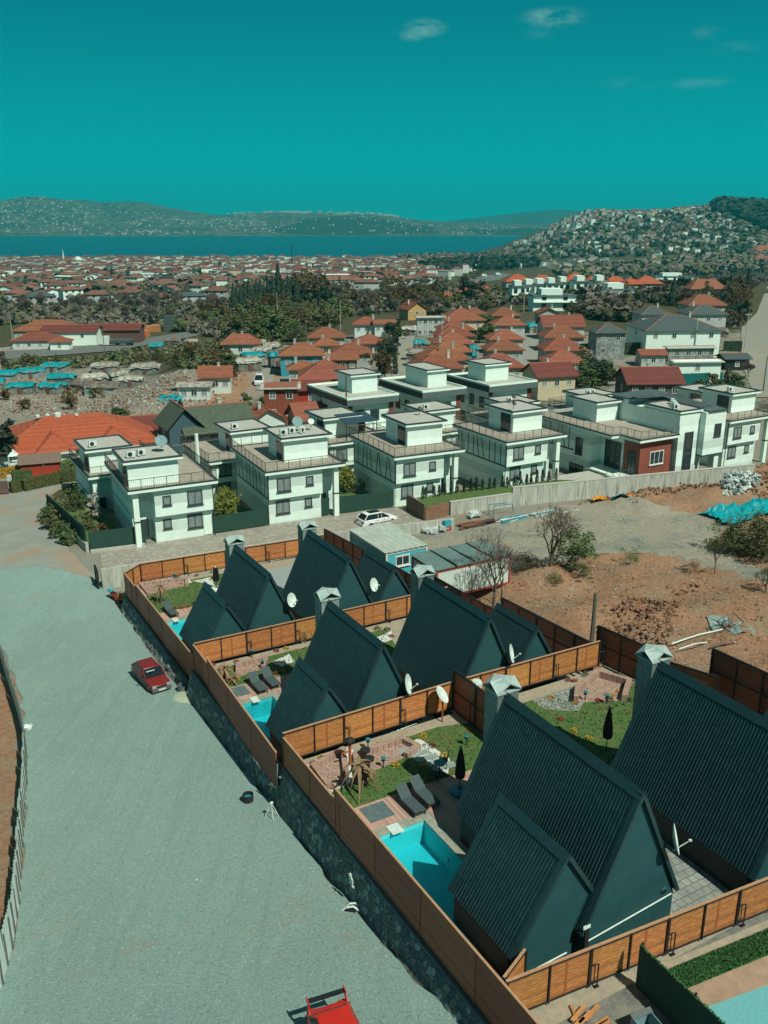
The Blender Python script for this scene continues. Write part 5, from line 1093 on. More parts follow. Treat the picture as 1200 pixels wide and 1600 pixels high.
def tree_mesh(seed, H, r, crown='leaf', n=900, leaf=.28, trunk=.16, base=.3, shape=1.0, limbs=7):
    """returns (trunk MB, crown MB). leaf: clumps of small leaf faces round limb ends; bare: twigs"""
    rr = random.Random(seed); t = MB(); c = MB(); pts = []
    pr = Vector((0, 0, -.2)); k = 5
    for i in range(1, k+1):
        f = i/k; q = Vector((rr.gauss(0, .04)*H*f, rr.gauss(0, .04)*H*f, H*.8*f)); t.tube(pr, q, trunk*(1-.8*(i-1)/k), trunk*(1-.8*i/k), 6, cap=False); pr = q
        if f > base: pts.append(q)
    ends = []
    for i in range(limbs):
        z = H*(base+(.62-base*.5)*i/limbs); a = i*2.4+rr.uniform(-.4, .4); L_ = r*rr.uniform(.6, 1.0)*(1.0-.35*i/limbs)
        e = Vector((math.cos(a)*L_, math.sin(a)*L_, z+L_*rr.uniform(.35, .9))); s0 = Vector((0, 0, z)); m_ = s0.lerp(e, .5)+Vector((0, 0, .05*L_))
        t.tube(s0, m_, trunk*.42, trunk*.25, 5, cap=False); t.tube(m_, e, trunk*.25, trunk*.08, 5, cap=False); ends += [e, m_.lerp(e, .4)]
        for j in range(3):
            e2 = m_.lerp(e, .5)+Vector((rr.gauss(0, .3), rr.gauss(0, .3), rr.uniform(0, .45)))*L_; t.tube(m_.lerp(e, .4), e2, trunk*.12, trunk*.05, 4, cap=False); ends.append(e2)
    ends += pts
    if crown == 'bare':
        for k in range(n):
            s0 = rr.choice(ends); d = Vector((rr.gauss(0, 1), rr.gauss(0, 1), rr.gauss(.55, .8))).normalized()*r*rr.uniform(.12, .42); e = s0+d
            w = leaf*.10; sd_ = d.cross(Vector((rr.gauss(0, 1), rr.gauss(0, 1), rr.gauss(0, 1)))).normalized()*w
            c.add([s0-sd_, s0+sd_, e], [(0, 1, 2)])
            if rr.random() < .6:
                e2 = s0+d*.5; d2 = Vector((rr.gauss(0, 1), rr.gauss(0, 1), rr.gauss(.3, .8))).normalized()*r*.16; c.add([e2-sd_*.6, e2+sd_*.6, e2+d2], [(0, 1, 2)])
    else:
        cl = []
        for k in range(max(14, int(n/40))):
            e = rr.choice(ends); q = e+Vector((rr.gauss(0, .22), rr.gauss(0, .22), rr.gauss(.05, .2)))*r; cl.append((q, r*rr.uniform(.16, .34)))
        for k in range(n):
            q, cr_ = rr.choice(cl); d = Vector((rr.gauss(0, 1), rr.gauss(0, 1), rr.gauss(0, .8))); p = q+d.normalized()*cr_*rr.uniform(.5, 1.05)
            if p.z < H*.12: p.z = H*.12+rr.uniform(0, .2)
            l = leaf*rr.uniform(.6, 1.3); qq = Vector((rr.gauss(0, 1), rr.gauss(0, 1), rr.gauss(.3, 1))).normalized().to_track_quat('Z', 'Y')
            c.add([p+qq @ Vector((-l, 0, 0)), p+qq @ Vector((0, -l*.55, 0)), p+qq @ Vector((l, 0, 0)), p+qq @ Vector((0, l*.55, 0))], [(0, 1, 2, 3)])
    return t, c
def branch_tree(seed, H, depth, r0, spread, tipr=.012, kids_=3):
    rr = random.Random(seed); t = MB(); c = MB()
    def grow(p, d, L_, r, k):
        e = p+d*L_; m_ = p.lerp(e, .5)+Vector((rr.gauss(0, .05), rr.gauss(0, .05), rr.gauss(0, .03)))*L_; tgt = t if k >= depth-1 else c; n_ = 6 if k >= depth-1 else 3
        tgt.tube(p, m_, r, r*.85, n_, cap=False); tgt.tube(m_, e, r*.85, max(tipr, r*.68), n_, cap=False)
        if k == 0: return
        for i in range(kids_ if k < depth else kids_+1):
            a = i*2*PI/kids_+rr.uniform(-.7, .7); s = spread*rr.uniform(.6, 1.35); q = d.to_track_quat('Z', 'Y'); nd = (q @ Vector((math.sin(s)*math.cos(a), math.sin(s)*math.sin(a), math.cos(s)))+Vector((0, 0, .13))).normalized()
            grow(m_.lerp(e, rr.uniform(.3, 1)), nd, L_*rr.uniform(.58, .80), max(tipr, r*.58), k-1)
    grow(Vector((0, 0, -.2)), Vector((rr.gauss(0, .05), rr.gauss(0, .05), 1)).normalized(), H*.30, r0, depth)
    return t, c
def cypress_mesh(seed, H, r, n=700, leaf=.22, cone=.5):
    rr = random.Random(seed); t = MB(); c = MB(); t.tube((0, 0, -.2), (0, 0, H*.9), r*.18, .02, 6)
    for k in range(n):
        f = rr.random()**.9; z = H*(.06+.94*f); ra = r*(min(1, f*6+.35))*(1-f)**cone*rr.uniform(.55, 1.08)*(1+.15*math.sin(f*23+seed)); a = rr.uniform(0, 2*PI)
        p = Vector((ra*math.cos(a), ra*math.sin(a), z)); l = leaf*rr.uniform(.6, 1.2); q = Vector((math.cos(a), math.sin(a), rr.uniform(-.2, .9))).normalized().to_track_quat('Z', 'Y')
        c.add([p+q @ Vector((-l*.5, 0, 0)), p+q @ Vector((0, -l, 0)), p+q @ Vector((l*.5, 0, 0)), p+q @ Vector((0, l, .1))], [(0, 1, 2, 3)])
    return t, c
def make_tree(name, mesh, m, loc, label, cat='tree', group=None, bark=BARK, scale=1., rz=0.):
    T = empty(name, loc, rz, label, cat, group); T.scale = (scale,)*3
    mesh[0].build('trunk', bark, T); mesh[1].build('crown', m, T); return T
# near trees and bushes
def P_(px, py, up=0): return at(px, py, up)
make_tree('bare_tree', branch_tree(1, 8.0, 6, .15, .55), TWIG, P_(770, 950), 'bare twiggy tree in front of the red-framed white cabin', group='bare trees of the building plot')
make_tree('bare_tree', branch_tree(5, 6.5, 5, .08, .35), TWIG, P_(783, 935), 'thin bare sapling right behind the tree by the white cabin', group='bare trees of the building plot')
make_tree('bare_tree', branch_tree(2, 8.2, 6, .20, .58), TWIG, P_(856, 897), 'dense bare reddish-grey tree standing by the dirt track', group='bare trees of the building plot')
make_tree('leafy_tree', tree_mesh(3, 4.2, 2.0, 'leaf', 2600, .12, .10, .15), mat('fresh_green_leaves', (.075, .125, .035), (.12, .17, .06), rough=.8, scale=3), P_(892, 893), 'small green leafy tree beside the dense bare tree', group='small leafy trees of the building plot')
make_tree('bare_tree', branch_tree(4, 4.4, 6, .06, .5), LEAFO, P_(1117, 893), 'slender sapling standing alone on the dirt track at the right', group='bare trees of the building plot')
make_tree('bush', tree_mesh(6, 2.6, 2.6, 'leaf', 5000, .12, .14, .05), mat('olive_bush_leaves', (.105, .115, .04), (.07, .085, .03), rough=.85, scale=2), P_(1190, 872), 'big olive bush at the right edge beside the blue tarpaulin', 'bush', 'bushes of the building plot')
make_tree('bush', tree_mesh(8, 1.6, 2.0, 'leaf', 2200, .11, .1, .05), LEAFG, P_(1150, 862), 'low green bush left of the big olive bush', 'bush', 'bushes of the building plot')
make_tree('bush', branch_tree(9, 3.0, 6, .09, .7), LEAFO, P_(1196, 925), 'half bare bush with pale leaves at the right edge', 'bush', 'bushes of the building plot')
for i, (px, py, s, m, lb) in enumerate(((805, 895, .5, LEAFD, 'dark low thicket between the cabin and the dense bare tree'), (825, 893, .4, LEAFR, 'low rusty thicket left of the dense bare tree'), (905, 903, .3, LEAFG, 'low green weeds under the small leafy tree'), (985, 878, .3, LEAFG, 'patch of low green weeds by the dirt track'), (870, 915, .28, LEAFO, 'flat olive scrub on the red earth'), (950, 965, .2, LEAFO, 'tiny olive tuft on the red earth'))):
    make_tree('scrub', tree_mesh(20+i, 2.2, 3.4, 'leaf', 1300, .16, .06, .05), m, P_(px, py), lb, 'bush', 'scrub on the red earth', scale=s)
make_tree('bush', tree_mesh(11, 3.4, 1.7, 'leaf', 3200, .13, .12, .05), LEAFY, WL(14.3, 69.0, 0), 'tall yellow-green bush between the first and second villas', 'bush', 'yellow-green bushes between the villas')
make_tree('bush', tree_mesh(12, 3.0, 1.6, 'leaf', 2800, .13, .12, .05), LEAFY, WL(30.2, 72.0, 0), 'yellow-green bush between the second and third villas', 'bush', 'yellow-green bushes between the villas')
make_tree('bush', tree_mesh(19, 2.4, 1.3, 'leaf', 1000, .20, .12, .05), LEAFG, WL(28.6, 74.0, 0), 'darker green bush left of the yellow-green one, between the second and third villas', 'bush', 'yellow-green bushes between the villas')
sgv = [(-2.4, 69.5, 1.1, LEAFG, 'green hedge bush'), (-2.7, 72.0, 1.2, LEAFG, 'green hedge bush'), (-2.9, 75.0, 1.2, LEAFO, 'olive hedge bush'), (-2.6, 78.0, 1.3, LEAFG, 'green hedge bush'), (-1.2, 80.0, 1.4, LEAFO, 'olive hedge bush'), (.6, 80.8, 1.7, LEAFG, 'tall green bush')]
for i, (u, v, r, m, lb) in enumerate(sgv): make_tree('bush', tree_mesh(30+i, r*1.5, r, 'leaf', 1300, .12, .08, .05), m, WL(u, v, -.2), '%s along the side garden wall, %s from the street corner' % (lb, ORD[i]), 'bush', 'bushes along the side garden')
make_tree('blossom_tree', tree_mesh(40, 2.6, 1.1, 'leaf', 500, .14, .07, .25), LEAFP, WL(1.4, 75.5, .35), 'small white-blossomed tree in the side garden of the leftmost villa', group='blossom trees'); make_tree('bush', tree_mesh(41, 1.3, 1.0, 'leaf', 500, .14, .05, .1), LEAFR, WL(.6, 69.0, .35), 'rusty bush at the corner of the side garden', 'bush', 'bushes along the side garden'); make_tree('bush', tree_mesh(42, 1.3, 1.2, 'leaf', 500, .14, .05, .1), LEAFO, WL(-.2, 72.5, .35), 'low olive bush in the middle of the side garden', 'bush', 'bushes along the side garden')
C0 = make_tree('young_cypress', cypress_mesh(1, 1.5, .26, 220, .10, .5), LEAFD, WL(35.0, 62.0, 1.15), 'young cypress in the row along the villa lawn', group='young cypresses along the villa lawn')
k = 0
for f in range(22):
    u = 35.6+f*.82+R.uniform(-.2, .2); v = 62.3-f*.085+R.uniform(-.15, .15); k += 1
    copy_tree(C0, WL(u, v, 1.15), R.uniform(0, 6), C0['label'], scale=(1, 1, R.uniform(.7, 1.15)))
# lamp poles
def pole(label, p, H, r=.14, arms=False, m=POLEM, lamp=False, name='utility_pole', group='utility poles'):
    T = empty(name, p, R.uniform(-.3, .3) if not lamp else TH, label, 'pole', group); MB().tube((0, 0, -.3), (0, 0, H), r, r*.65, 7).build('pole', m, T)
    if arms: b = MB(); b.box(-.9, -.06, H-.5, .9, .06, H-.38); b.build('crossarm', m, T); 
    if arms:
        for x in (-.8, 0, .8): MB().lathe((x, 0, H-.38), [(.05, 0), (.07, .08), (.03, .16)], 8).build('insulator', DISH, T)
    if lamp: MB().tube((0, 0, H-.1), (1.1, 0, H+.25), .06, .05, 6).build('lamp_arm', m, T); MB().box(.9, -.14, H+.2, 1.5, .14, H+.32).build('lamp_head', DISH, T)
    return T
pole('thick dark wooden stump of a pole behind the dark fence corner', WL(26.4, 24.6, 0.8), 4.6, .2)
pole('tall dark pole in front of the leftmost villa with a dark roof band', atz(542, 694, -1.0), 10.5, .16, name='lamp_pole', group='lamp poles'); pole('dark pole by the road at the right edge', P_(1192, 612), 7, .14)
pole('white narrow pole behind the leftmost villa terrace', WL(15.4, 81.5, -1.2), 8.2, .32, m=WHITE2)
# ------------------------------------------------------------------ vehicles
def car(label, p, rz, paint, L_=4.05, Wd=1.64, Ht=1.38, kind='hatch', roofm=None, detail=True, group=None, glassroof=False):
    """x across, y forward. Body lofted from cross-sections along the length."""
    T = empty('parked_car', p, rz, label, 'car', group)
    if kind == 'hatch':      # boxy 1980s hatchback
        S = [(-.5, .30, .62, .80), (-.485, .28, .82, .90), (-.40, .26, .88, .97), (-.10, .24, .90, 1.0), (.12, .24, .90, 1.0), (.20, .24, .88, .99), (.40, .26, .78, .95), (.485, .28, .70, .90), (.5, .32, .60, .84)]
        G_ = [(-.47, .90, .90, .80, .80), (-.30, Ht, Ht, .74, .74), (.05, Ht+.01, Ht+.01, .74, .74), (.215, .92, .92, .86, .86)]
    elif kind == 'coupe':
        S = [(-.5, .34, .66, .66), (-.49, .30, .86, .80), (-.46, .27, .93, .90), (-.40, .25, .96, .97), (-.25, .24, .95, 1.0), (.12, .24, .92, 1.0), (.25, .24, .88, .99), (.40, .26, .78, .94), (.47, .28, .68, .84), (.5, .32, .58, .68)]
        G_ = [(-.43, .95, .95, .80, .80), (-.315, Ht-.08, Ht-.08, .70, .70), (.02, Ht, Ht, .73, .73), (.23, .92, .92, .86, .86)]
    else:                    # taller rounded crossover
        S = [(-.5, .38, .72, .72), (-.49, .30, .98, .88), (-.42, .26, 1.02, .97), (-.10, .24, 1.0, 1.0), (.12, .24, 1.0, 1.0), (.25, .24, .98, .98), (.40, .26, .86, .92), (.48, .30, .74, .80), (.5, .38, .60, .62)]
        G_ = [(-.475, 1.0, 1.0, .78, .78), (-.37, Ht-.06, Ht-.06, .72, .72), (-.05, Ht, Ht, .74, .74), (.06, Ht-.03, Ht-.03, .72, .72), (.27, 1.0, 1.0, .84, .84)]
    hw = Wd/2; b = MB(); V_ = []; RND = []
    for f, z0, z1, wf in S:
        y = f*L_; w = hw*wf
        V_ += [(-w*.90, y, z0), (-w, y, z0+.12), (-w, y, (z0+z1)/2), (-w*.97, y, z1-.08), (-w*.88, y, z1), (w*.88, y, z1), (w*.97, y, z1-.08), (w, y, (z0+z1)/2), (w, y, z0+.12), (w*.90, y, z0)]
    n = 10; F_ = [(i*n+j, (i+1)*n+j, (i+1)*n+j+1, i*n+j+1) for i in range(len(S)-1) for j in range(n-1)]
    F_ += [(i*n+n-1, (i+1)*n+n-1, (i+1)*n, i*n) for i in range(len(S)-1)]; F_ += [tuple(range(n)), tuple(range((len(S)-1)*n, len(S)*n))[::-1]]
    b.add(V_, F_); body = b.build('body', paint, T); RND.append(body)
    g = MB(); Q = []
    for k, (f, z, _, wf, _2) in enumerate(G_):
        y = f*L_; low = k in (0, len(G_)-1); wtop = hw*wf
        Q.append((y, z, wtop))
    base = S[3][2]-.03
    P = [(-hw*.90, Q[0][0], base), (hw*.90, Q[0][0], base), (hw*.90, Q[-1][0], base), (-hw*.90, Q[-1][0], base)]
    for y, z, w in Q[1:-1]: P += [(-w, y, z-.04), (w, y, z-.04)]
    m = len(Q)-2; top = [4+2*i for i in range(m)]
    F = [(0, 1, 5, 4), (3, 4+2*(m-1), 5+2*(m-1), 2)] + [(4+2*i, 5+2*i, 7+2*i, 6+2*i) for i in range(m-1)]
    F += [tuple([0]+[4+2*i for i in range(m)]+[3]), tuple([1, 2]+[5+2*i for i in range(m)][::-1])]
    g.add(P, F); cab = g.build('windows', CGLASS, T)
    r = MB(); y0, y1 = Q[1][0]-.08, Q[-2][0]+.06; w = Q[1][2]+.01; zt = Ht
    pts = [(-w, y0), (w, y0), (w, y1), (-w, y1)]; r.prism(pts, zt-.06, zt+.0)
    r.add([(-w*.9, y0+.05, zt+.0005), (w*.9, y0+.05, zt+.0005), (w*.9, y1-.05, zt+.0005), (-w*.9, y1-.05, zt+.0005), (-w*.75, y0+.2, zt+.035), (w*.75, y0+.2, zt+.035), (w*.75, y1-.2, zt+.035), (-w*.75, y1-.2, zt+.035)], [(4, 5, 6, 7), (0, 1, 5, 4), (1, 2, 6, 5), (2, 3, 7, 6), (3, 0, 4, 7)])
    RND.append(r.build('roof', roofm or paint, T))
    for o_ in RND: q = o_.modifiers.new('edge', 'BEVEL'); q.width = .07 if o_ is body else .03; q.segments = 3; q.limit_method = 'ANGLE'; q.angle_limit = .5; o_.data.polygons.foreach_set('use_smooth', [True]*len(o_.data.polygons))
    if glassroof: q = MB(); q.box(-w*.72, y0+.5, zt+.037, w*.72, y1-.15, zt+.045); q.build('glass_roof', CGLASS, T)
    for s in (-1, 1):       # pillars
        q = MB(); A = Vector((s*hw*.905, Q[0][0]-.01, base)); B = Vector((s*(Q[1][2]+.015), Q[1][0], zt-.05)); q.tube(A, B, .055, .045, 5)
        q.tube((s*hw*.905, Q[-1][0]+.01, base), (s*(Q[-2][2]+.015), Q[-2][0], zt-.05), .04, .035, 5); xm = s*(hw*.90+Q[1][2])/2
        for f in ((-.02, .22) if kind != 'suv' else (-.16, .04)): q.tube((s*hw*.915, f*L_*.5, base), (s*(Q[1][2]+.02), f*L_*.5, zt-.05), .035, .03, 4)
        q.build('pillars', paint, T)
        q = MB(); q.obox((s*(hw+.09), Q[-1][0]-.28, base+.10), .16, .08, .11); q.build('mirror', BLACK if kind == 'hatch' else paint, T)
    for sx in (-1, 1):
        for fy in (-.30, .315):
            wq = MB(); q = Quaternion((0, 1, 0), PI/2)
            wq.lathe((sx*(hw-.19)-.0, fy*L_, .30), [(.17, -.10), (.28, -.10), (.30, -.06), (.30, .06), (.28, .10), (.17, .10)], 20, q); wh = wq.build('wheel', TYRE, T)
            rm = MB(); rm.lathe((sx*(hw-.085), fy*L_, .30), [(.185, -.012), (.185, .012), (.05, .03 if sx > 0 else .012)], 14, q); rm.build('rim', CHROME if kind != 'hatch' else BUMPER, wh)
            a = MB(); c_ = Vector((sx*(hw+.003), fy*L_, .30))
            a.add([c_+Vector((0, .36*math.cos(PI*k/10), .36*math.sin(PI*k/10))) for k in range(11)], [tuple(range(11)) if sx < 0 else tuple(range(11))[::-1]]); a.add([c_+Vector((-sx*.06, .36*math.cos(PI*k/10), .36*math.sin(PI*k/10))) for k in range(11)]+[c_+Vector((0, .36*math.cos(PI*k/10), .36*math.sin(PI*k/10))) for k in range(11)], [(k, k+1, k+12, k+11) for k in range(10)]); a.build('wheel_arch', BLACK, T)
    yf, yr = L_/2, -L_/2
    for s in (-1, 1):        # door seams, side strip and handles
        q = MB(); q.box(s*(hw+.001), -L_*.28, .50, s*(hw+.012), L_*.24, .57); q.build('side_strip', BLACK, T)
        for f in (-.16, .02, .19) if kind != 'coupe' else (-.10, .19): MB().box(s*(hw+.001), f*L_, .30, s*(hw+.006), f*L_+.014, .90).build('door_seam', BLACK, T)
        for f in (-.12, .06): MB().box(s*(hw+.001), f*L_, .78, s*(hw+.03), f*L_+.16, .81).build('door_handle', BLACK, T)
    for f in (.02, -.02): MB().obox((f*10*hw*.5, L_*.225, .93+.05), .55, .02, .015, .1).build('wiper', BLACK, T)
    bm_ = MB(); bm_.box(-hw*.88, yf-.10, .32, hw*.88, yf+.09, .54); bm_.build('front_bumper', BUMPER if kind == 'hatch' else paint, T)
    bm_ = MB(); bm_.box(-hw*.88, yr-.09, .34, hw*.88, yr+.10, .58); bm_.build('rear_bumper', BUMPER if kind == 'hatch' else paint, T)
    MB().box(-.38, yf+.02, .60, .38, yf+.035, .70).build('grille', BLACK, T)
    MB().box(-.26, yf+.092, .37, .26, yf+.10, .49).build('number_plate', DISH, T)
    for s in (-1, 1):
        MB().box(s*hw*.82, yf-.10, .58, s*hw*.46, yf+.028, .73).build('headlight', CHROME, T); MB().box(s*hw*.84, yr-.028, .66, s*hw*.50, yr+.06, .84).build('tail_light', REDP, T)
    return T, hw, yf, yr
A0 = TH+PI/2
p = at(237, 1067); c1, *_ = car('dark red boxy hatchback parked alone on the gravel road', p, TH+PI+math.radians(6), REDCAR, L_=3.9, Wd=1.6); MB().box(-.05, .62, 1.30, .55, .70, 1.33).build('sun_strip', DISH, c1)
W2 = W(-3.35, 0); p = at(540, 1672); c2, hw, yf, yr = car('bright red hatchback with a black rear wing, cut off by the bottom edge', p, TH+PI-math.radians(8), REDCAR2, L_=4.3, Wd=1.8, Ht=1.34, kind='coupe')
wg = MB(); wg.box(-hw*.78, yr-.10, 1.24, hw*.78, yr+.10, 1.28); wgo = wg.build('rear_wing', BLACK, c2)
for s in (-1, 1): q = MB(); q.box(s*hw*.78, yr-.14, 1.18, s*(hw*.78+.04), yr+.16, 1.36); q.obox((s*(hw*.78+.02), yr+.16, 1.03), .05, .16, .34, rx=.5); q.build('end_plate', REDCAR2, wgo)
car('white hatchback with a dark glass roof parked in front of the third villa', Vector(WL(28.5, 60.9, lerp(60.9, ROADZ)+.04)), TH-PI/2+.05, WCAR, L_=4.4, Wd=1.80, Ht=1.56, kind='suv', glassroof=True)
# scooter by the fence corner
p = at(183, 941); T = empty('motor_scooter', p, TH+PI+.35, 'small red and orange motor scooter parked at the corner of the stone wall', 'scooter')
for y in (-.6, .6): w = MB().lathe((-.05, y, .26), [(.16, 0), (.26, .02), (.26, .10), (.16, .12)], 16, Quaternion((0, 1, 0), PI/2)).build('wheel', TYRE, T); MB().lathe((-.03, y, .26), [(.14, 0), (.14, .08)], 10, Quaternion((0, 1, 0), PI/2)).build('rim', CHROME, w)
b = MB(); b.obox((0, -.45, .62), .30, .75, .26, rx=.08); b.obox((0, .0, .35), .26, .55, .12); b.build('body', REDCAR2, T); b = MB(); b.obox((0, .50, .70), .34, .10, .62, rx=-.3); b.obox((0, .62, .50), .14, .40, .08); b.build('front_shield', ORANGE, T)
MB().obox((0, -.42, .80), .26, .62, .10).build('seat', BLACK, T); b = MB(); b.tube((0, .62, .28), (0, .40, 1.0), .03); b.tube((-.3, .38, 1.02), (.3, .38, 1.02), .02); b.build('handlebar', STEEL, T); MB().lathe((0, .48, .92), [(.07, 0), (.07, .08)], 10, Quaternion((1, 0, 0), -PI/2)).build('headlight', CHROME, T); b = MB(); b.obox((0, -.85, .95), .36, .32, .28); b.build('top_box', BLUEP, T)
# things on the gravel road
def drum(label, px, py, r, hh, m1, m2):
    p = at(px, py); T = empty('drum', p, 0, label, 'drum', 'open drums on the gravel road'); b = MB(); pr = [(r*.9, 0), (r*.94, .05), (r, hh*.3), (r*.96, hh*.34), (r, hh*.62), (r*.96, hh*.66), (r, hh), (r*.93, hh), (r*.9, hh*.55)]; b.lathe((0, 0, 0), pr, 20); b.build('shell', m1, T)
    MB().lathe((0, 0, hh*.55), [(r*.9, .0), (r*.88, .01)], 20).build('inside', m2, T)
drum('open dark drum with a teal inside, standing on the gravel near the stone wall', 388, 1253, .30, .5, STEEL, TEALP); drum('small blue-rimmed bucket beside the spilled sand by the stone wall', 285, 1080, .34, .5, BUMPER, mat('blue_plastic', (.02, .10, .22), rough=.5))
p = at(292, 1088); b = MB(); b.lathe((0, 0, 0), [(1.2, 0), (.9, .08), (.35, .16), (.05, .2)], 18); b.build('sand_pile', mat('spilled_cement', (.36, .42, .30), rough=.95), label='low pile of spilled pale sand beside the small bucket', cat='sand pile', loc=(p.x+.3, p.y-.2, p.z+.06))
p = at(425, 1278); T = empty('folding_stand', p, TH+.5, 'white folding stand frame leaning open on the gravel beside the stone wall', 'stand')
for s in (-1, 1): MB().tube((s*.25, -.3*s, 0), (0, 0, .95), .02).build('leg', PIPEM, T); MB().tube((s*.25, .3*s, 0), (0, 0, .95), .02).build('leg', PIPEM, T)
MB().obox((0, 0, .92), .2, .1, .1).build('hinge', PIPEM, T)
x, y = W(-.92, 18.75); MB().tube((0, 0, 0), (.10, -.02, 2.7), .045).build('drain_pipe', mat('grey_pipe', (.16, .24, .24), rough=.5), label='grey drain pipe standing against the stone wall corner', cat='pipe', loc=(x-.2, y, h(x, y)))
for (px, py, s, rz, lb) in ((536, 1392, .55, .4, 'white crumpled sheet stuck on the dark stone wall'),):
    q = UV(*at(px, py+18)[:2]); b = MB(); rr = random.Random(4)
    for k in range(26): b.obox((rr.uniform(-.02, .02), rr.uniform(-.16, .16), rr.uniform(-.28, .28)), .04, rr.uniform(.06, .14), rr.uniform(.06, .16), rr.uniform(-.4, .4), rr.uniform(-.4, .4))
    b.build('crumpled_sheet', DISH, label=lb, cat='sheet', loc=WL(-1.28, q[1]-.25, lerp(q[1], ROADZ)+1.25), rz=TH)
p = at(550, 1422); T = empty('scrap_frame', p, TH+.3, 'curved white and black plastic piece lying at the foot of the stone wall', 'plastic scrap')
b = MB(); b.path([(-.35, .3, .02), (-.2, .1, .22), (0, -.1, .26), (.15, -.35, .05)], .05, 6); b.build('white_strip', DISH, T); b = MB(); b.path([(-.15, .35, .02), (0, .15, .26), (.2, -.05, .28), (.3, -.3, .05)], .05, 6); b.build('white_strip', DISH, T); MB().obox((0, .02, .10), .45, .5, .14, .5).build('black_bag', BLACK, T)
# white corrugated sheet fence on the left
SF = [at(*q) for q in ((-40, 935), (-12, 975), (4, 1040), (18, 1085), (30, 1125), (38, 1160), (41, 1187), (40, 1225), (37, 1265), (34, 1325), (31, 1375), (29, 1415), (18, 1483), (3, 1540), (-30, 1600))]
SHEETM = mat('white_sheet_metal', (.50, .62, .57), (.42, .53, .49), rough=.5, scale=1.5, spec=.5)
for i, (a, c) in enumerate(zip(SF, SF[1:])):
    L_ = math.hypot(c.x-a.x, c.y-a.y); n = max(1, round(L_/1.05))
    for k in range(n):
        q = a.lerp(c, k/n); rz = math.atan2(c.y-a.y, c.x-a.x); w = L_/n; b = MB(); N_ = 16; jz = R.uniform(-.06, .06); ln = R.uniform(-.04, .06)
        Pn = []
        for z in (0, 1): Pn += [(w*j/N_, (.03 if (j//2) % 2 else 0)+z*ln, z*(1.95+jz)) for j in range(N_+1)]
        b.add(Pn, [(j, j+1, j+N_+2, j+N_+1) for j in range(N_)]); b.add([(x, y+.012, z) for x, y, z in Pn], [(j+N_+1, j+N_+2, j+1, j) for j in range(N_)])
        SFC = globals().get('SFC', 0)+1
        if SFC == 1: SROOT = empty('sheet_fence', (0, 0, 0), 0, 'white corrugated sheet fence along the left side of the gravel road', 'fence')
        o = b.build('sheet_panel', SHEETM, SROOT, loc=q, rz=rz)
        MB().box(-.02, .05, -.1, .03, .10, 1.7).build('post', POLEM, SROOT, loc=q, rz=rz)
def litter(px, py, label, s=.25, m=DISH, cat='litter', name='litter_bag', n=6):
    p = at(px, py); b = MB(); rr = random.Random(int(px*7+py))
    for k in range(n): b.obox((rr.gauss(0, s*.4), rr.gauss(0, s*.4), s*.2+rr.uniform(0, s*.3)), s*rr.uniform(.4, 1), s*rr.uniform(.4, .9), s*.4, rr.uniform(0, 3), rr.uniform(-.5, .5), rr.uniform(-.5, .5))
    return b.build(name, m, label=label, cat=cat, loc=(p.x, p.y, p.z+.04))
litter(44, 1140, 'pale blue-white litter bag against the white sheet fence', .35); litter(307, 1376, 'tiny white paper scrap on the middle of the gravel road', .06, n=2); litter(114, 1208, 'tiny white scrap on the left of the gravel road', .06, n=2)
# ------------------------------------------------------------------ cabins and building plot
def cabin(label, P0, L_, Wd, zg, Ht, wallm, framem, roofm, a=0., rib=.35, win=True, seams=0):
    T = empty('site_cabin', WL(P0[0], P0[1], zg), TH+a, label, 'cabin', 'site cabins'); b = MB(); b.box(0, 0, .15, L_, Wd, Ht); b.build('wall', wallm, T)
    f = MB(); e = .03
    for x in (0, L_):
        for y in (0, Wd): f.box(x-.08, y-.08, 0, x+.08, y+.08, Ht+.02)
    f.build('corner_post', framem, T); f = MB()
    for z in (.0, Ht-.12): f.box(.081, -.06, z, L_-.081, -.003, z+.16); f.box(-.06, .081, z, -.003, Wd-.081, z+.16); f.box(L_+.003, .081, z, L_+.06, Wd-.081, z+.16)
    f.build('frame_beam', framem, T)
    r = MB(); n = int(L_/rib*2); P = []
    for yy, zz in ((-.15, Ht+.12), (Wd+.15, Ht+.22)): P += [(-.15+(L_+.3)*j/n, yy, zz+(.05 if j % 2 else 0)) for j in range(n+1)]
    r.add(P, [(j, j+1, j+n+2, j+n+1) for j in range(n)]); r.add([(x, y, z-.06) for x, y, z in P], [(j+n+1, j+n+2, j+1, j) for j in range(n)]); r.build('roof', roofm, T)
    for k in range(seams): x = L_*(k+1)/(seams+1); MB().box(x-.05, -.16, Ht+.10, x+.05, Wd+.16, Ht+.30).build('roof_seam', STEEL, T)
    if win:
        window(T, L_*.22, 1.0, 1.5, 1.0, 0, pane=GLASS, m=WFRAME, split=1)
    return T
cabin('light blue cabin with a pale ribbed roof beside the dark fence', (20.7, 45.2), 4.2, 6.9, .3, 2.4, BLUEP, WFRAME, mat('streaked_white_sheet', (.46, .52, .44), (.26, .31, .27), rough=.6, scale=1.2, stretch=(6, .5, 1)), seams=0, rib=.5)
T = cabin('white cabin with a red frame and grey-green sheet roof behind the dark fence', (21.8, 38.6), 7.6, 3.9, .5, 2.6, mat('white_ribbed_wall', (.56, .66, .61), (.48, .57, .53), rough=.5, scale=2, stretch=(8, 8, .6)), mat('red_frame', (.35, .05, .035), rough=.5), mat('grey_green_sheet', (.15, .23, .215), (.11, .175, .165), rough=.5, scale=1.5), win=False, seams=3, rib=.24)
b = MB()
for k in range(30): b.box(.2+k*.245, -.02, .18, .26+k*.245, -.004, 2.46)
b.build('wall_ribs', MATS['white_ribbed_wall'], T)
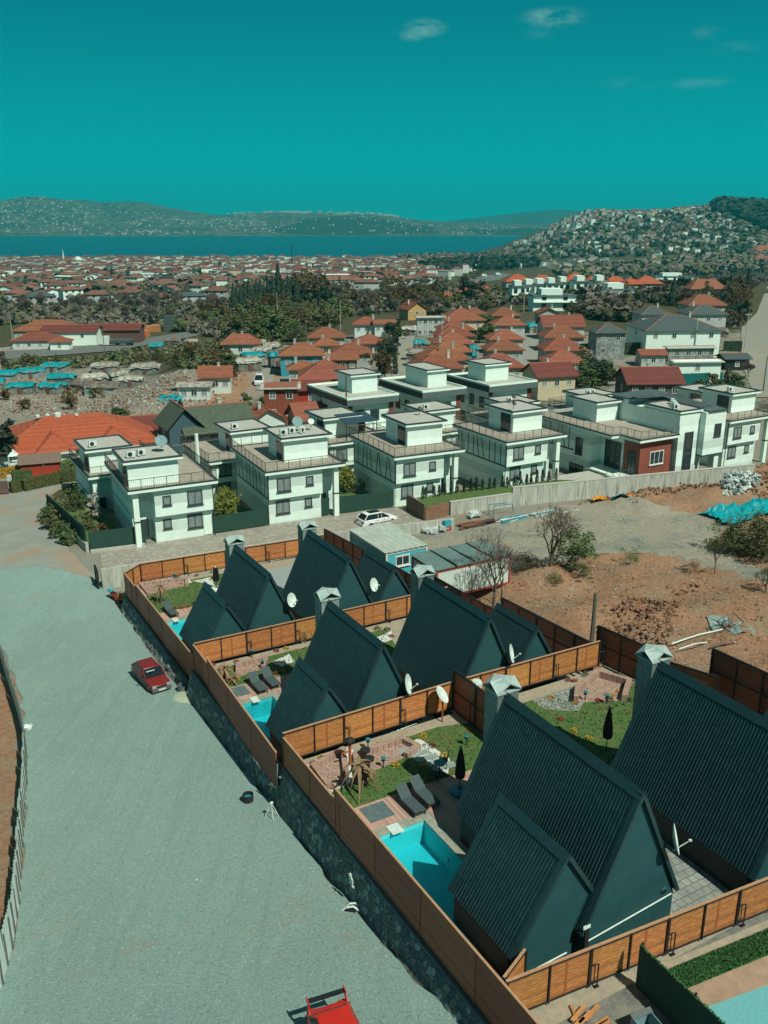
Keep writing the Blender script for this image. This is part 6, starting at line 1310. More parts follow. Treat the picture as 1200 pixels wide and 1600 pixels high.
def heap(name, label, pts, m, n, s, zs=.4, cat='rubble', kind=None, mats=None):
    """countless broken pieces inside a pixel polygon: stuff"""
    P = PX(*pts); X = [q[0] for q in P]; Y = [q[1] for q in P]; b = MB(); rr = random.Random(len(label)+n); k = 0; cx, cy_ = sum(X)/len(X), sum(Y)/len(Y); rad = max(max(X)-min(X), max(Y)-min(Y))/2
    while k < n:
        x, y = rr.uniform(min(X), max(X)), rr.uniform(min(Y), max(Y))
        if not pip(x, y, P): continue
        k += 1; z = h(x, y)+mound(x, y); f = max(0, 1-math.hypot(x-cx, y-cy_)/rad); b.m = rr.randrange(len(mats)) if mats else 0
        q = s*rr.uniform(.3, 1.2); b.obox((x, y, z+rr.uniform(0, 1)*zs*f+.05), q, q*rr.uniform(.4, 1), q*rr.uniform(.2, .7), rr.uniform(0, 3), rr.uniform(-.8, .8), rr.uniform(-.8, .8))
    return b.build(name, mats or m, label=label, cat=None if kind else cat, kind=kind)
heap('rubble', 'heap of white rubble and bags on the red earth below the wall', ((1122, 778), (1150, 752), (1178, 755), (1184, 770), (1160, 785), (1130, 784)), RUBB, 420, .55, 1.5, kind='stuff', mats=[RUBB, RUBB, DISH, mat('grey_rubble', (.16, .21, .21), rough=.9)])
heap('rubble', 'clods of dug red earth along the concrete wall', ((900, 790), (960, 768), (1060, 748), (1205, 724), (1260, 730), (1205, 790), (1090, 770), (1000, 782)), ROCKM, 1500, .32, .4, kind='stuff', mats=[ROCKM, mat('dark_clods', (.20, .10, .06), rough=.95)])
heap('rubble', 'stones and clods scattered on the red earth of the building plot', ((700, 905), (860, 885), (1050, 880), (1200, 915), (1290, 1100), (1200, 1140), (1000, 1010), (860, 965), (790, 935)), ROCKM, 2300, .12, .03, kind='stuff', mats=[ROCKM, MATS['dark_clods'], mat('pale_stones', (.42, .38, .30), rough=.9)])
heap('rubble', 'ridge of dark clods behind the right-hand chimney', ((925, 990), (950, 970), (990, 950), (1040, 935), (1100, 925), (1060, 950), (1050, 990), (1040, 1020), (980, 1015)), ROCKM, 520, .26, .3, kind='stuff', mats=[ROCKM, MATS['dark_clods'], MATS['dark_clods']])
heap('rubble', 'gravel fragments along the edge of the dirt track', ((650, 850), (860, 800), (1100, 790), (1205, 830), (1205, 905), (960, 870), (740, 890)), CONC2, 1200, .12, .02, kind='stuff', mats=[CONC2, MATS['pale_stones']])
heap('rubble', 'loose pebbles scattered on the gravel road', ((20, 900), (180, 930), (300, 1150), (600, 1560), (400, 1600), (60, 1600), (45, 1200), (45, 1090)), GRAVEL, 1500, .045, .0, kind='stuff', mats=[mat('light_pebbles', (.34, .42, .37), rough=.9), mat('dark_pebbles', (.08, .11, .10), rough=.9)])
def tarp(label, pts, hh=.25, res=.35, m=TARP, seed=0, name='tarpaulin', cat='tarpaulin', up=0):
    return drape(name, PX(*pts), m, .05, res, kind=None, jag=.25, hf=lambda x, y: h(x, y)+mound(x, y)+up+hh*(.5+.5*noise.fractal(Vector((x*.9, y*.9, seed)), 1., 2., 4))+hh*.6*abs(noise.noise(Vector((x*1.7, y*1.7, seed+5)))), label=label, cat=cat, group='plastic sheets on the building plot')
tarp('long turquoise tarpaulin spread on the ground at the right edge', ((1092, 804), (1120, 799), (1160, 796), (1212, 786), (1212, 804), (1180, 812), (1152, 823), (1130, 823), (1118, 812)), .5)
tarp('small turquoise tarpaulin by the tall concrete wall', ((955, 783), (972, 778), (992, 780), (990, 791), (968, 793), (957, 790)), .4, seed=3)
tarp('orange-yellow sheet beside the small turquoise tarpaulin', ((922, 787), (944, 781), (947, 789), (926, 792)), .4, m=mat('yellow_sheet', (.62, .26, .02), rough=.6), seed=7); tarp('bright orange scrap of sheet behind the small turquoise tarpaulin', ((976, 777), (990, 775), (988, 781), (977, 781)), .3, m=ORANGE, seed=9); tarp('orange rag under the olive bush at the right', ((1158, 866), (1176, 862), (1178, 869), (1160, 872)), .3, m=ORANGE, seed=11)
tarp('ash-grey burnt patch under the scrap frame on the red earth', ((1105, 968), (1140, 966), (1178, 980), (1182, 992), (1150, 1000), (1118, 985)), .03, m=mat('ash', (.22, .32, .30), (.12, .18, .17), rough=.95, scale=2), seed=13, name='ash_patch', cat='ash')
p = at(1140, 985); T = empty('burnt_frame', (p.x, p.y, p.z+.25), .5, 'burnt black metal frame lying on the ash-grey patch', 'scrap metal'); b = MB(); rr = random.Random(2)
b.path([(-.9, -.6, .1), (.7, -.6, .5), (.9, .6, .8), (-.7, .7, .4), (-.9, -.6, .1)], .04, 4); b.build('bent_frame', STEEL, T); b = MB()
for k in range(34): a = Vector((rr.uniform(-1.2, .8), rr.uniform(-.8, .8), rr.uniform(0, .2))); b.tube(a, a+Vector((rr.uniform(-.6, .6), rr.uniform(-.6, .6), rr.uniform(0, .4))), .025, n=3)
b.build('wire_tangle', STEEL, T)
for i, (a, c, r, lb) in enumerate((((1048, 1012), (1128, 990), .06, 'long pale bent pipe on the red earth behind the right-hand chimney'), ((1060, 1020), (1108, 1010), .05, 'shorter pale pipe beside the long bent one'), ((1108, 1018), (1150, 1012), .07, 'dark thin log near the tall dark fence'), ((985, 944), (1022, 941), .05, 'dark bent plank on the red earth left of the ash patch'))):
    A, B = at(*a), at(*c); A.z += .3; B.z += .35; b = MB(); M_ = A.lerp(B, .5)+Vector((.1, .1, .1)); b.path([Vector((0, 0, 0)), M_-A, B-A], r, 6); b.build('pipe' if i < 2 else 'log', PIPEM if i < 2 else BARK, label=lb, cat='pipe' if i < 2 else 'log', loc=A, group='long scrap pieces on the red earth')
p = at(1140, 852); MB().lathe((0, 0, 0), [(.02, -.02), (.42, 0), (.44, .04), (.02, .10)], 20, Vector((.1, -.8, .6)).to_track_quat('Z', 'Y')).build('satellite_dish', DISH, label='white dish lying loose at the foot of the olive bush', cat='satellite dish', loc=(p.x, p.y, p.z+.5))
# scrap along the lower concrete wall
def plank_pile(label, px, py, n, L_, m, group, rz=0., sz=(.2, .08), name='plank_pile', cat='planks', spread=.6):
    p = at(px, py); T = empty(name, (p.x, p.y, p.z), TH+rz, label, cat, group); rr = random.Random(int(px+py))
    for k in range(n): MB().obox((rr.gauss(0, .3), rr.uniform(-spread, spread), sz[1]*.5+(k//4)*sz[1]*1.1+.02*rr.random()), L_*rr.uniform(.6, 1.1), sz[0]*rr.uniform(.6, 1.2), sz[1], rr.gauss(0, .10)).build('plank', m[k % len(m)], T)
g = 'scrap piles along the lower concrete wall'; DKP = mat('old_dark_planks', (.14, .075, .06), (.09, .05, .04), rough=.9, scale=3, stretch=(1, 6, 6))
plank_pile('pile of dark red-brown planks below the lower concrete wall', 735, 822, 14, 3.4, [DKP, DKP, BATTEN], g); plank_pile('pile of dark planks right of the red-brown ones', 760, 817, 10, 2.4, [DKP, STEEL], g); plank_pile('pile of pale and teal metal pieces below the wall', 800, 812, 14, 3.6, [PIPEM, SIDING, BUMPER], g, .1, (.14, .06)); plank_pile('scattered pale boards at the far end of the wall', 850, 803, 12, 3.0, [CONC2, PIPEM, SIDING], g, .05, (.25, .05), spread=.8); plank_pile('pale panels lying before the tall concrete wall', 885, 799, 6, 2.6, [SCRAP, DISH], g, .05, (.5, .05))
for i, (px, py, s, lb) in enumerate(((666, 833, .7, 'white sack at the left end of the scrap row'), (676, 833, .6, 'white sack, second from the left of the scrap row'), (688, 829, .9, 'white and blue box-like sack beside the planks'), (742, 808, .8, 'white crumpled bag on top of the red-brown planks'))): litter(px, py, lb, s, RUBB, 'sack', 'sack', 9)
p = at(697, 828); T = empty('gas_crate', p, TH, 'teal-topped crate with rusty side beside the white sacks', 'crate'); MB().box(-.4, -.4, 0, .4, .4, .5).build('lower_part', REDP, T); MB().box(-.4, -.4, .501, .4, .4, 1.1).build('upper_part', SIDING, T)
p = at(788, 808); T = empty('metal_frame', (p.x-1.2, p.y, p.z), TH, 'open dark metal frame standing among the scrap', 'frame'); b = MB(); b.path([(0, 0, 0), (0, 0, 1.3), (2.6, .1, 1.1), (2.8, .1, .2)], .05, 5); b.path([(0, .9, 0), (0, .9, 1.2), (2.6, .9, 1.0)], .05, 5); b.build('tube_frame', TEALP, T)
# ------------------------------------------------------------------ houses of the village
def house(label, p, rz, w, d, hh, roof='hip', rh=2.2, wallm=None, roofm=None, wins=3, floors=1, chim=True, eave=.55, group='red-roofed houses of the village', ridge_along='x', name='house', simple=False):
    T = empty(name, p, rz, label, 'house', group); wallm = wallm or PALEW; roofm = roofm or TILE
    b = MB(); b.box(-w/2, -d/2, -1.5, w/2, d/2, hh)
    if roof == 'gable' and ridge_along == 'x': k = rh*(d/2)/(d/2+eave); b.add([(s*w/2, y, z) for s in (-1, 1) for y, z in ((-d/2, hh), (d/2, hh), (0, hh+k))], [(0, 2, 1), (3, 4, 5), (0, 3, 5, 2), (1, 2, 5, 4)])
    if roof == 'gable' and ridge_along == 'y': k = rh*(w/2)/(w/2+eave); b.add([(x, s*d/2, z) for s in (-1, 1) for x, z in ((-w/2, hh), (w/2, hh), (0, hh+k))], [(0, 1, 2), (3, 5, 4), (0, 2, 5, 3), (1, 4, 5, 2)])
    b.build('wall', wallm, T)
    a, c = w/2+eave, d/2+eave; z = hh-.08; t = .14; r = MB()
    if roof == 'hip':
        if a >= c: R0, R1 = (-(a-c), 0, z+rh), (a-c+.01, 0, z+rh)
        else: R0, R1 = (0, -(c-a), z+rh), (0, c-a, z+rh)
        P = [(-a, -c, z), (a, -c, z), (a, c, z), (-a, c, z), R0, R1]
        F = [(0, 1, 5, 4), (1, 2, 5), (2, 3, 4, 5), (3, 0, 4)] if a >= c else [(0, 1, 4), (1, 2, 5, 4), (2, 3, 5), (3, 0, 4, 5)]
    elif ridge_along == 'x': P = [(-a, -c, z), (a, -c, z), (a, c, z), (-a, c, z), (-a, 0, z+rh), (a, 0, z+rh)]; F = [(0, 1, 5, 4), (2, 3, 4, 5)]
    else: P = [(-a, -c, z), (a, -c, z), (a, c, z), (-a, c, z), (0, -c, z+rh), (0, c, z+rh)]; F = [(1, 2, 5, 4), (3, 0, 4, 5)]
    n = len(P); Q = [(x, y, q-t) for x, y, q in P]; F2 = [tuple(i+n for i in f[::-1]) for f in F]
    edge = [(0, 1), (1, 2), (2, 3), (3, 0)] if roof == 'hip' else ([(0, 1), (2, 3), (1, 5), (5, 2), (3, 4), (4, 0)] if ridge_along == 'x' else [(1, 2), (3, 0), (0, 4), (4, 1), (2, 5), (5, 3)])
    r.add(P+Q, F+F2+[(i, i+n, j+n, j) for i, j in edge]); ro = r.build('roof', roofm, T)
    if simple: return T
    rc = MB(); rc.tube(P[4], P[5], .10, n=5)
    if roof == 'hip':
        for i, j in ((0, 4), (3, 4), (1, 5), (2, 5)) if a >= c else ((0, 4), (1, 4), (2, 5), (3, 5)): rc.tube(P[i], P[j], .08, n=4)
    rc.build('ridge_tiles', mat('ridge_tile', (.36, .12, .07), rough=.8), ro)
    if chim: q = MB(); x = R.uniform(-.25, .3)*w; y = R.uniform(.0, .25)*d; q.box(x-.25, y-.25, hh, x+.25, y+.25, hh+rh+.45); cc = q.build('chimney', PALEW, T); MB().box(x-.32, y-.32, hh+rh+.451, x+.32, y+.32, hh+rh+.55).build('chimney_cap', CONC2, cc)
    for fl in range(floors):
        zz = hh-1.9-fl*2.9
        for i in range(wins):
            x = -w/2+w*(i+.5)/wins-.55; window(T, x, zz, 1.1, 1.2, -d/2, fr=.10, m=WFRAME, pane=GLASS if (i+fl) % 2 else CURT, sill=False)
        window(T, -.5, zz, 1.0, 1.2, -w/2, 'x', -1, fr=.10, m=WFRAME, pane=GLASS, sill=False)
    return T
R = random.Random(21)
def at_roof(px, py, up): return at(px, py, up)
def H_(label, px, py, wpx, asp=.8, hh=3.2, roof='hip', rh=None, rz=5., **k):
    rh0 = rh or 2.0; p = at(px, py, hh+rh0*.4); t = p.y*1.0; dist = math.sqrt(p.x**2+p.y**2+(CAMZ-p.z)**2)*math.cos(0); Zc = p.y*math.cos(PITCH)+(CAMZ-p.z)*math.sin(PITCH)
    w = max(5.5, wpx*Zc/FPX-1.1); rhh = rh or w*.25
    return house(label, p, math.radians(rz), w, w*min(1.0, asp*1.22) if asp > .5 else w*asp, hh, roof, rhh, **k)
GV = 'red-roofed houses of the village'
H_('teal-walled house with a red hip roof at the left of the village', 471, 545, 72, .7, 4.4, wallm=SIDING, floors=1)
H_('red-roofed house behind the teal-walled one, at the edge of the olive woods', 510, 519, 60, .7, 3.4)
H_('low red-roofed house squeezed behind the teal-walled one', 509, 532, 40, .6, 3.0, wallm=CREAM)
H_('wide red hip-roofed house with a pale ridge, left of the village street', 549, 543, 64, .8, 3.6); H_('red-roofed house touching the trees of the village street', 577, 528, 54, .9, 3.6)
H_('long low red shed roof in front of the wide hip-roofed house', 535, 557, 52, .35, 2.8, 'gable', 1.0, wallm=RUST, chim=False); H_('small bright red-roofed house beside the white tarpaulin', 473, 567, 30, .8, 3.2)
H_('big red-roofed house with dark walls and a red side panel', 508, 575, 84, .8, 4.6, rh=2.9, wallm=mat('dark_brown_wall', (.06, .04, .035), rough=.8), floors=1); H_('lower front wing of the dark-walled house, with a red panel wall', 486, 600, 62, .6, 4.6, 'gable', 1.4, wallm=REDP, roofm=TILED, wins=1, chim=False)
H_('pale gabled house with ribbed red roof just behind the second villa', 492, 640, 82, .62, 3.4, 'gable', 2.2, wallm=CREAM, roofm=TILE, rz=24); H_('whitewashed gabled house with an old red roof behind the villas', 412, 645, 66, .7, 3.0, 'gable', 2.0, wallm=DISH, rz=24, ridge_along='y')
T = H_('two-storey red brick house with a flat roof and white windows', 439, 600, 38, .9, 6.2, 'gable', .25, wallm=BRICKR, roofm=CONC2, floors=2, wins=2, chim=False)
c1_ = [(721, 493, 68), (741, 485, 38), (711, 508, 58), (709, 517, 62), (706, 528, 64), (702, 540, 68), (692, 552, 82), (681, 564, 80)]
for i, (x, y, w) in enumerate(c1_[::-1]): H_('red-roofed house of the row right of the village street, %s from its lower end' % ORD[i], x, y, w, .72, 3.4, rz=6, wallm=(PALEW, CREAM, SIDING)[i % 3])
for i, (x, y, w) in enumerate([(788, 487, 47), (793, 501, 53), (788, 522, 57), (786, 538, 61), (779, 563, 78)][::-1]): H_('red-roofed house of the middle row, %s from its lower end' % ORD[i], x, y, w, .66, 3.6, rz=5, wallm=PALEW if i % 2 else CREAM)
for i, (x, y, w, rf) in enumerate([(855, 484, 38, 'gable'), (876, 503, 68, 'gable'), (877, 519, 66, 'hip'), (878, 538, 70, 'hip'), (880, 557, 68, 'hip')][::-1]): H_('red-roofed house beside the side street on its right, %s from the lower end' % ORD[i], x, y, w, .62, 3.6, rf, rz=4, ridge_along='y' if i == 4 else 'x')
H_('dark red gabled house with cream front behind the rightmost banded villa', 858, 576, 72, .7, 4.4, 'gable', 2.2, wallm=CREAM, roofm=TILED, rz=18); H_('dark red-roofed house with verandah and green band near the crooked bare tree', 1014, 585, 92, .62, 4.8, 'gable', 2.4, wallm=mat('dark_verandah_wall', (.07, .075, .065), rough=.8), roofm=TILED, rz=4, floors=2, wins=4)
H_('small red lean-to roof behind the verandah house', 1017, 549, 28, .6, 2.8, 'gable', .9, chim=False); H_('white-walled red-roofed house alone at the edge of the woods', 572, 500, 44, .7, 4.2, wallm=DISH); H_('small white outbuilding beside the lone red-roofed house', 600, 502, 16, .8, 4.4, 'gable', .8, wallm=DISH, chim=False)
H_('yellow gabled house with red roof in the middle of the woods', 645, 477, 36, .8, 4, 'gable', 2.6, wallm=mat('ochre_wall', (.5, .33, .12), rough=.8), rz=25, ridge_along='y'); H_('long pale blue-grey flat house below the yellow gable', 672, 494, 48, .4, 5.0, 'gable', .3, wallm=PALEW, roofm=SCRAP, wins=5, floors=2, chim=False)
H_('red-roofed house left of the dark round tree by the highway', 735, 452, 44, .6, 4.2, wallm=CREAM); H_('red-roofed house in front of the highway bridge', 700, 460, 30, .6, 4.0)
for i, (x, y, w) in enumerate([(744, 447, 40), (808, 437, 44), (848, 437, 42), (826, 447, 34), (880, 438, 34), (898, 433, 36), (930, 437, 40), (960, 437, 36), (985, 440, 34), (1010, 439, 44)]): H_('bright orange-red roofed house on the rise beyond the villas, %s from the left' % ORD[i], x, y, w, .6, 5.2, roofm=TILEB, rz=R.uniform(-6, 14), floors=1, group='orange-roofed houses on the rise')
# white modern terrace houses on the rise
def modern(label, px, py, wpx, hh=6.5, d=9, group='white modern terrace houses on the rise', rz=3.):
    p = at(px, py, hh*.5); Zc = p.y*math.cos(PITCH)+(CAMZ-p.z)*math.sin(PITCH); w = wpx*Zc/FPX
    T = empty('house', p, math.radians(rz), label, 'house', group); MB().box(-w/2, -d/2, -1.5, w/2, d/2, hh).build('wall', WHITE2, T)
    MB().box(-w/2-.2, -d/2-.5, hh+.002, w/2+.2, d/2, hh+.5).build('roof_band', MATS['grey_roof_band'], T); MB().box(-w*.3, -d/2+1.5, hh+.502, w*.2, d/2-1, hh+2.6).build('penthouse', WHITE2, T)
    for i in range(2):
        for z in (.6, 3.7): window(T, -w/2+w*(i+.5)/2-.8, z, 1.6, 2.0, -d/2, pane=GLASS, sill=False, fr=.12)
    MB().box(-w/2-.02, -d/2-1.2, 3.0, w/2+.02, -d/2-.08, 3.25).build('balcony', WHITE2, T)
for i, (x, y, w) in enumerate([(808, 459, 22), (826, 457, 22), (843, 456, 22), (860, 455, 20), (878, 453, 18), (905, 452, 24), (935, 452, 22)]): modern('white modern house with grey roof band on the rise, %s from the left' % ORD[i], x, y, w)
modern('plain white building below the terrace houses on the rise', 862, 473, 66, 5.0, group='plain white buildings on the rise'); modern('pale industrial building left of the grey unfinished house', 960, 461, 50, 4.5, group='plain white buildings on the rise'); modern('pale long building right of the trees on the rise', 1050, 438, 60, 5, group='plain white buildings on the rise')
H_('unfinished grey block house with slate hip roof and three dark windows', 949, 512, 52, .75, 6.4, rh=1.8, wallm=GREYW, roofm=SLATE, floors=2, wins=2, chim=False, group='slate-roofed houses')
H_('large grey-roofed pale house under construction in the middle distance right', 1052, 503, 122, .62, 6.2, rh=3.0, wallm=WHITE2, roofm=SLATE, floors=1, wins=4, group='slate-roofed houses'); H_('smaller grey hip-roofed house right behind the large grey one', 1098, 483, 62, .7, 6.2, rh=2.4, wallm=PALEW, roofm=SLATE, group='slate-roofed houses'); H_('red-roofed house with a water tank behind the grey roofs', 1098, 471, 64, .6, 6.0, wallm=PALEW); H_('grey-roofed wing left of the large grey-roofed house', 1018, 484, 50, .8, 5.8, rh=2.2, wallm=PALEW, roofm=SLATE, group='slate-roofed houses')
H_('white concrete block building with bare top right of the verandah house', 1086, 562, 82, .35, 4.8, 'gable', .3, wallm=WHITE2, roofm=CONC2, wins=1, chim=False, group='flat-roofed buildings'); H_('long flat annex with a strip of dark windows behind the white block building', 1078, 541, 80, .2, 3.4, 'gable', .3, wallm=GREYW, roofm=CONC2, wins=8, chim=False, group='flat-roofed buildings')
H_('small dark shed with grey roof by the right-hand road', 1146, 555, 34, .7, 2.6, 'gable', .9, wallm=BLACKW, roofm=SLATE, wins=1, chim=False, group='sheds'); H_('red-roofed house at the top of the right-hand road', 1145, 414, 36, .7, 5); H_('red-roofed house at the right edge below the hill', 1188, 407, 40, .7, 5); H_('red-roofed house half hidden in the trees at the top right', 1102, 447, 60, .5, 4.5); H_('red-roofed house at the right edge on the wooded slope', 1190, 392, 40, .6, 5)
# orange-roofed bungalow on the left
T = house('large white bungalow with a bright orange tiled roof at the left', (-44.0, 124.6, h(-44.0, 124.6)-.1), math.radians(23), 21, 14, 3.1, 'hip', 3.2, WHITE2, TILEB, wins=3, chim=False, group='orange-roofed houses')
for k, (x, w_) in enumerate(((-3.2, 5.0), (4.8, 6.0))):
    r = MB(); c = 7.3+1.3; z = 3.02; r.add([(x-w_/2, -c, z), (x+w_/2, -c, z), (x, -c+w_*.62, z+1.9), (x-w_/2, -5, z), (x+w_/2, -5, z), (x, -2.2, z+1.95)], [(0, 1, 2), (1, 4, 5, 2), (0, 2, 5, 3)]); r.build('front_roof', TILEB, T)
    MB().box(x-w_/2+.35, -c+.5, -.5, x+w_/2-.35, -6.76, z-.02).build('front_wall', WHITE2, T); MB().box(x-w_/2-.05, -c-.06, z-.30, x+w_/2+.05, -c+.0, z-.01).build('fascia', DISH, T)
b = MB(); b.box(-9.9, -7.4, 2.72, 9.9, -7.32, 2.99); b.build('fascia', DISH, T)
for x, y, s in ((-2.0, 0, .8), (-3.3, .6, .5), (-4.6, .6, .5), (.5, -.4, .4)): MB().lathe((x, y, 6.1), [(s*.6, 0), (s*.6, .6*s), (.05, .8*s)], 10).build('roof_vent', DISH, T)
p = at(65, 742); T = empty('garden_shed', p, math.radians(20), 'small red-brown garden shed with a low brown roof before the bungalow', 'shed'); MB().box(-2.3, -1.6, -.5, 2.3, 1.6, 2.0).build('wall', REDP, T); b = MB(); b.add([(-2.6, -1.9, 1.95), (2.6, -1.9, 1.95), (2.6, 1.9, 1.95), (-2.6, 1.9, 1.95), (-2.6, 0, 2.9), (2.6, 0, 2.9)], [(0, 1, 5, 4), (2, 3, 4, 5), (0, 4, 3), (1, 2, 5)]); b.build('roof', mat('brown_felt_roof', (.17, .12, .095), rough=.9), T); MB().lathe((0.4, -1.61, 1.7), [(.14, 0), (.14, .03)], 10, Quaternion((1, 0, 0), PI/2)).build('wall_lamp', DISH, T)
p = at(24, 737); T = empty('playset', p, .4, 'children\'s playset with a teal slide and white tower beside the bungalow', 'playset'); MB().box(-.6, -.6, 0, .6, .6, 1.2).build('tower', DISH, T); b = MB(); b.add([(-.7, -.7, 2.2), (.7, -.7, 2.2), (.7, .7, 2.2), (-.7, .7, 2.2), (0, 0, 3.0)], [(0, 1, 4), (1, 2, 4), (2, 3, 4), (3, 0, 4)]); b.build('tower_roof', DISH, T); b = MB(); b.add([(.6, -.3, 1.2), (.6, .3, 1.2), (3, .3, .15), (3, -.3, .15)], [(0, 3, 2, 1)]); b.add([(.6, -.3, 1.15), (.6, .3, 1.15), (3, .3, .1), (3, -.3, .1)], [(0, 1, 2, 3)]); b.build('slide', TARP, T)
for sx in (-.6, .6): MB().tube((sx, -.6, 1.2), (sx, -.6, 2.2), .06).build('post', DISH, T)
def hedge(label, a, c, hh, wd, m, name='hedge'):
    A, B = at(*a), at(*c); L_ = (B-A).length; T = empty(name, A, math.atan2(B.y-A.y, B.x-A.x), label, 'hedge', 'hedges'); b = MB(); rr = random.Random(int(a[0]+9)); b.box(0, -wd/2, -.2, L_, wd/2, hh*.93)
    for k in range(int(L_*110)):
        x = rr.uniform(0, L_); f = rr.choice((0, 0, 1, 2)); y = -wd/2-.01 if f == 0 else wd/2 if f == 1 else rr.uniform(-wd/2, wd/2); z = rr.uniform(0, hh) if f < 2 else hh*.95; b.obox((x, y+rr.gauss(0, .04), z+rr.gauss(0, .04)), .13, .10, .03, rr.uniform(0, 3), rr.uniform(0, 3))
    b.build('foliage', m, T)
HEDM = mat('clipped_hedge', (.075, .085, .022), (.045, .055, .018), rough=.9, scale=3)
hedge('clipped olive hedge along the village road, long part', (37, 768), (130, 752), 1.5, .8, HEDM); hedge('clipped olive hedge along the village road, short part by the gate post', (17, 771), (33, 768), 1.5, .8, HEDM); hedge('dark green hedge behind the clipped one', (20, 752), (50, 748), 1.4, .9, LEAFG); hedge('dark green hedge right of the garden shed', (90, 742), (132, 733), 1.4, .9, LEAFG); hedge('orange-yellow flowering hedge by the playset', (-5, 748), (45, 738), 1.2, .8, mat('orange_yellow_blossom', (.45, .22, .02), (.12, .12, .02), rough=.9, scale=5))
for a, c, lb in (((17, 766), (17, 766), 'white gate post beside the brown gate'),): p = at(*a); MB().box(-.2, -.2, 0, .2, .2, 1.9).build('gate_post', DISH, label=lb, cat='post', loc=p)
A, B = at(-20, 775), at(15, 773); T = empty('garden_gate', A, math.atan2(B.y-A.y, B.x-A.x), 'dark brown slatted gate at the left edge of the village road', 'gate'); 
for k in range(8): MB().box(0, -.03, .05+k*.21, (B-A).length, .03, .22+k*.21).build('slat', DKP, T)
# green-roofed house
p = at(332, 668, 4); T = house('tall house with a mossy green gable roof behind the first villas', p, math.radians(28), 9.0, 7.5, 4.4, 'gable', 3.0, mat('blue_grey_wall', (.05, .10, .12), rough=.8), GREENR, wins=2, chim=True, ridge_along='x', group='green-roofed houses', eave=.9); house('steep cross gable of the mossy green-roofed house, facing left', p+Vector((-4.2, -2.6, 0)), math.radians(28), 4.4, 6.0, 5.2, 'gable', 2.8, MATS['blue_grey_wall'], GREENR, wins=1, chim=False, ridge_along='y', group='green-roofed houses')
house('low old red roof left of the mossy green-roofed house', at(232, 662, 3), math.radians(20), 8, 5, 2.8, 'gable', 1.6, PALEW, TILED, wins=1, chim=False)
# ------------------------------------------------------------------ shanties with tarpaulins
def shack(label, px, py, w, d, hh, roofm, rz, sag=.25, group='shacks on the rubble ground'):
    w *= .60; d *= .80; hh *= .9; rz += R.uniform(-.3, .3); p = at(px, py, hh*.5); T = empty('shack', p, rz, label, 'shack', group); rr = random.Random(int(px*3+py)); b = MB(); b.box(-w/2+.2, -d/2+.2, -.6, w/2-.2, d/2-.2, hh-.15); b.build('wall', SHACKW, T)
    n, m_ = 7, 5; P = []
    for j in range(m_+1):
        for i in range(n+1):
            x, y = -w/2+w*i/n, -d/2+d*j/m_; e = max(abs(2*i/n-1), abs(2*j/m_-1)); P.append((x*1.03+rr.gauss(0, .08), y*1.03+rr.gauss(0, .08), hh+.5*(1-abs(2*j/m_-1))-(.45*rr.random()+.2 if e > .95 else 0)+rr.gauss(0, .07)))
    r = MB(); r.add(P, [(j*(n+1)+i, j*(n+1)+i+1, (j+1)*(n+1)+i+1, (j+1)*(n+1)+i) for j in range(m_) for i in range(n)]); ro = r.build('roof_sheet', roofm, T)
    q = MB()
    for k in range(5): q.obox((rr.uniform(-w/2.4, w/2.4), rr.uniform(-d/2.4, d/2.4), hh+.55), rr.uniform(.5, 1.8), .12, .08, rr.uniform(0, 3)); 
    for k in range(5): q.build('roof_weight', LUMBER, T) if k == 0 else None
    MB().box(-.4, -d/2+.05, -.5, .4, -d/2+.19, min(1.7, hh-.3)).build('door', DKP, T)
SH = [(87, 575, 10, 7, 2.3, 'T', .1), (48, 583, 11, 7, 2.3, 'T', .05), (8, 587, 10, 7, 2.2, 'T', .1), (34, 607, 9.5, 6, 2.2, 'T', .02), (83, 607, 9, 5.5, 2.2, 'T', .0), (97, 592, 11, 4, 2.0, 'T', .1), (-10, 600, 8, 6, 2.2, 'T', 0), (165, 575, 11, 7, 2.4, 'S', 0), (146, 593, 10, 7, 2.3, 'S', .2), (160, 607, 12, 8, 2.3, 'D', .1), (205, 597, 9, 5, 2.3, 'S', .1), (228, 577, 12, 7, 2.4, 'S', .05), (185, 588, 7, 5, 2.2, 'S', .3), (130, 603, 8, 5, 2.0, 'D', -.2), (245, 543, 7, 6, 2.4, 'T', 0), (272, 535, 8, 5, 2.4, 'D', 0), (283, 601, 4, 4, 2.4, 'D', .2), (270, 622, 7, 4, .6, 'T', .2), (388, 570, 9, 6, 2.6, 'S', .2), (395, 560, 8, 6, 2.6, 'T', .2), (410, 552, 8, 5, 2.6, 'S', 0), (425, 545, 7, 5, 2.6, 'S', .1), (378, 548, 7, 6, 2.6, 'S', .1), (432, 563, 6, 5, 3.5, 'T', .1), (655, 540, 5, 5, 2.6, 'T', 0), (648, 555, 7, 4, 2.4, 'S', 0), (735, 560, 4, 7, 3, 'T', .1), (737, 550, 3.5, 5, 3, 'T', .1), (830, 513, 6, 6, 2.8, 'T', .1), (640, 518, 7, 4, 2.6, 'S', 0), (1135, 505, 9, 8, 2.4, 'S', .1), (1125, 520, 7, 6, 2.2, 'D', .1), (455, 558, 7, 7, 2.6, 'D', .3), (405, 540, 6, 4, 2.6, 'S', 0), (300, 537, 7, 4, 2.4, 'S', .1), (355, 560, 6, 4, 2.3, 'S', .1)]
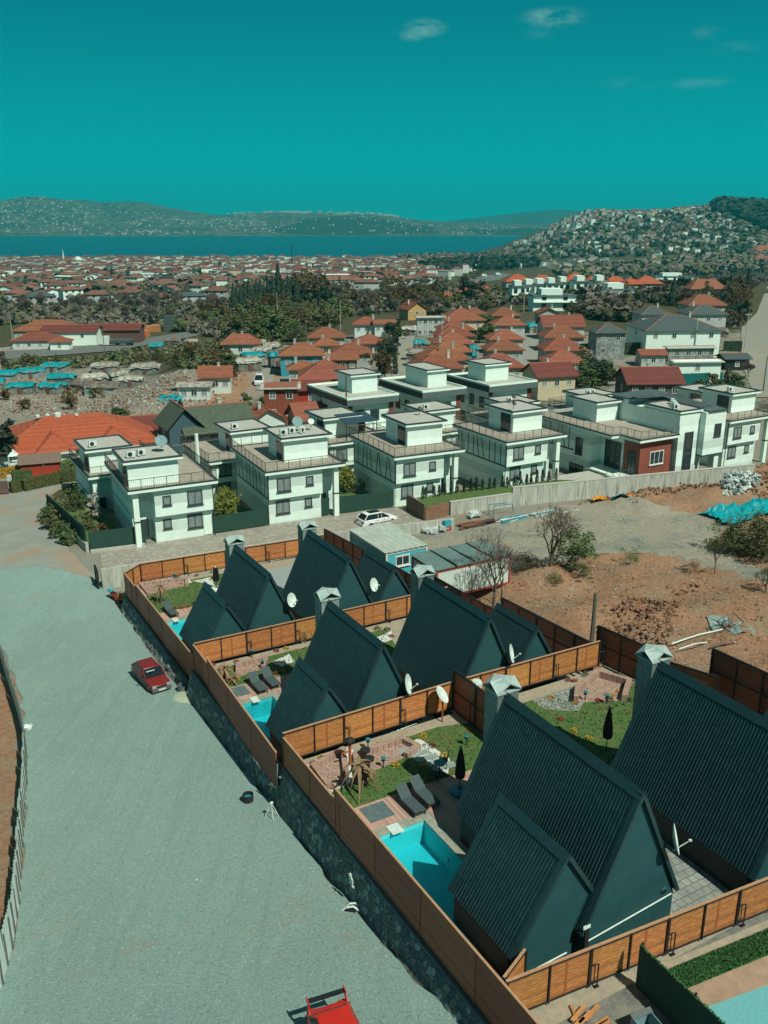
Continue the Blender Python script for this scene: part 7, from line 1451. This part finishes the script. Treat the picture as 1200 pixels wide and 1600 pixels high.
for i, (x, y, w, d, hh, t, rz) in enumerate(SH):
    wh = 'left of the rubble ground' if x < 110 else 'middle of the rubble ground' if x < 250 else 'right end of the rubble ground' if x < 300 else 'by the dirt lane' if x < 470 else 'between the village streets' if x < 900 else 'by the right-hand road'
    k = sum(1 for q in SH[:i] if q[5] == t)
    shack('%s, %s' % ({'T': 'shack under a turquoise tarpaulin', 'S': 'shack under pale sheets', 'D': 'dark patched shack'}[t], wh), x, y, w, d, hh, {'T': TARP, 'S': SCRAP, 'D': mat('dark_patched_roof', (.10, .09, .075), (.22, .2, .16), rough=.9, scale=1.5, thr=(.5, .6))}[t], rz)
H_('small white house with a red roof at the right end of the rubble ground', 337, 580, 42, .6, 3.2, 'gable', 1.8, wallm=DISH, rz=6); H_('white hut with a small red annex on the rubble ground', 305, 598, 30, .6, 2.6, 'gable', .5, wallm=DISH, roofm=SCRAP, chim=False, rz=3); H_('bright red-roofed white farmhouse by the bushes above the rubble ground', 376, 530, 62, .5, 3.4, wallm=DISH)
heap('rubble', 'scattered waste and rubble between the shacks', ((-20, 600), (100, 590), (240, 590), (330, 585), (400, 570), (340, 640), (250, 662), (60, 650), (-20, 650)), RUBB, 1500, .5, .1, kind='stuff', mats=[SHACKW, mat('pale_waste', (.42, .44, .38), (.25, .25, .21), rough=.9), DKP, MATS['dark_clods']])
for i, (x, y, r, m) in enumerate(((108, 630, 2.2, LEAFR), (112, 640, 2.0, LEAFR), (150, 622, 1.4, LEAFO), (190, 655, 1.6, LEAFG), (10, 625, 1.6, LEAFR), (40, 640, 1.2, LEAFR), (325, 615, 1.8, LEAFR), (360, 590, 2.0, LEAFR))):
    make_tree('scrub', tree_mesh(60+i, r*1.3, r, 'leaf', 420, .26, .06, .05), m, P_(x, y), 'low %s scrub on the rubble ground' % {LEAFR: 'reddish', LEAFO: 'olive', LEAFG: 'green'}[m], 'bush', 'scrub on the rubble ground')
# ------------------------------------------------------------------ timber yard and highway traffic
GF = 'buildings of the timber yard'
house('wide red-roofed hall of the timber yard, leftmost and highest', at(76, 508, 6), math.radians(5), 19, 12, 5.0, 'hip', 2.8, PALEW, TILE, wins=6, chim=False, group=GF); house('long dark red shed roof joining the halls of the timber yard', at(112, 514, 5), math.radians(4), 17, 9, 4.6, 'gable', 1.8, WHITE2, TILED, wins=2, chim=False, group=GF)
house('low red-roofed office of the timber yard beside the highway', at(58, 524, 4), math.radians(6), 13, 8, 3.0, 'hip', 2.0, PALEW, TILE, wins=4, chim=False, group=GF); house('small red-roofed gatehouse of the timber yard', at(95, 531, 3), math.radians(6), 5.5, 5, 2.8, 'hip', 1.2, WHITE2, TILE, wins=1, chim=False, group=GF); house('long open timber shed with dark red roof at the right of the yard', at(180, 511, 5), math.radians(3), 17, 9, 4.6, 'gable', 1.6, DKP, TILED, wins=0, chim=False, group=GF)
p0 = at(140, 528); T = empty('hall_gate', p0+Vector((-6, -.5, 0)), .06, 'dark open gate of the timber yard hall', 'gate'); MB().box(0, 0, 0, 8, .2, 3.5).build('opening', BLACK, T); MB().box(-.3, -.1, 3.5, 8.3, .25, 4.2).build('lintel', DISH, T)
for i, (x, y, w, hh, m) in enumerate(((226, 526, 6, 3, ORANGE), (226, 519, 9, 3.2, LUMBER), (244, 518, 6, 3.5, LUMBER), (33, 537, 8, 2.2, LUMBER), (46, 538, 5, 2.0, LUMBER), (86, 538, 8, 1.8, LUMBER), (104, 537, 9, 1.6, LUMBER), (155, 527, 9, 3.0, DKP), (190, 526, 6, 3.4, LUMBER), (135, 527, 4.5, 3.2, LUMBER))):
    p = at(x, y); T = empty('timber_stack', p, .1, 'stack of %s in the timber yard' % ('orange-painted boards' if m == ORANGE else 'dark boards' if m == DKP else 'sawn timber'), 'timber stack', 'timber stacks in the yard'); w *= .62; hh *= .75; T.scale = (1, .6, 1)
    for k in range(3): MB().box(-w/2+.1*k, -2.5, hh*k/3+.03*k, w/2-.15*k, 2.5, hh*(k+1)/3-.06+.03*k).build('board_pack', mat('orange_boards', (.55, .17, .05), (.42, .12, .04), rough=.8, scale=3) if m == ORANGE else m, T)
def truck(label, px, py, rz, L_=12, cab=DISH, box=None, bh=2.6):
    p = at(px, py); T = empty('truck', p, rz, label, 'truck', 'trucks by the highway'); MB().box(-1.2, 0, .6, 1.2, 2.2, 3.2).build('cab', cab, T); MB().box(-1.1, 2.2, 1.9, 1.1, 2.23, 2.9).build('windscreen', CGLASS, T); MB().box(-1.1, -L_, .9, 1.1, -.1, 1.2).build('chassis', STEEL, T)
    if box: MB().box(-1.2, -L_, 1.201, 1.2, -.3, 1.2+bh).build('cargo_box', box, T)
    for y in (1.3, -L_*.3, -L_*.75, -L_*.88):
        for s in (-1, 1): MB().lathe((s*.95, y, .5), [(.5, -.15), (.5, .15)], 12, Quaternion((0, 1, 0), PI/2)).build('wheel', TYRE, T)
truck('white truck with a grey flat trailer on the highway', 172, 541, math.radians(97), 7.5, box=SLATE, bh=1.0); truck('white truck beside a tall grey container near the timber stacks', 258, 512, math.radians(170), 6, box=DISH, bh=1.6); truck('white truck on the far highway, farther one', 779, 431, math.radians(-50), 6, box=DISH); truck('white truck on the far highway, nearer one', 757, 433, math.radians(-50), 6, box=DISH)
p = at(267, 518); T = empty('container', p, .1, 'tall grey-green container standing on end beside the white truck', 'container'); MB().box(-2.2, -1.5, .3, 2.2, 1.5, 6.0).build('body', SLATE, T); MB().box(-1.8, -1.2, 0, 1.8, 1.2, .3).build('base_frame', STEEL, T)
p = at(405, 600); car('white van-like car on the dirt lane beside the brick house', p, math.radians(185), WCAR, L_=4.8, Wd=1.9, Ht=1.9, kind='suv'); p = at(127, 528); car('small dark car in front of the timber yard gate', p, math.radians(180), mat('black_car_paint', (.02, .025, .03), rough=.3), L_=4.2, kind='suv', Ht=1.5)
for i, (x, y, hh) in enumerate(((165, 566, 9), (2, 585, 8), (145, 532, 8), (20, 532, 8), (112, 500, 12), (434, 500, 10), (123, 520, 7), (532, 516, 9), (478, 545, 8), (690, 548, 9), (738, 500, 10), (818, 488, 9), (632, 470, 9), (1084, 558, 9), (1150, 500, 8), (1163, 545, 9), (458, 460, 11), (1080, 500, 8))):
    pole('utility pole of the village and roads, %s from the left' % ORD[sorted([q[0] for q in ((165, 0), (2, 0), (145, 0), (20, 0), (112, 0), (434, 0), (123, 0), (532, 0), (478, 0), (690, 0), (738, 0), (818, 0), (632, 0), (1084, 0), (1150, 0), (1163, 0), (458, 0), (1080, 0))]).index(x)], P_(x, y), hh, .13, arms=i % 3 == 0, m=POLEC if i % 2 else POLEM)
p = at(684, 585); pole('double utility pole at the lower end of the village street', p, 7, .12, True); hedge('dark green ivy fence below the grey unfinished house', (905, 556), (1000, 554), 3.0, .8, LEAFD); hedge('dark green shade fence behind the white block building', (1130, 548), (1158, 549), 2.5, .6, LEAFD)
A, B = at(1010, 604), at(1128, 600); T = empty('green_screen_fence', A, math.atan2(B.y-A.y, B.x-A.x), 'long blue-green screen fence in front of the white block building', 'fence'); MB().box(0, -.05, 0, (B-A).length, .05, 2.4).build('screen', mat('blue_green_screen', (.0, .13, .13), (.0, .09, .10), rough=.7, scale=1), T)
for k in range(6): x = (B-A).length*k/5; MB().box(x-.06, .051, 0, x+.06, .15, 2.5).build('post', STEEL, T)
# ------------------------------------------------------------------ far town by the lake
def tmpl(w, d, hh, rh, wm, rm, roof='hip', ra='x'):
    b1 = MB(); b1.box(-w/2, -d/2, -3, w/2, d/2, hh); T = house('x', (0, 0, 0), 0, w, d, hh, roof, rh, wm, rm, simple=True, group=None, eave=.7, ridge_along=ra)
    for k, zz in enumerate([hh-1.9-2.9*q for q in range(max(1, int(hh//3)))]):
        for j in range(3): x = -w/2+w*(j+.5)/3; b2 = MB(); b2.box(x-.7, -d/2-.02, zz, x+.7, -d/2-.004, zz+1.3); b2.build('window', GLASS, T)
    return T
TILEF = mat('muted_roof_tiles', (.20, .082, .054), (.12, .056, .042), rough=.85, scale=.5, vary=.25)
TW = [tmpl(14, 11, 6.4, 2.3, PALEW, TILEF), tmpl(16, 10, 4.4, 2.2, CREAM, TILEF), tmpl(12, 10, 9.4, 2.0, WHITE2, TILEF), tmpl(18, 11, 6.2, 2.4, PALEW, TILEF, 'gable'), tmpl(13, 12, 7.0, 2.4, WHITE2, TILEF, 'gable', 'y'), tmpl(20, 13, 9.0, .5, WHITE2, CONC2, 'gable'), tmpl(17, 12, 6.0, 2.6, PALEW, SLATE), tmpl(12, 9, 3.4, 2.2, CREAM, TILED)]
rr = random.Random(77); TP = []
def inview(x, y, z=0):
    Z = y*math.cos(PITCH)-(z-CAMZ)*math.sin(PITCH); px = 600+FPX*x/Z; py = 800+FPX*(-(z-CAMZ)*math.cos(PITCH)-y*math.sin(PITCH))/Z; return px, py
y = 480.0
while y < 1960:
    st = 19+y*.006; x = -.72*y-80
    while x < .40*y+60:
        X = x+rr.uniform(-6, 6); Y = y+rr.uniform(-6, 6); z = h(X, Y); px, py = inview(X, Y, z)
        lim = lerp(px, [(0, 470), (60, 480), (150, 476), (340, 474), (400, 462), (470, 450), (600, 455), (660, 446), (720, 430), (780, 404)])
        if -330 < px < 790 and py < lim and py > 398 and z > -56: TP.append((Y, X, z, rr.random() if px > -10 else 2))
        x += st
    y += st*.92
TP.sort(key=lambda q: q[0]); near = [q for q in TP if q[3] < .93][:205]; rest = [q for q in TP if q[3] < .93][205:]+[q for q in TP if q[3] == 2]
LB = ['two-storey pale house with red hip roof in the far town by the lake', 'low cream house with red hip roof in the far town', 'tall white block with red hip roof in the far town', 'long pale house with red gable roof in the far town', 'white gable-fronted house in the far town', 'white flat-roofed block in the far town', 'pale house with grey roof in the far town', 'small cream house with dark red roof in the far town']
used = set()
for Y, X, z, q in near:
    i = rr.choices(range(8), (6, 4, 2, 4, 2, 1, 1.2, 2))[0]
    if i not in used: used.add(i); T = TW[i]; T.location = (X, Y, z); T.rotation_euler = (0, 0, rr.uniform(-.5, .7)); T['label'] = LB[i]; T['group'] = 'houses of the far town, type %s' % ORD[i]; T['category'] = 'house'; continue
    T = copy_tree(TW[i], (X, Y, z), rr.choice((0, .3, -.2, .6, 1.57))+rr.uniform(-.15, .15), LB[i], 'houses of the far town, type %s' % ORD[i], scale=(rr.uniform(.8, 1.2), rr.uniform(.8, 1.2), rr.uniform(.8, 1.15)))
def merged_houses(name, label, P, cols, sz=(9, 15), hgt=(4, 9), roofs=True):
    b = MB(); r2 = random.Random(5)
    for X, Y, z in P:
        w, d, hh = r2.uniform(*sz), r2.uniform(sz[0]*.8, sz[1]*.8), r2.uniform(*hgt); a = r2.uniform(-.6, .8); ca, sa = math.cos(a), math.sin(a); b.m = r2.choice((0, 0, 1, 2)); 
        q = [(-w/2, -d/2), (w/2, -d/2), (w/2, d/2), (-w/2, d/2)]; q = [(X+x*ca-y_*sa, Y+x*sa+y_*ca) for x, y_ in q]
        b.add([(x, y_, z-4) for x, y_ in q]+[(x, y_, z+hh) for x, y_ in q], [(0, 1, 5, 4), (1, 2, 6, 5), (2, 3, 7, 6), (3, 0, 4, 7)])
        b.m = r2.choices((3, 4, 5), cols)[0]; e = 1.08; q2 = [(X+(x-X)*e, Y+(y_-Y)*e) for x, y_ in q]; rh = r2.uniform(1.6, 2.8) if b.m != 5 else .3; L_ = max(0, (w-d)/2*.9)
        b.add([(x, y_, z+hh) for x, y_ in q2]+[(X-L_*ca, Y-L_*sa, z+hh+rh), (X+L_*ca, Y+L_*sa, z+hh+rh)], [(0, 1, 5, 4), (1, 2, 5), (2, 3, 4, 5), (3, 0, 4)])
    return b.build(name, [PALEW, CREAM, WHITE2, mat('weathered_far_roof_tiles', (.19, .085, .060), (.11, .058, .045), rough=.9, scale=.05), TILED, CONC2], label=label, kind='stuff')
merged_houses('far_town_houses', 'mass of small red-roofed houses of the far town towards the lake', [(X, Y, z) for Y, X, z, q in rest], (5, 2.5, 2), hgt=(5, 11))
P = []; r2 = random.Random(9)
for k in range(5200):
    Y = r2.uniform(1330, 2320); X = r2.uniform(200, 1500); z = h(X, Y); px, py = inview(X, Y, z)
    if px > 1230 or px < 770: continue
    dens = lerp(px, [(770, .3), (860, .55), (900, .9), (1060, 1), (1115, .8), (1130, .5), (1200, .45)])*(1 if py < 385 else .55 if py < 398 else .12)*(1 if z > -44 else .4)
    if noise.noise(Vector((X*.006, Y*.006, 1))) < -.35: dens *= .3
    if py < lerp(px, [(1100, 300), (1118, 326), (1145, 336), (1155, 350), (1230, 372)]) and px > 1105: continue
    if r2.random() < dens: P.append((X, Y, z+noise.fractal(Vector((X*.008, Y*.008, 4)), 1., 2., 5)*6-1))
merged_houses('hillside_houses', 'crowd of pale houses covering the hillside on the right', P, (2, 1, 6), sz=(8, 13), hgt=(5, 11))
P = []
for k in range(2000):
    Y = r2.uniform(5260, 7000); X = r2.uniform(-3300, 1500); px = 600+FPX*X/(Y*1.04)
    P.append((X, Y))
b = MB(); dg = bpy.context.evaluated_depsgraph_get()
def hit(x, y):
    ok, loc, *_ = SC.ray_cast(dg, Vector((x, y, 3000)), Vector((0, 0, -1))); return loc.z if ok else None
bpy.context.view_layer.update(); dg = bpy.context.evaluated_depsgraph_get()
for X, Y in P:
    px = 600+FPX*X/(Y*1.0)
    f = 1 if px < 440 else .5 if px < 640 else .35
    if r2.random() > f or noise.noise(Vector((X*.0015, Y*.002, 3))) < -.15: continue
    z = hit(X, Y)
    if z is None or z < -45: continue
    s = r2.uniform(7, 15); b.m = r2.choice((0, 0, 1)); b.obox((X, Y, z+3), s, s*.7, 8, r2.uniform(0, 3))
for k in range(60):
    X = r2.uniform(-1250, 120); Y = 7600+r2.uniform(-250, -20); z = hit(X, Y)
    if z: b.m = 0; b.obox((X, Y, z+6), r2.uniform(10, 40), 14, r2.uniform(8, 20), 0)
b.build('far_shore_buildings', [mat('far_pale_block', (.5, .52, .47), rough=.9), mat('far_brown_block', (.3, .22, .16), rough=.9)], label='tiny pale buildings scattered on the hills across the lake', kind='stuff')
# mosque
Yb = 1560; Xb = (108-600)/FPX*Yb/1.02; z = h(Xb, Yb); T = empty('mosque', (Xb+16, Yb, z), 0, 'mosque with one thin white minaret and a pale dome near the lake shore', 'mosque')
MB().tube((-16, 0, -2), (-16, 0, 20), 1.3, 1.0, 10).build('minaret', WHITE2, T); MB().tube((-16, 0, 20), (-16, 0, 27), 1.2, .1, 10).build('minaret_spire', CONC2, T); MB().box(-2, -8, -2, 18, 10, 9).build('prayer_hall', WHITE2, T); MB().lathe((8, 1, 9), [(6.5*math.cos(a*PI/16), 6*math.sin(a*PI/16)) for a in range(8)]+[(.1, 6)], 20).build('dome', DISH, T)
p = Vector(((461-600)/FPX*1400/1.0, 1400, h(-138, 1400))); T = empty('mast', p, 0, 'tall thin lattice mast standing above the far town', 'mast'); MB().tube((0, 0, 0), (0, 0, 34), .8, .4, 4).build('lattice', STEEL, T); MB().obox((0, 0, 34), 2, 2, 1).build('platform', STEEL, T)
# ------------------------------------------------------------------ woods and single trees in the middle distance
def proto(name, mesh, m, label, cat='tree', group=None, bark=BARK): return make_tree(name, mesh, m, (0, 0, -900), label, cat, group, bark)
PT = {
 'b1': proto('bare_tree', branch_tree(101, 9, 5, .22, .45, .035, 4), TWIG, ''), 'b2': proto('bare_tree', branch_tree(102, 10, 5, .22, .36, .035, 4), TWIG, ''), 'b3': proto('bare_tree', branch_tree(103, 8, 5, .2, .55, .035, 4), mat('grey_twigs', (.17, .16, .135), (.12, .112, .095), rough=.95, vary=.2), ''),
 'g1': proto('leafy_tree', tree_mesh(104, 8, 4.2, 'leaf', 900, .5, .25, .12), LEAFG, ''), 'g2': proto('leafy_tree', tree_mesh(105, 7, 4.4, 'leaf', 900, .5, .25, .1), LEAFO, ''), 'g3': proto('leafy_tree', tree_mesh(106, 6, 3.8, 'leaf', 700, .45, .2, .1), mat('spring_green_leaves', (.13, .15, .04), (.09, .11, .03), rough=.9, vary=.2), ''),
 'c1': proto('cypress', cypress_mesh(11, 15, 2.0, 900, .55, .55), LEAFD, ''), 'c2': proto('cypress', cypress_mesh(12, 12, 2.4, 800, .55, .6), LEAFD, ''), 'd1': proto('dark_tree', tree_mesh(107, 10, 4.2, 'leaf', 1300, .5, .3, .12), LEAFD, ''), 'r1': proto('rust_tree', tree_mesh(108, 12, 4.6, 'leaf', 1000, .5, .3, .2), LEAFR, ''), 'w1': proto('blossom_tree', tree_mesh(109, 6, 3.2, 'leaf', 520, .35, .2, .2), LEAFP, '')}
USED = set(); KN = {'b': ('bare grey-brown tree', 'bare trees of the middle distance'), 'g': ('green spring tree', 'green trees of the middle distance'), 'c': ('dark slender cypress', 'cypresses of the middle distance'), 'd': ('dark evergreen tree', 'dark evergreens of the middle distance'), 'r': ('rust-brown leafed tree', 'rust-leafed trees'), 'w': ('pale blossoming tree', 'blossoming trees')}
def plant(k, px, py, s=1., where='in the middle distance', sz=None):
    p = at(px, py); p.z -= .2; lb = KN[k[0]][0]+' '+where; sc = (s, s, s*(sz or 1))
    if k not in USED: USED.add(k); T = PT[k]; T.location = p; T.scale = sc; T['label'] = lb; T['group'] = KN[k[0]][1]+', '+where; T['category'] = 'tree'; return
    copy_tree(PT[k], p, R.uniform(0, 6.28), lb, KN[k[0]][1]+', '+where, sc)
R = random.Random(31); CNT = 0
def wood(pts, n, kinds, s=(.7, 1.2), where=''):
    X = [q[0] for q in pts]; Y = [q[1] for q in pts]; k = 0; g_ = 0
    while k < n and g_ < n*40:
        g_ += 1; x, y = R.uniform(min(X), max(X)), R.uniform(min(Y), max(Y))
        if pip(x, y, pts): k += 1; plant(R.choice(kinds), x, y, R.uniform(*s), where)
wood(((-20, 505), (60, 492), (110, 500), (210, 504), (270, 500), (350, 485), (350, 455), (230, 455), (140, 468), (60, 475), (-20, 490)), 100, ['b1', 'b2', 'b3', 'b2', 'b1', 'b3'], (.8, 1.25), 'behind the timber yard')
wood(((250, 508), (350, 498), (400, 480), (520, 490), (560, 500), (470, 540), (400, 545), (360, 522), (280, 520)), 62, ['b1', 'b3', 'g1', 'g2', 'g3', 'g2', 'r1'], (.6, 1.0), 'right of the timber stacks')
wood(((520, 480), (600, 470), (690, 462), (700, 490), (660, 500), (610, 488), (560, 488), (530, 500)), 60, ['b1', 'b3', 'b2', 'b2', 'g2', 'g3', 'b1', 'r1'], (.6, 1.0), 'around the yellow gabled house')
wood(((350, 455), (430, 450), (520, 440), (600, 445), (720, 440), (740, 428), (800, 420), (700, 470), (600, 468), (520, 478), (400, 480)), 95, ['b1', 'b2', 'b3', 'b1', 'b2', 'g2', 'r1'], (.7, 1.15), 'below the far town')
wood(((890, 455), (960, 450), (1050, 452), (1120, 460), (1130, 490), (990, 478), (985, 500), (900, 480)), 70, ['b1', 'b3', 'd1', 'b2', 'b1', 'b2', 'w1', 'g2'], (.5, .9), 'behind the grey-roofed houses')
wood(((1130, 440), (1185, 430), (1188, 445), (1165, 480), (1150, 520), (1128, 520), (1125, 470)), 30, ['d1', 'b1', 'c2', 'b2', 'r1'], (.5, .9), 'along the right-hand road')
wood(((0, 570), (150, 572), (230, 560), (330, 552), (380, 549), (370, 580), (320, 575), (170, 574), (60, 576), (0, 580)), 46, ['g1', 'g2', 'b3', 'g2', 'r1'], (.22, .42), 'in the green strip between highway and shacks')
wood(((610, 470), (700, 468), (760, 478), (770, 490), (700, 478), (640, 490)), 26, ['b1', 'b3', 'g2', 'g3', 'b2'], (.4, .7), 'above the village rows')
wood(((800, 478), (845, 470), (910, 480), (915, 500), (880, 492), (840, 478), (815, 492)), 24, ['b1', 'b3', 'g2', 'd1', 'b2'], (.4, .65), 'behind the side street')
wood(((590, 590), (598, 560), (612, 525), (625, 528), (612, 560), (604, 592)), 12, ['g1', 'b1', 'r1', 'd1'], (.35, .6), 'along the left side of the village street')
wood(((745, 520), (765, 505), (772, 530), (752, 545)), 9, ['g1', 'g2'], (.4, .6), 'between the village rows')
wood(((890, 580), (950, 590), (955, 612), (905, 618)), 10, ['d1', 'g1', 'g2'], (.45, .7), 'behind the rightmost villas'); wood(((1075, 615), (1150, 600), (1158, 630), (1090, 640)), 9, ['g1', 'g2', 'g1'], (.35, .5), 'behind the far right villas')
for i, (x, y, s, k) in enumerate(((366, 488, 1.0, 'c1'), (371, 487, .9, 'c1'), (377, 488, 1.0, 'c2'), (384, 486, .9, 'c1'), (390, 485, 1.1, 'c1'), (396, 486, .9, 'c2'), (402, 485, 1.1, 'c1'), (408, 484, 1.1, 'c1'), (414, 485, 1.0, 'c2'), (420, 484, 1.1, 'c1'), (428, 484, 1.2, 'c1'), (436, 483, 1.6, 'c1'), (443, 484, 1.1, 'c2'), (451, 485, 1.0, 'c1'), (457, 482, 1.1, 'c2'), (464, 482, 1.1, 'c2'))): plant(k, x, y, s, 'in the row beside the rust-brown trees')
for x, y, s in ((448, 472, 1.3), (462, 470, 1.4), (478, 472, 1.4), (492, 470, 1.5), (505, 474, 1.2), (485, 480, 1.2)): plant('r1', x, y, s, 'in the tall clump beside the cypresses'); plant('d1', x+4, y+8, s*.8, 'in the tall clump beside the cypresses')
for x, y, s, wh in ((176, 440, 1.3, 'standing alone in the far town'), (314, 440, 1.2, 'near the middle of the far town'), (396, 425, 1.0, 'close to the lake shore'), (304, 437, .8, 'left of the one in the middle of the far town')): plant('c2', x, y, s, wh)
for x, y, s in ((398, 408, 1.5), (545, 409, 1.4), (586, 410, 1.3), (10, 408, 1.4), (90, 409, 1.6), (240, 410, 1.2), (125, 409, 1.2), (160, 409, 1.0), (640, 407, 1.3), (30, 408, 1.2)): plant('d1' if s > 1.25 else 'b1', x, y, s*.75, 'on the lake shore')
plant('d1', 735, 478, 1.25, 'by the highway, large and round'); plant('g3', 712, 486, 1.0, 'beside the large round tree'); plant('w1', 705, 470, 1.0, 'near the highway'); plant('w1', 935, 478, 1.3, 'behind the grey unfinished house'); plant('w1', 920, 588, .8, 'beside the dark red gabled house'); plant('w1', 895, 600, .6, 'left of the verandah house'); plant('w1', 345, 668, .6, 'beside the mossy green roof'); plant('c2', 286, 690, .55, 'in front of the mossy green roof'); plant('c1', 618, 585, .35, 'at the lower end of the village street'); plant('c1', 600, 585, .5, 'beside the village street'); plant('c2', 1050, 478, .9, 'beside the large grey roof'); plant('c2', 1133, 607, .35, 'beside the blue-green screen'); plant('g1', 382, 645, .4, 'above the whitewashed house'); plant('g1', 440, 632, .35, 'below the brick house'); plant('g1', 415, 636, .35, 'left of the brick house hedge'); plant('d1', -5, 735, .7, 'at the left edge by the bungalow'); plant('d1', 8, 725, .45, 'beside the playset'); plant('b1', 1168, 590, .5, 'on the right-hand road side'); plant('b3', 1010, 615, .6, 'in front of the verandah house'); plant('g2', 130, 742, .3, 'at the end of the clipped hedge')
for i, k in enumerate(PT):
    if k not in USED: print('unused', k)
# far woodlands that read as one mass
def woodland(name, label, pts, n, r, hgt, mats, seed=1):
    b = MB(); r3 = random.Random(seed); X = [q[0] for q in pts]; Y = [q[1] for q in pts]; k = 0
    while k < n:
        x, y = r3.uniform(min(X), max(X)), r3.uniform(min(Y), max(Y))
        if not pip(x, y, pts): continue
        k += 1; p = at(x, y); s = r3.uniform(.6, 1.3); b.m = r3.randrange(len(mats))
        for j in range(14):
            d = Vector((r3.gauss(0, 1), r3.gauss(0, 1), r3.gauss(0, 1))).normalized(); c = p+Vector((d.x*r*s*.7, d.y*r*s*.7, hgt*s*(.55+.42*d.z))); q = d.to_track_quat('Z', 'Y'); l = r*s*.55
            b.add([c+q @ Vector((-l, 0, 0)), c+q @ Vector((0, -l*.8, 0)), c+q @ Vector((l, 0, 0)), c+q @ Vector((0, l*.8, 0))], [(0, 1, 2, 3)])
    return b.build(name, mats, label=label, kind='stuff')
MT = [TWIG, MATS['grey_twigs'], LEAFO]; MD = [LEAFD, LEAFD, mat('dull_green_wood', (.035, .05, .028), rough=.95)]
woodland('woodland', 'bare brown woodland below the hill on the right', ((860, 432), (930, 420), (1010, 412), (1120, 405), (1205, 400), (1205, 425), (1110, 432), (1010, 430), (900, 438)), 900, 6, 10, MT, 2)
woodland('woodland', 'dark evergreen wood between the far town and the lake', ((655, 422), (720, 410), (790, 408), (840, 412), (840, 420), (760, 424), (690, 428)), 420, 6, 13, MD, 3)
woodland('woodland', 'bare shore wood at the right end of the lake', ((610, 407), (700, 402), (770, 401), (860, 410), (860, 416), (760, 408), (640, 412)), 380, 6, 12, MT, 4)
woodland('woodland', 'dark pine wood on top of the right-hand hill', ((1112, 322), (1130, 318), (1146, 322), (1142, 336), (1118, 338)), 220, 10, 20, MD, 5); woodland('woodland', 'dark pine wood at the right edge of the hilltop', ((1148, 322), (1210, 322), (1210, 368), (1180, 356), (1158, 345), (1146, 338)), 520, 10, 18, MD, 6)
woodland('woodland', 'scattered trees between the hillside houses', ((780, 395), (860, 375), (950, 345), (1060, 332), (1110, 330), (1200, 365), (1200, 400), (1000, 402), (860, 405)), 1500, 6, 8, MT+MD, 7)
woodland('woodland', 'trees scattered through the far town', ((0, 412), (640, 412), (660, 440), (520, 445), (350, 470), (0, 475)), 2200, 3.6, 7.5, MT+[TWIG]+MD, 8)
woodland('woodland', 'olive and bare ground cover of the middle distance', ((-10, 470), (300, 470), (640, 452), (740, 445), (740, 470), (520, 500), (400, 540), (250, 515), (-10, 510)), 2600, 1.7, 2.6, [TWIG, MATS['grey_twigs'], TWIG, LEAFO, MATS['dull_green_wood']], 9)
woodland('woodland', 'bushes filling the green strip by the highway', ((0, 567), (160, 560), (190, 548), (300, 538), (420, 526), (440, 540), (370, 572), (300, 578), (240, 560), (170, 575), (0, 577)), 1500, 1.0, .8, [LEAFG, LEAFO, MATS['dull_green_wood'], TWIG], 10)
woodland('woodland', 'tree cover on the rise around the orange-roofed houses', ((640, 480), (790, 452), (880, 430), (1010, 425), (1200, 420), (1200, 440), (1140, 470), (1130, 500), (1120, 480), (1000, 474), (990, 505), (915, 500), (900, 485), (800, 476), (760, 484), (690, 500)), 2600, 1.9, 3.4, [TWIG, MATS['grey_twigs'], TWIG, LEAFO, MATS['dull_green_wood']], 11)
# ------------------------------------------------------------------ air
hz = bpy.data.materials.new('lake_haze'); hz.use_nodes = True; t = hz.node_tree; t.nodes.clear(); o = N(t, 'ShaderNodeOutputMaterial'); v = N(t, 'ShaderNodeVolumePrincipled')
v.inputs['Color'].default_value = (.02, .52, .58, 1); v.inputs['Density'].default_value = .000125; v.inputs['Anisotropy'].default_value = 0; t.links.new(v.outputs[0], o.inputs['Volume'])
MB().box(-14500, -75, -62, 16500, 11650, 232).build('haze', hz, kind='stuff', label='thin teal haze over the land and the lake')

# where look-alikes stand in one place, say which one: counted from the left of the view
LBD = {}
for o in list(COL.objects):
    if o.parent is None and o.get('label') and o.get('kind') is None: LBD.setdefault(o['label'], []).append(o)
for l, g in LBD.items():
    if 2 <= len(g) <= 24:
        g.sort(key=lambda o: inview(o.location.x, o.location.y, o.location.z)[0])
        for i, o in enumerate(g): o['label'] = '%s, %s from the left' % (l, ORD[i])
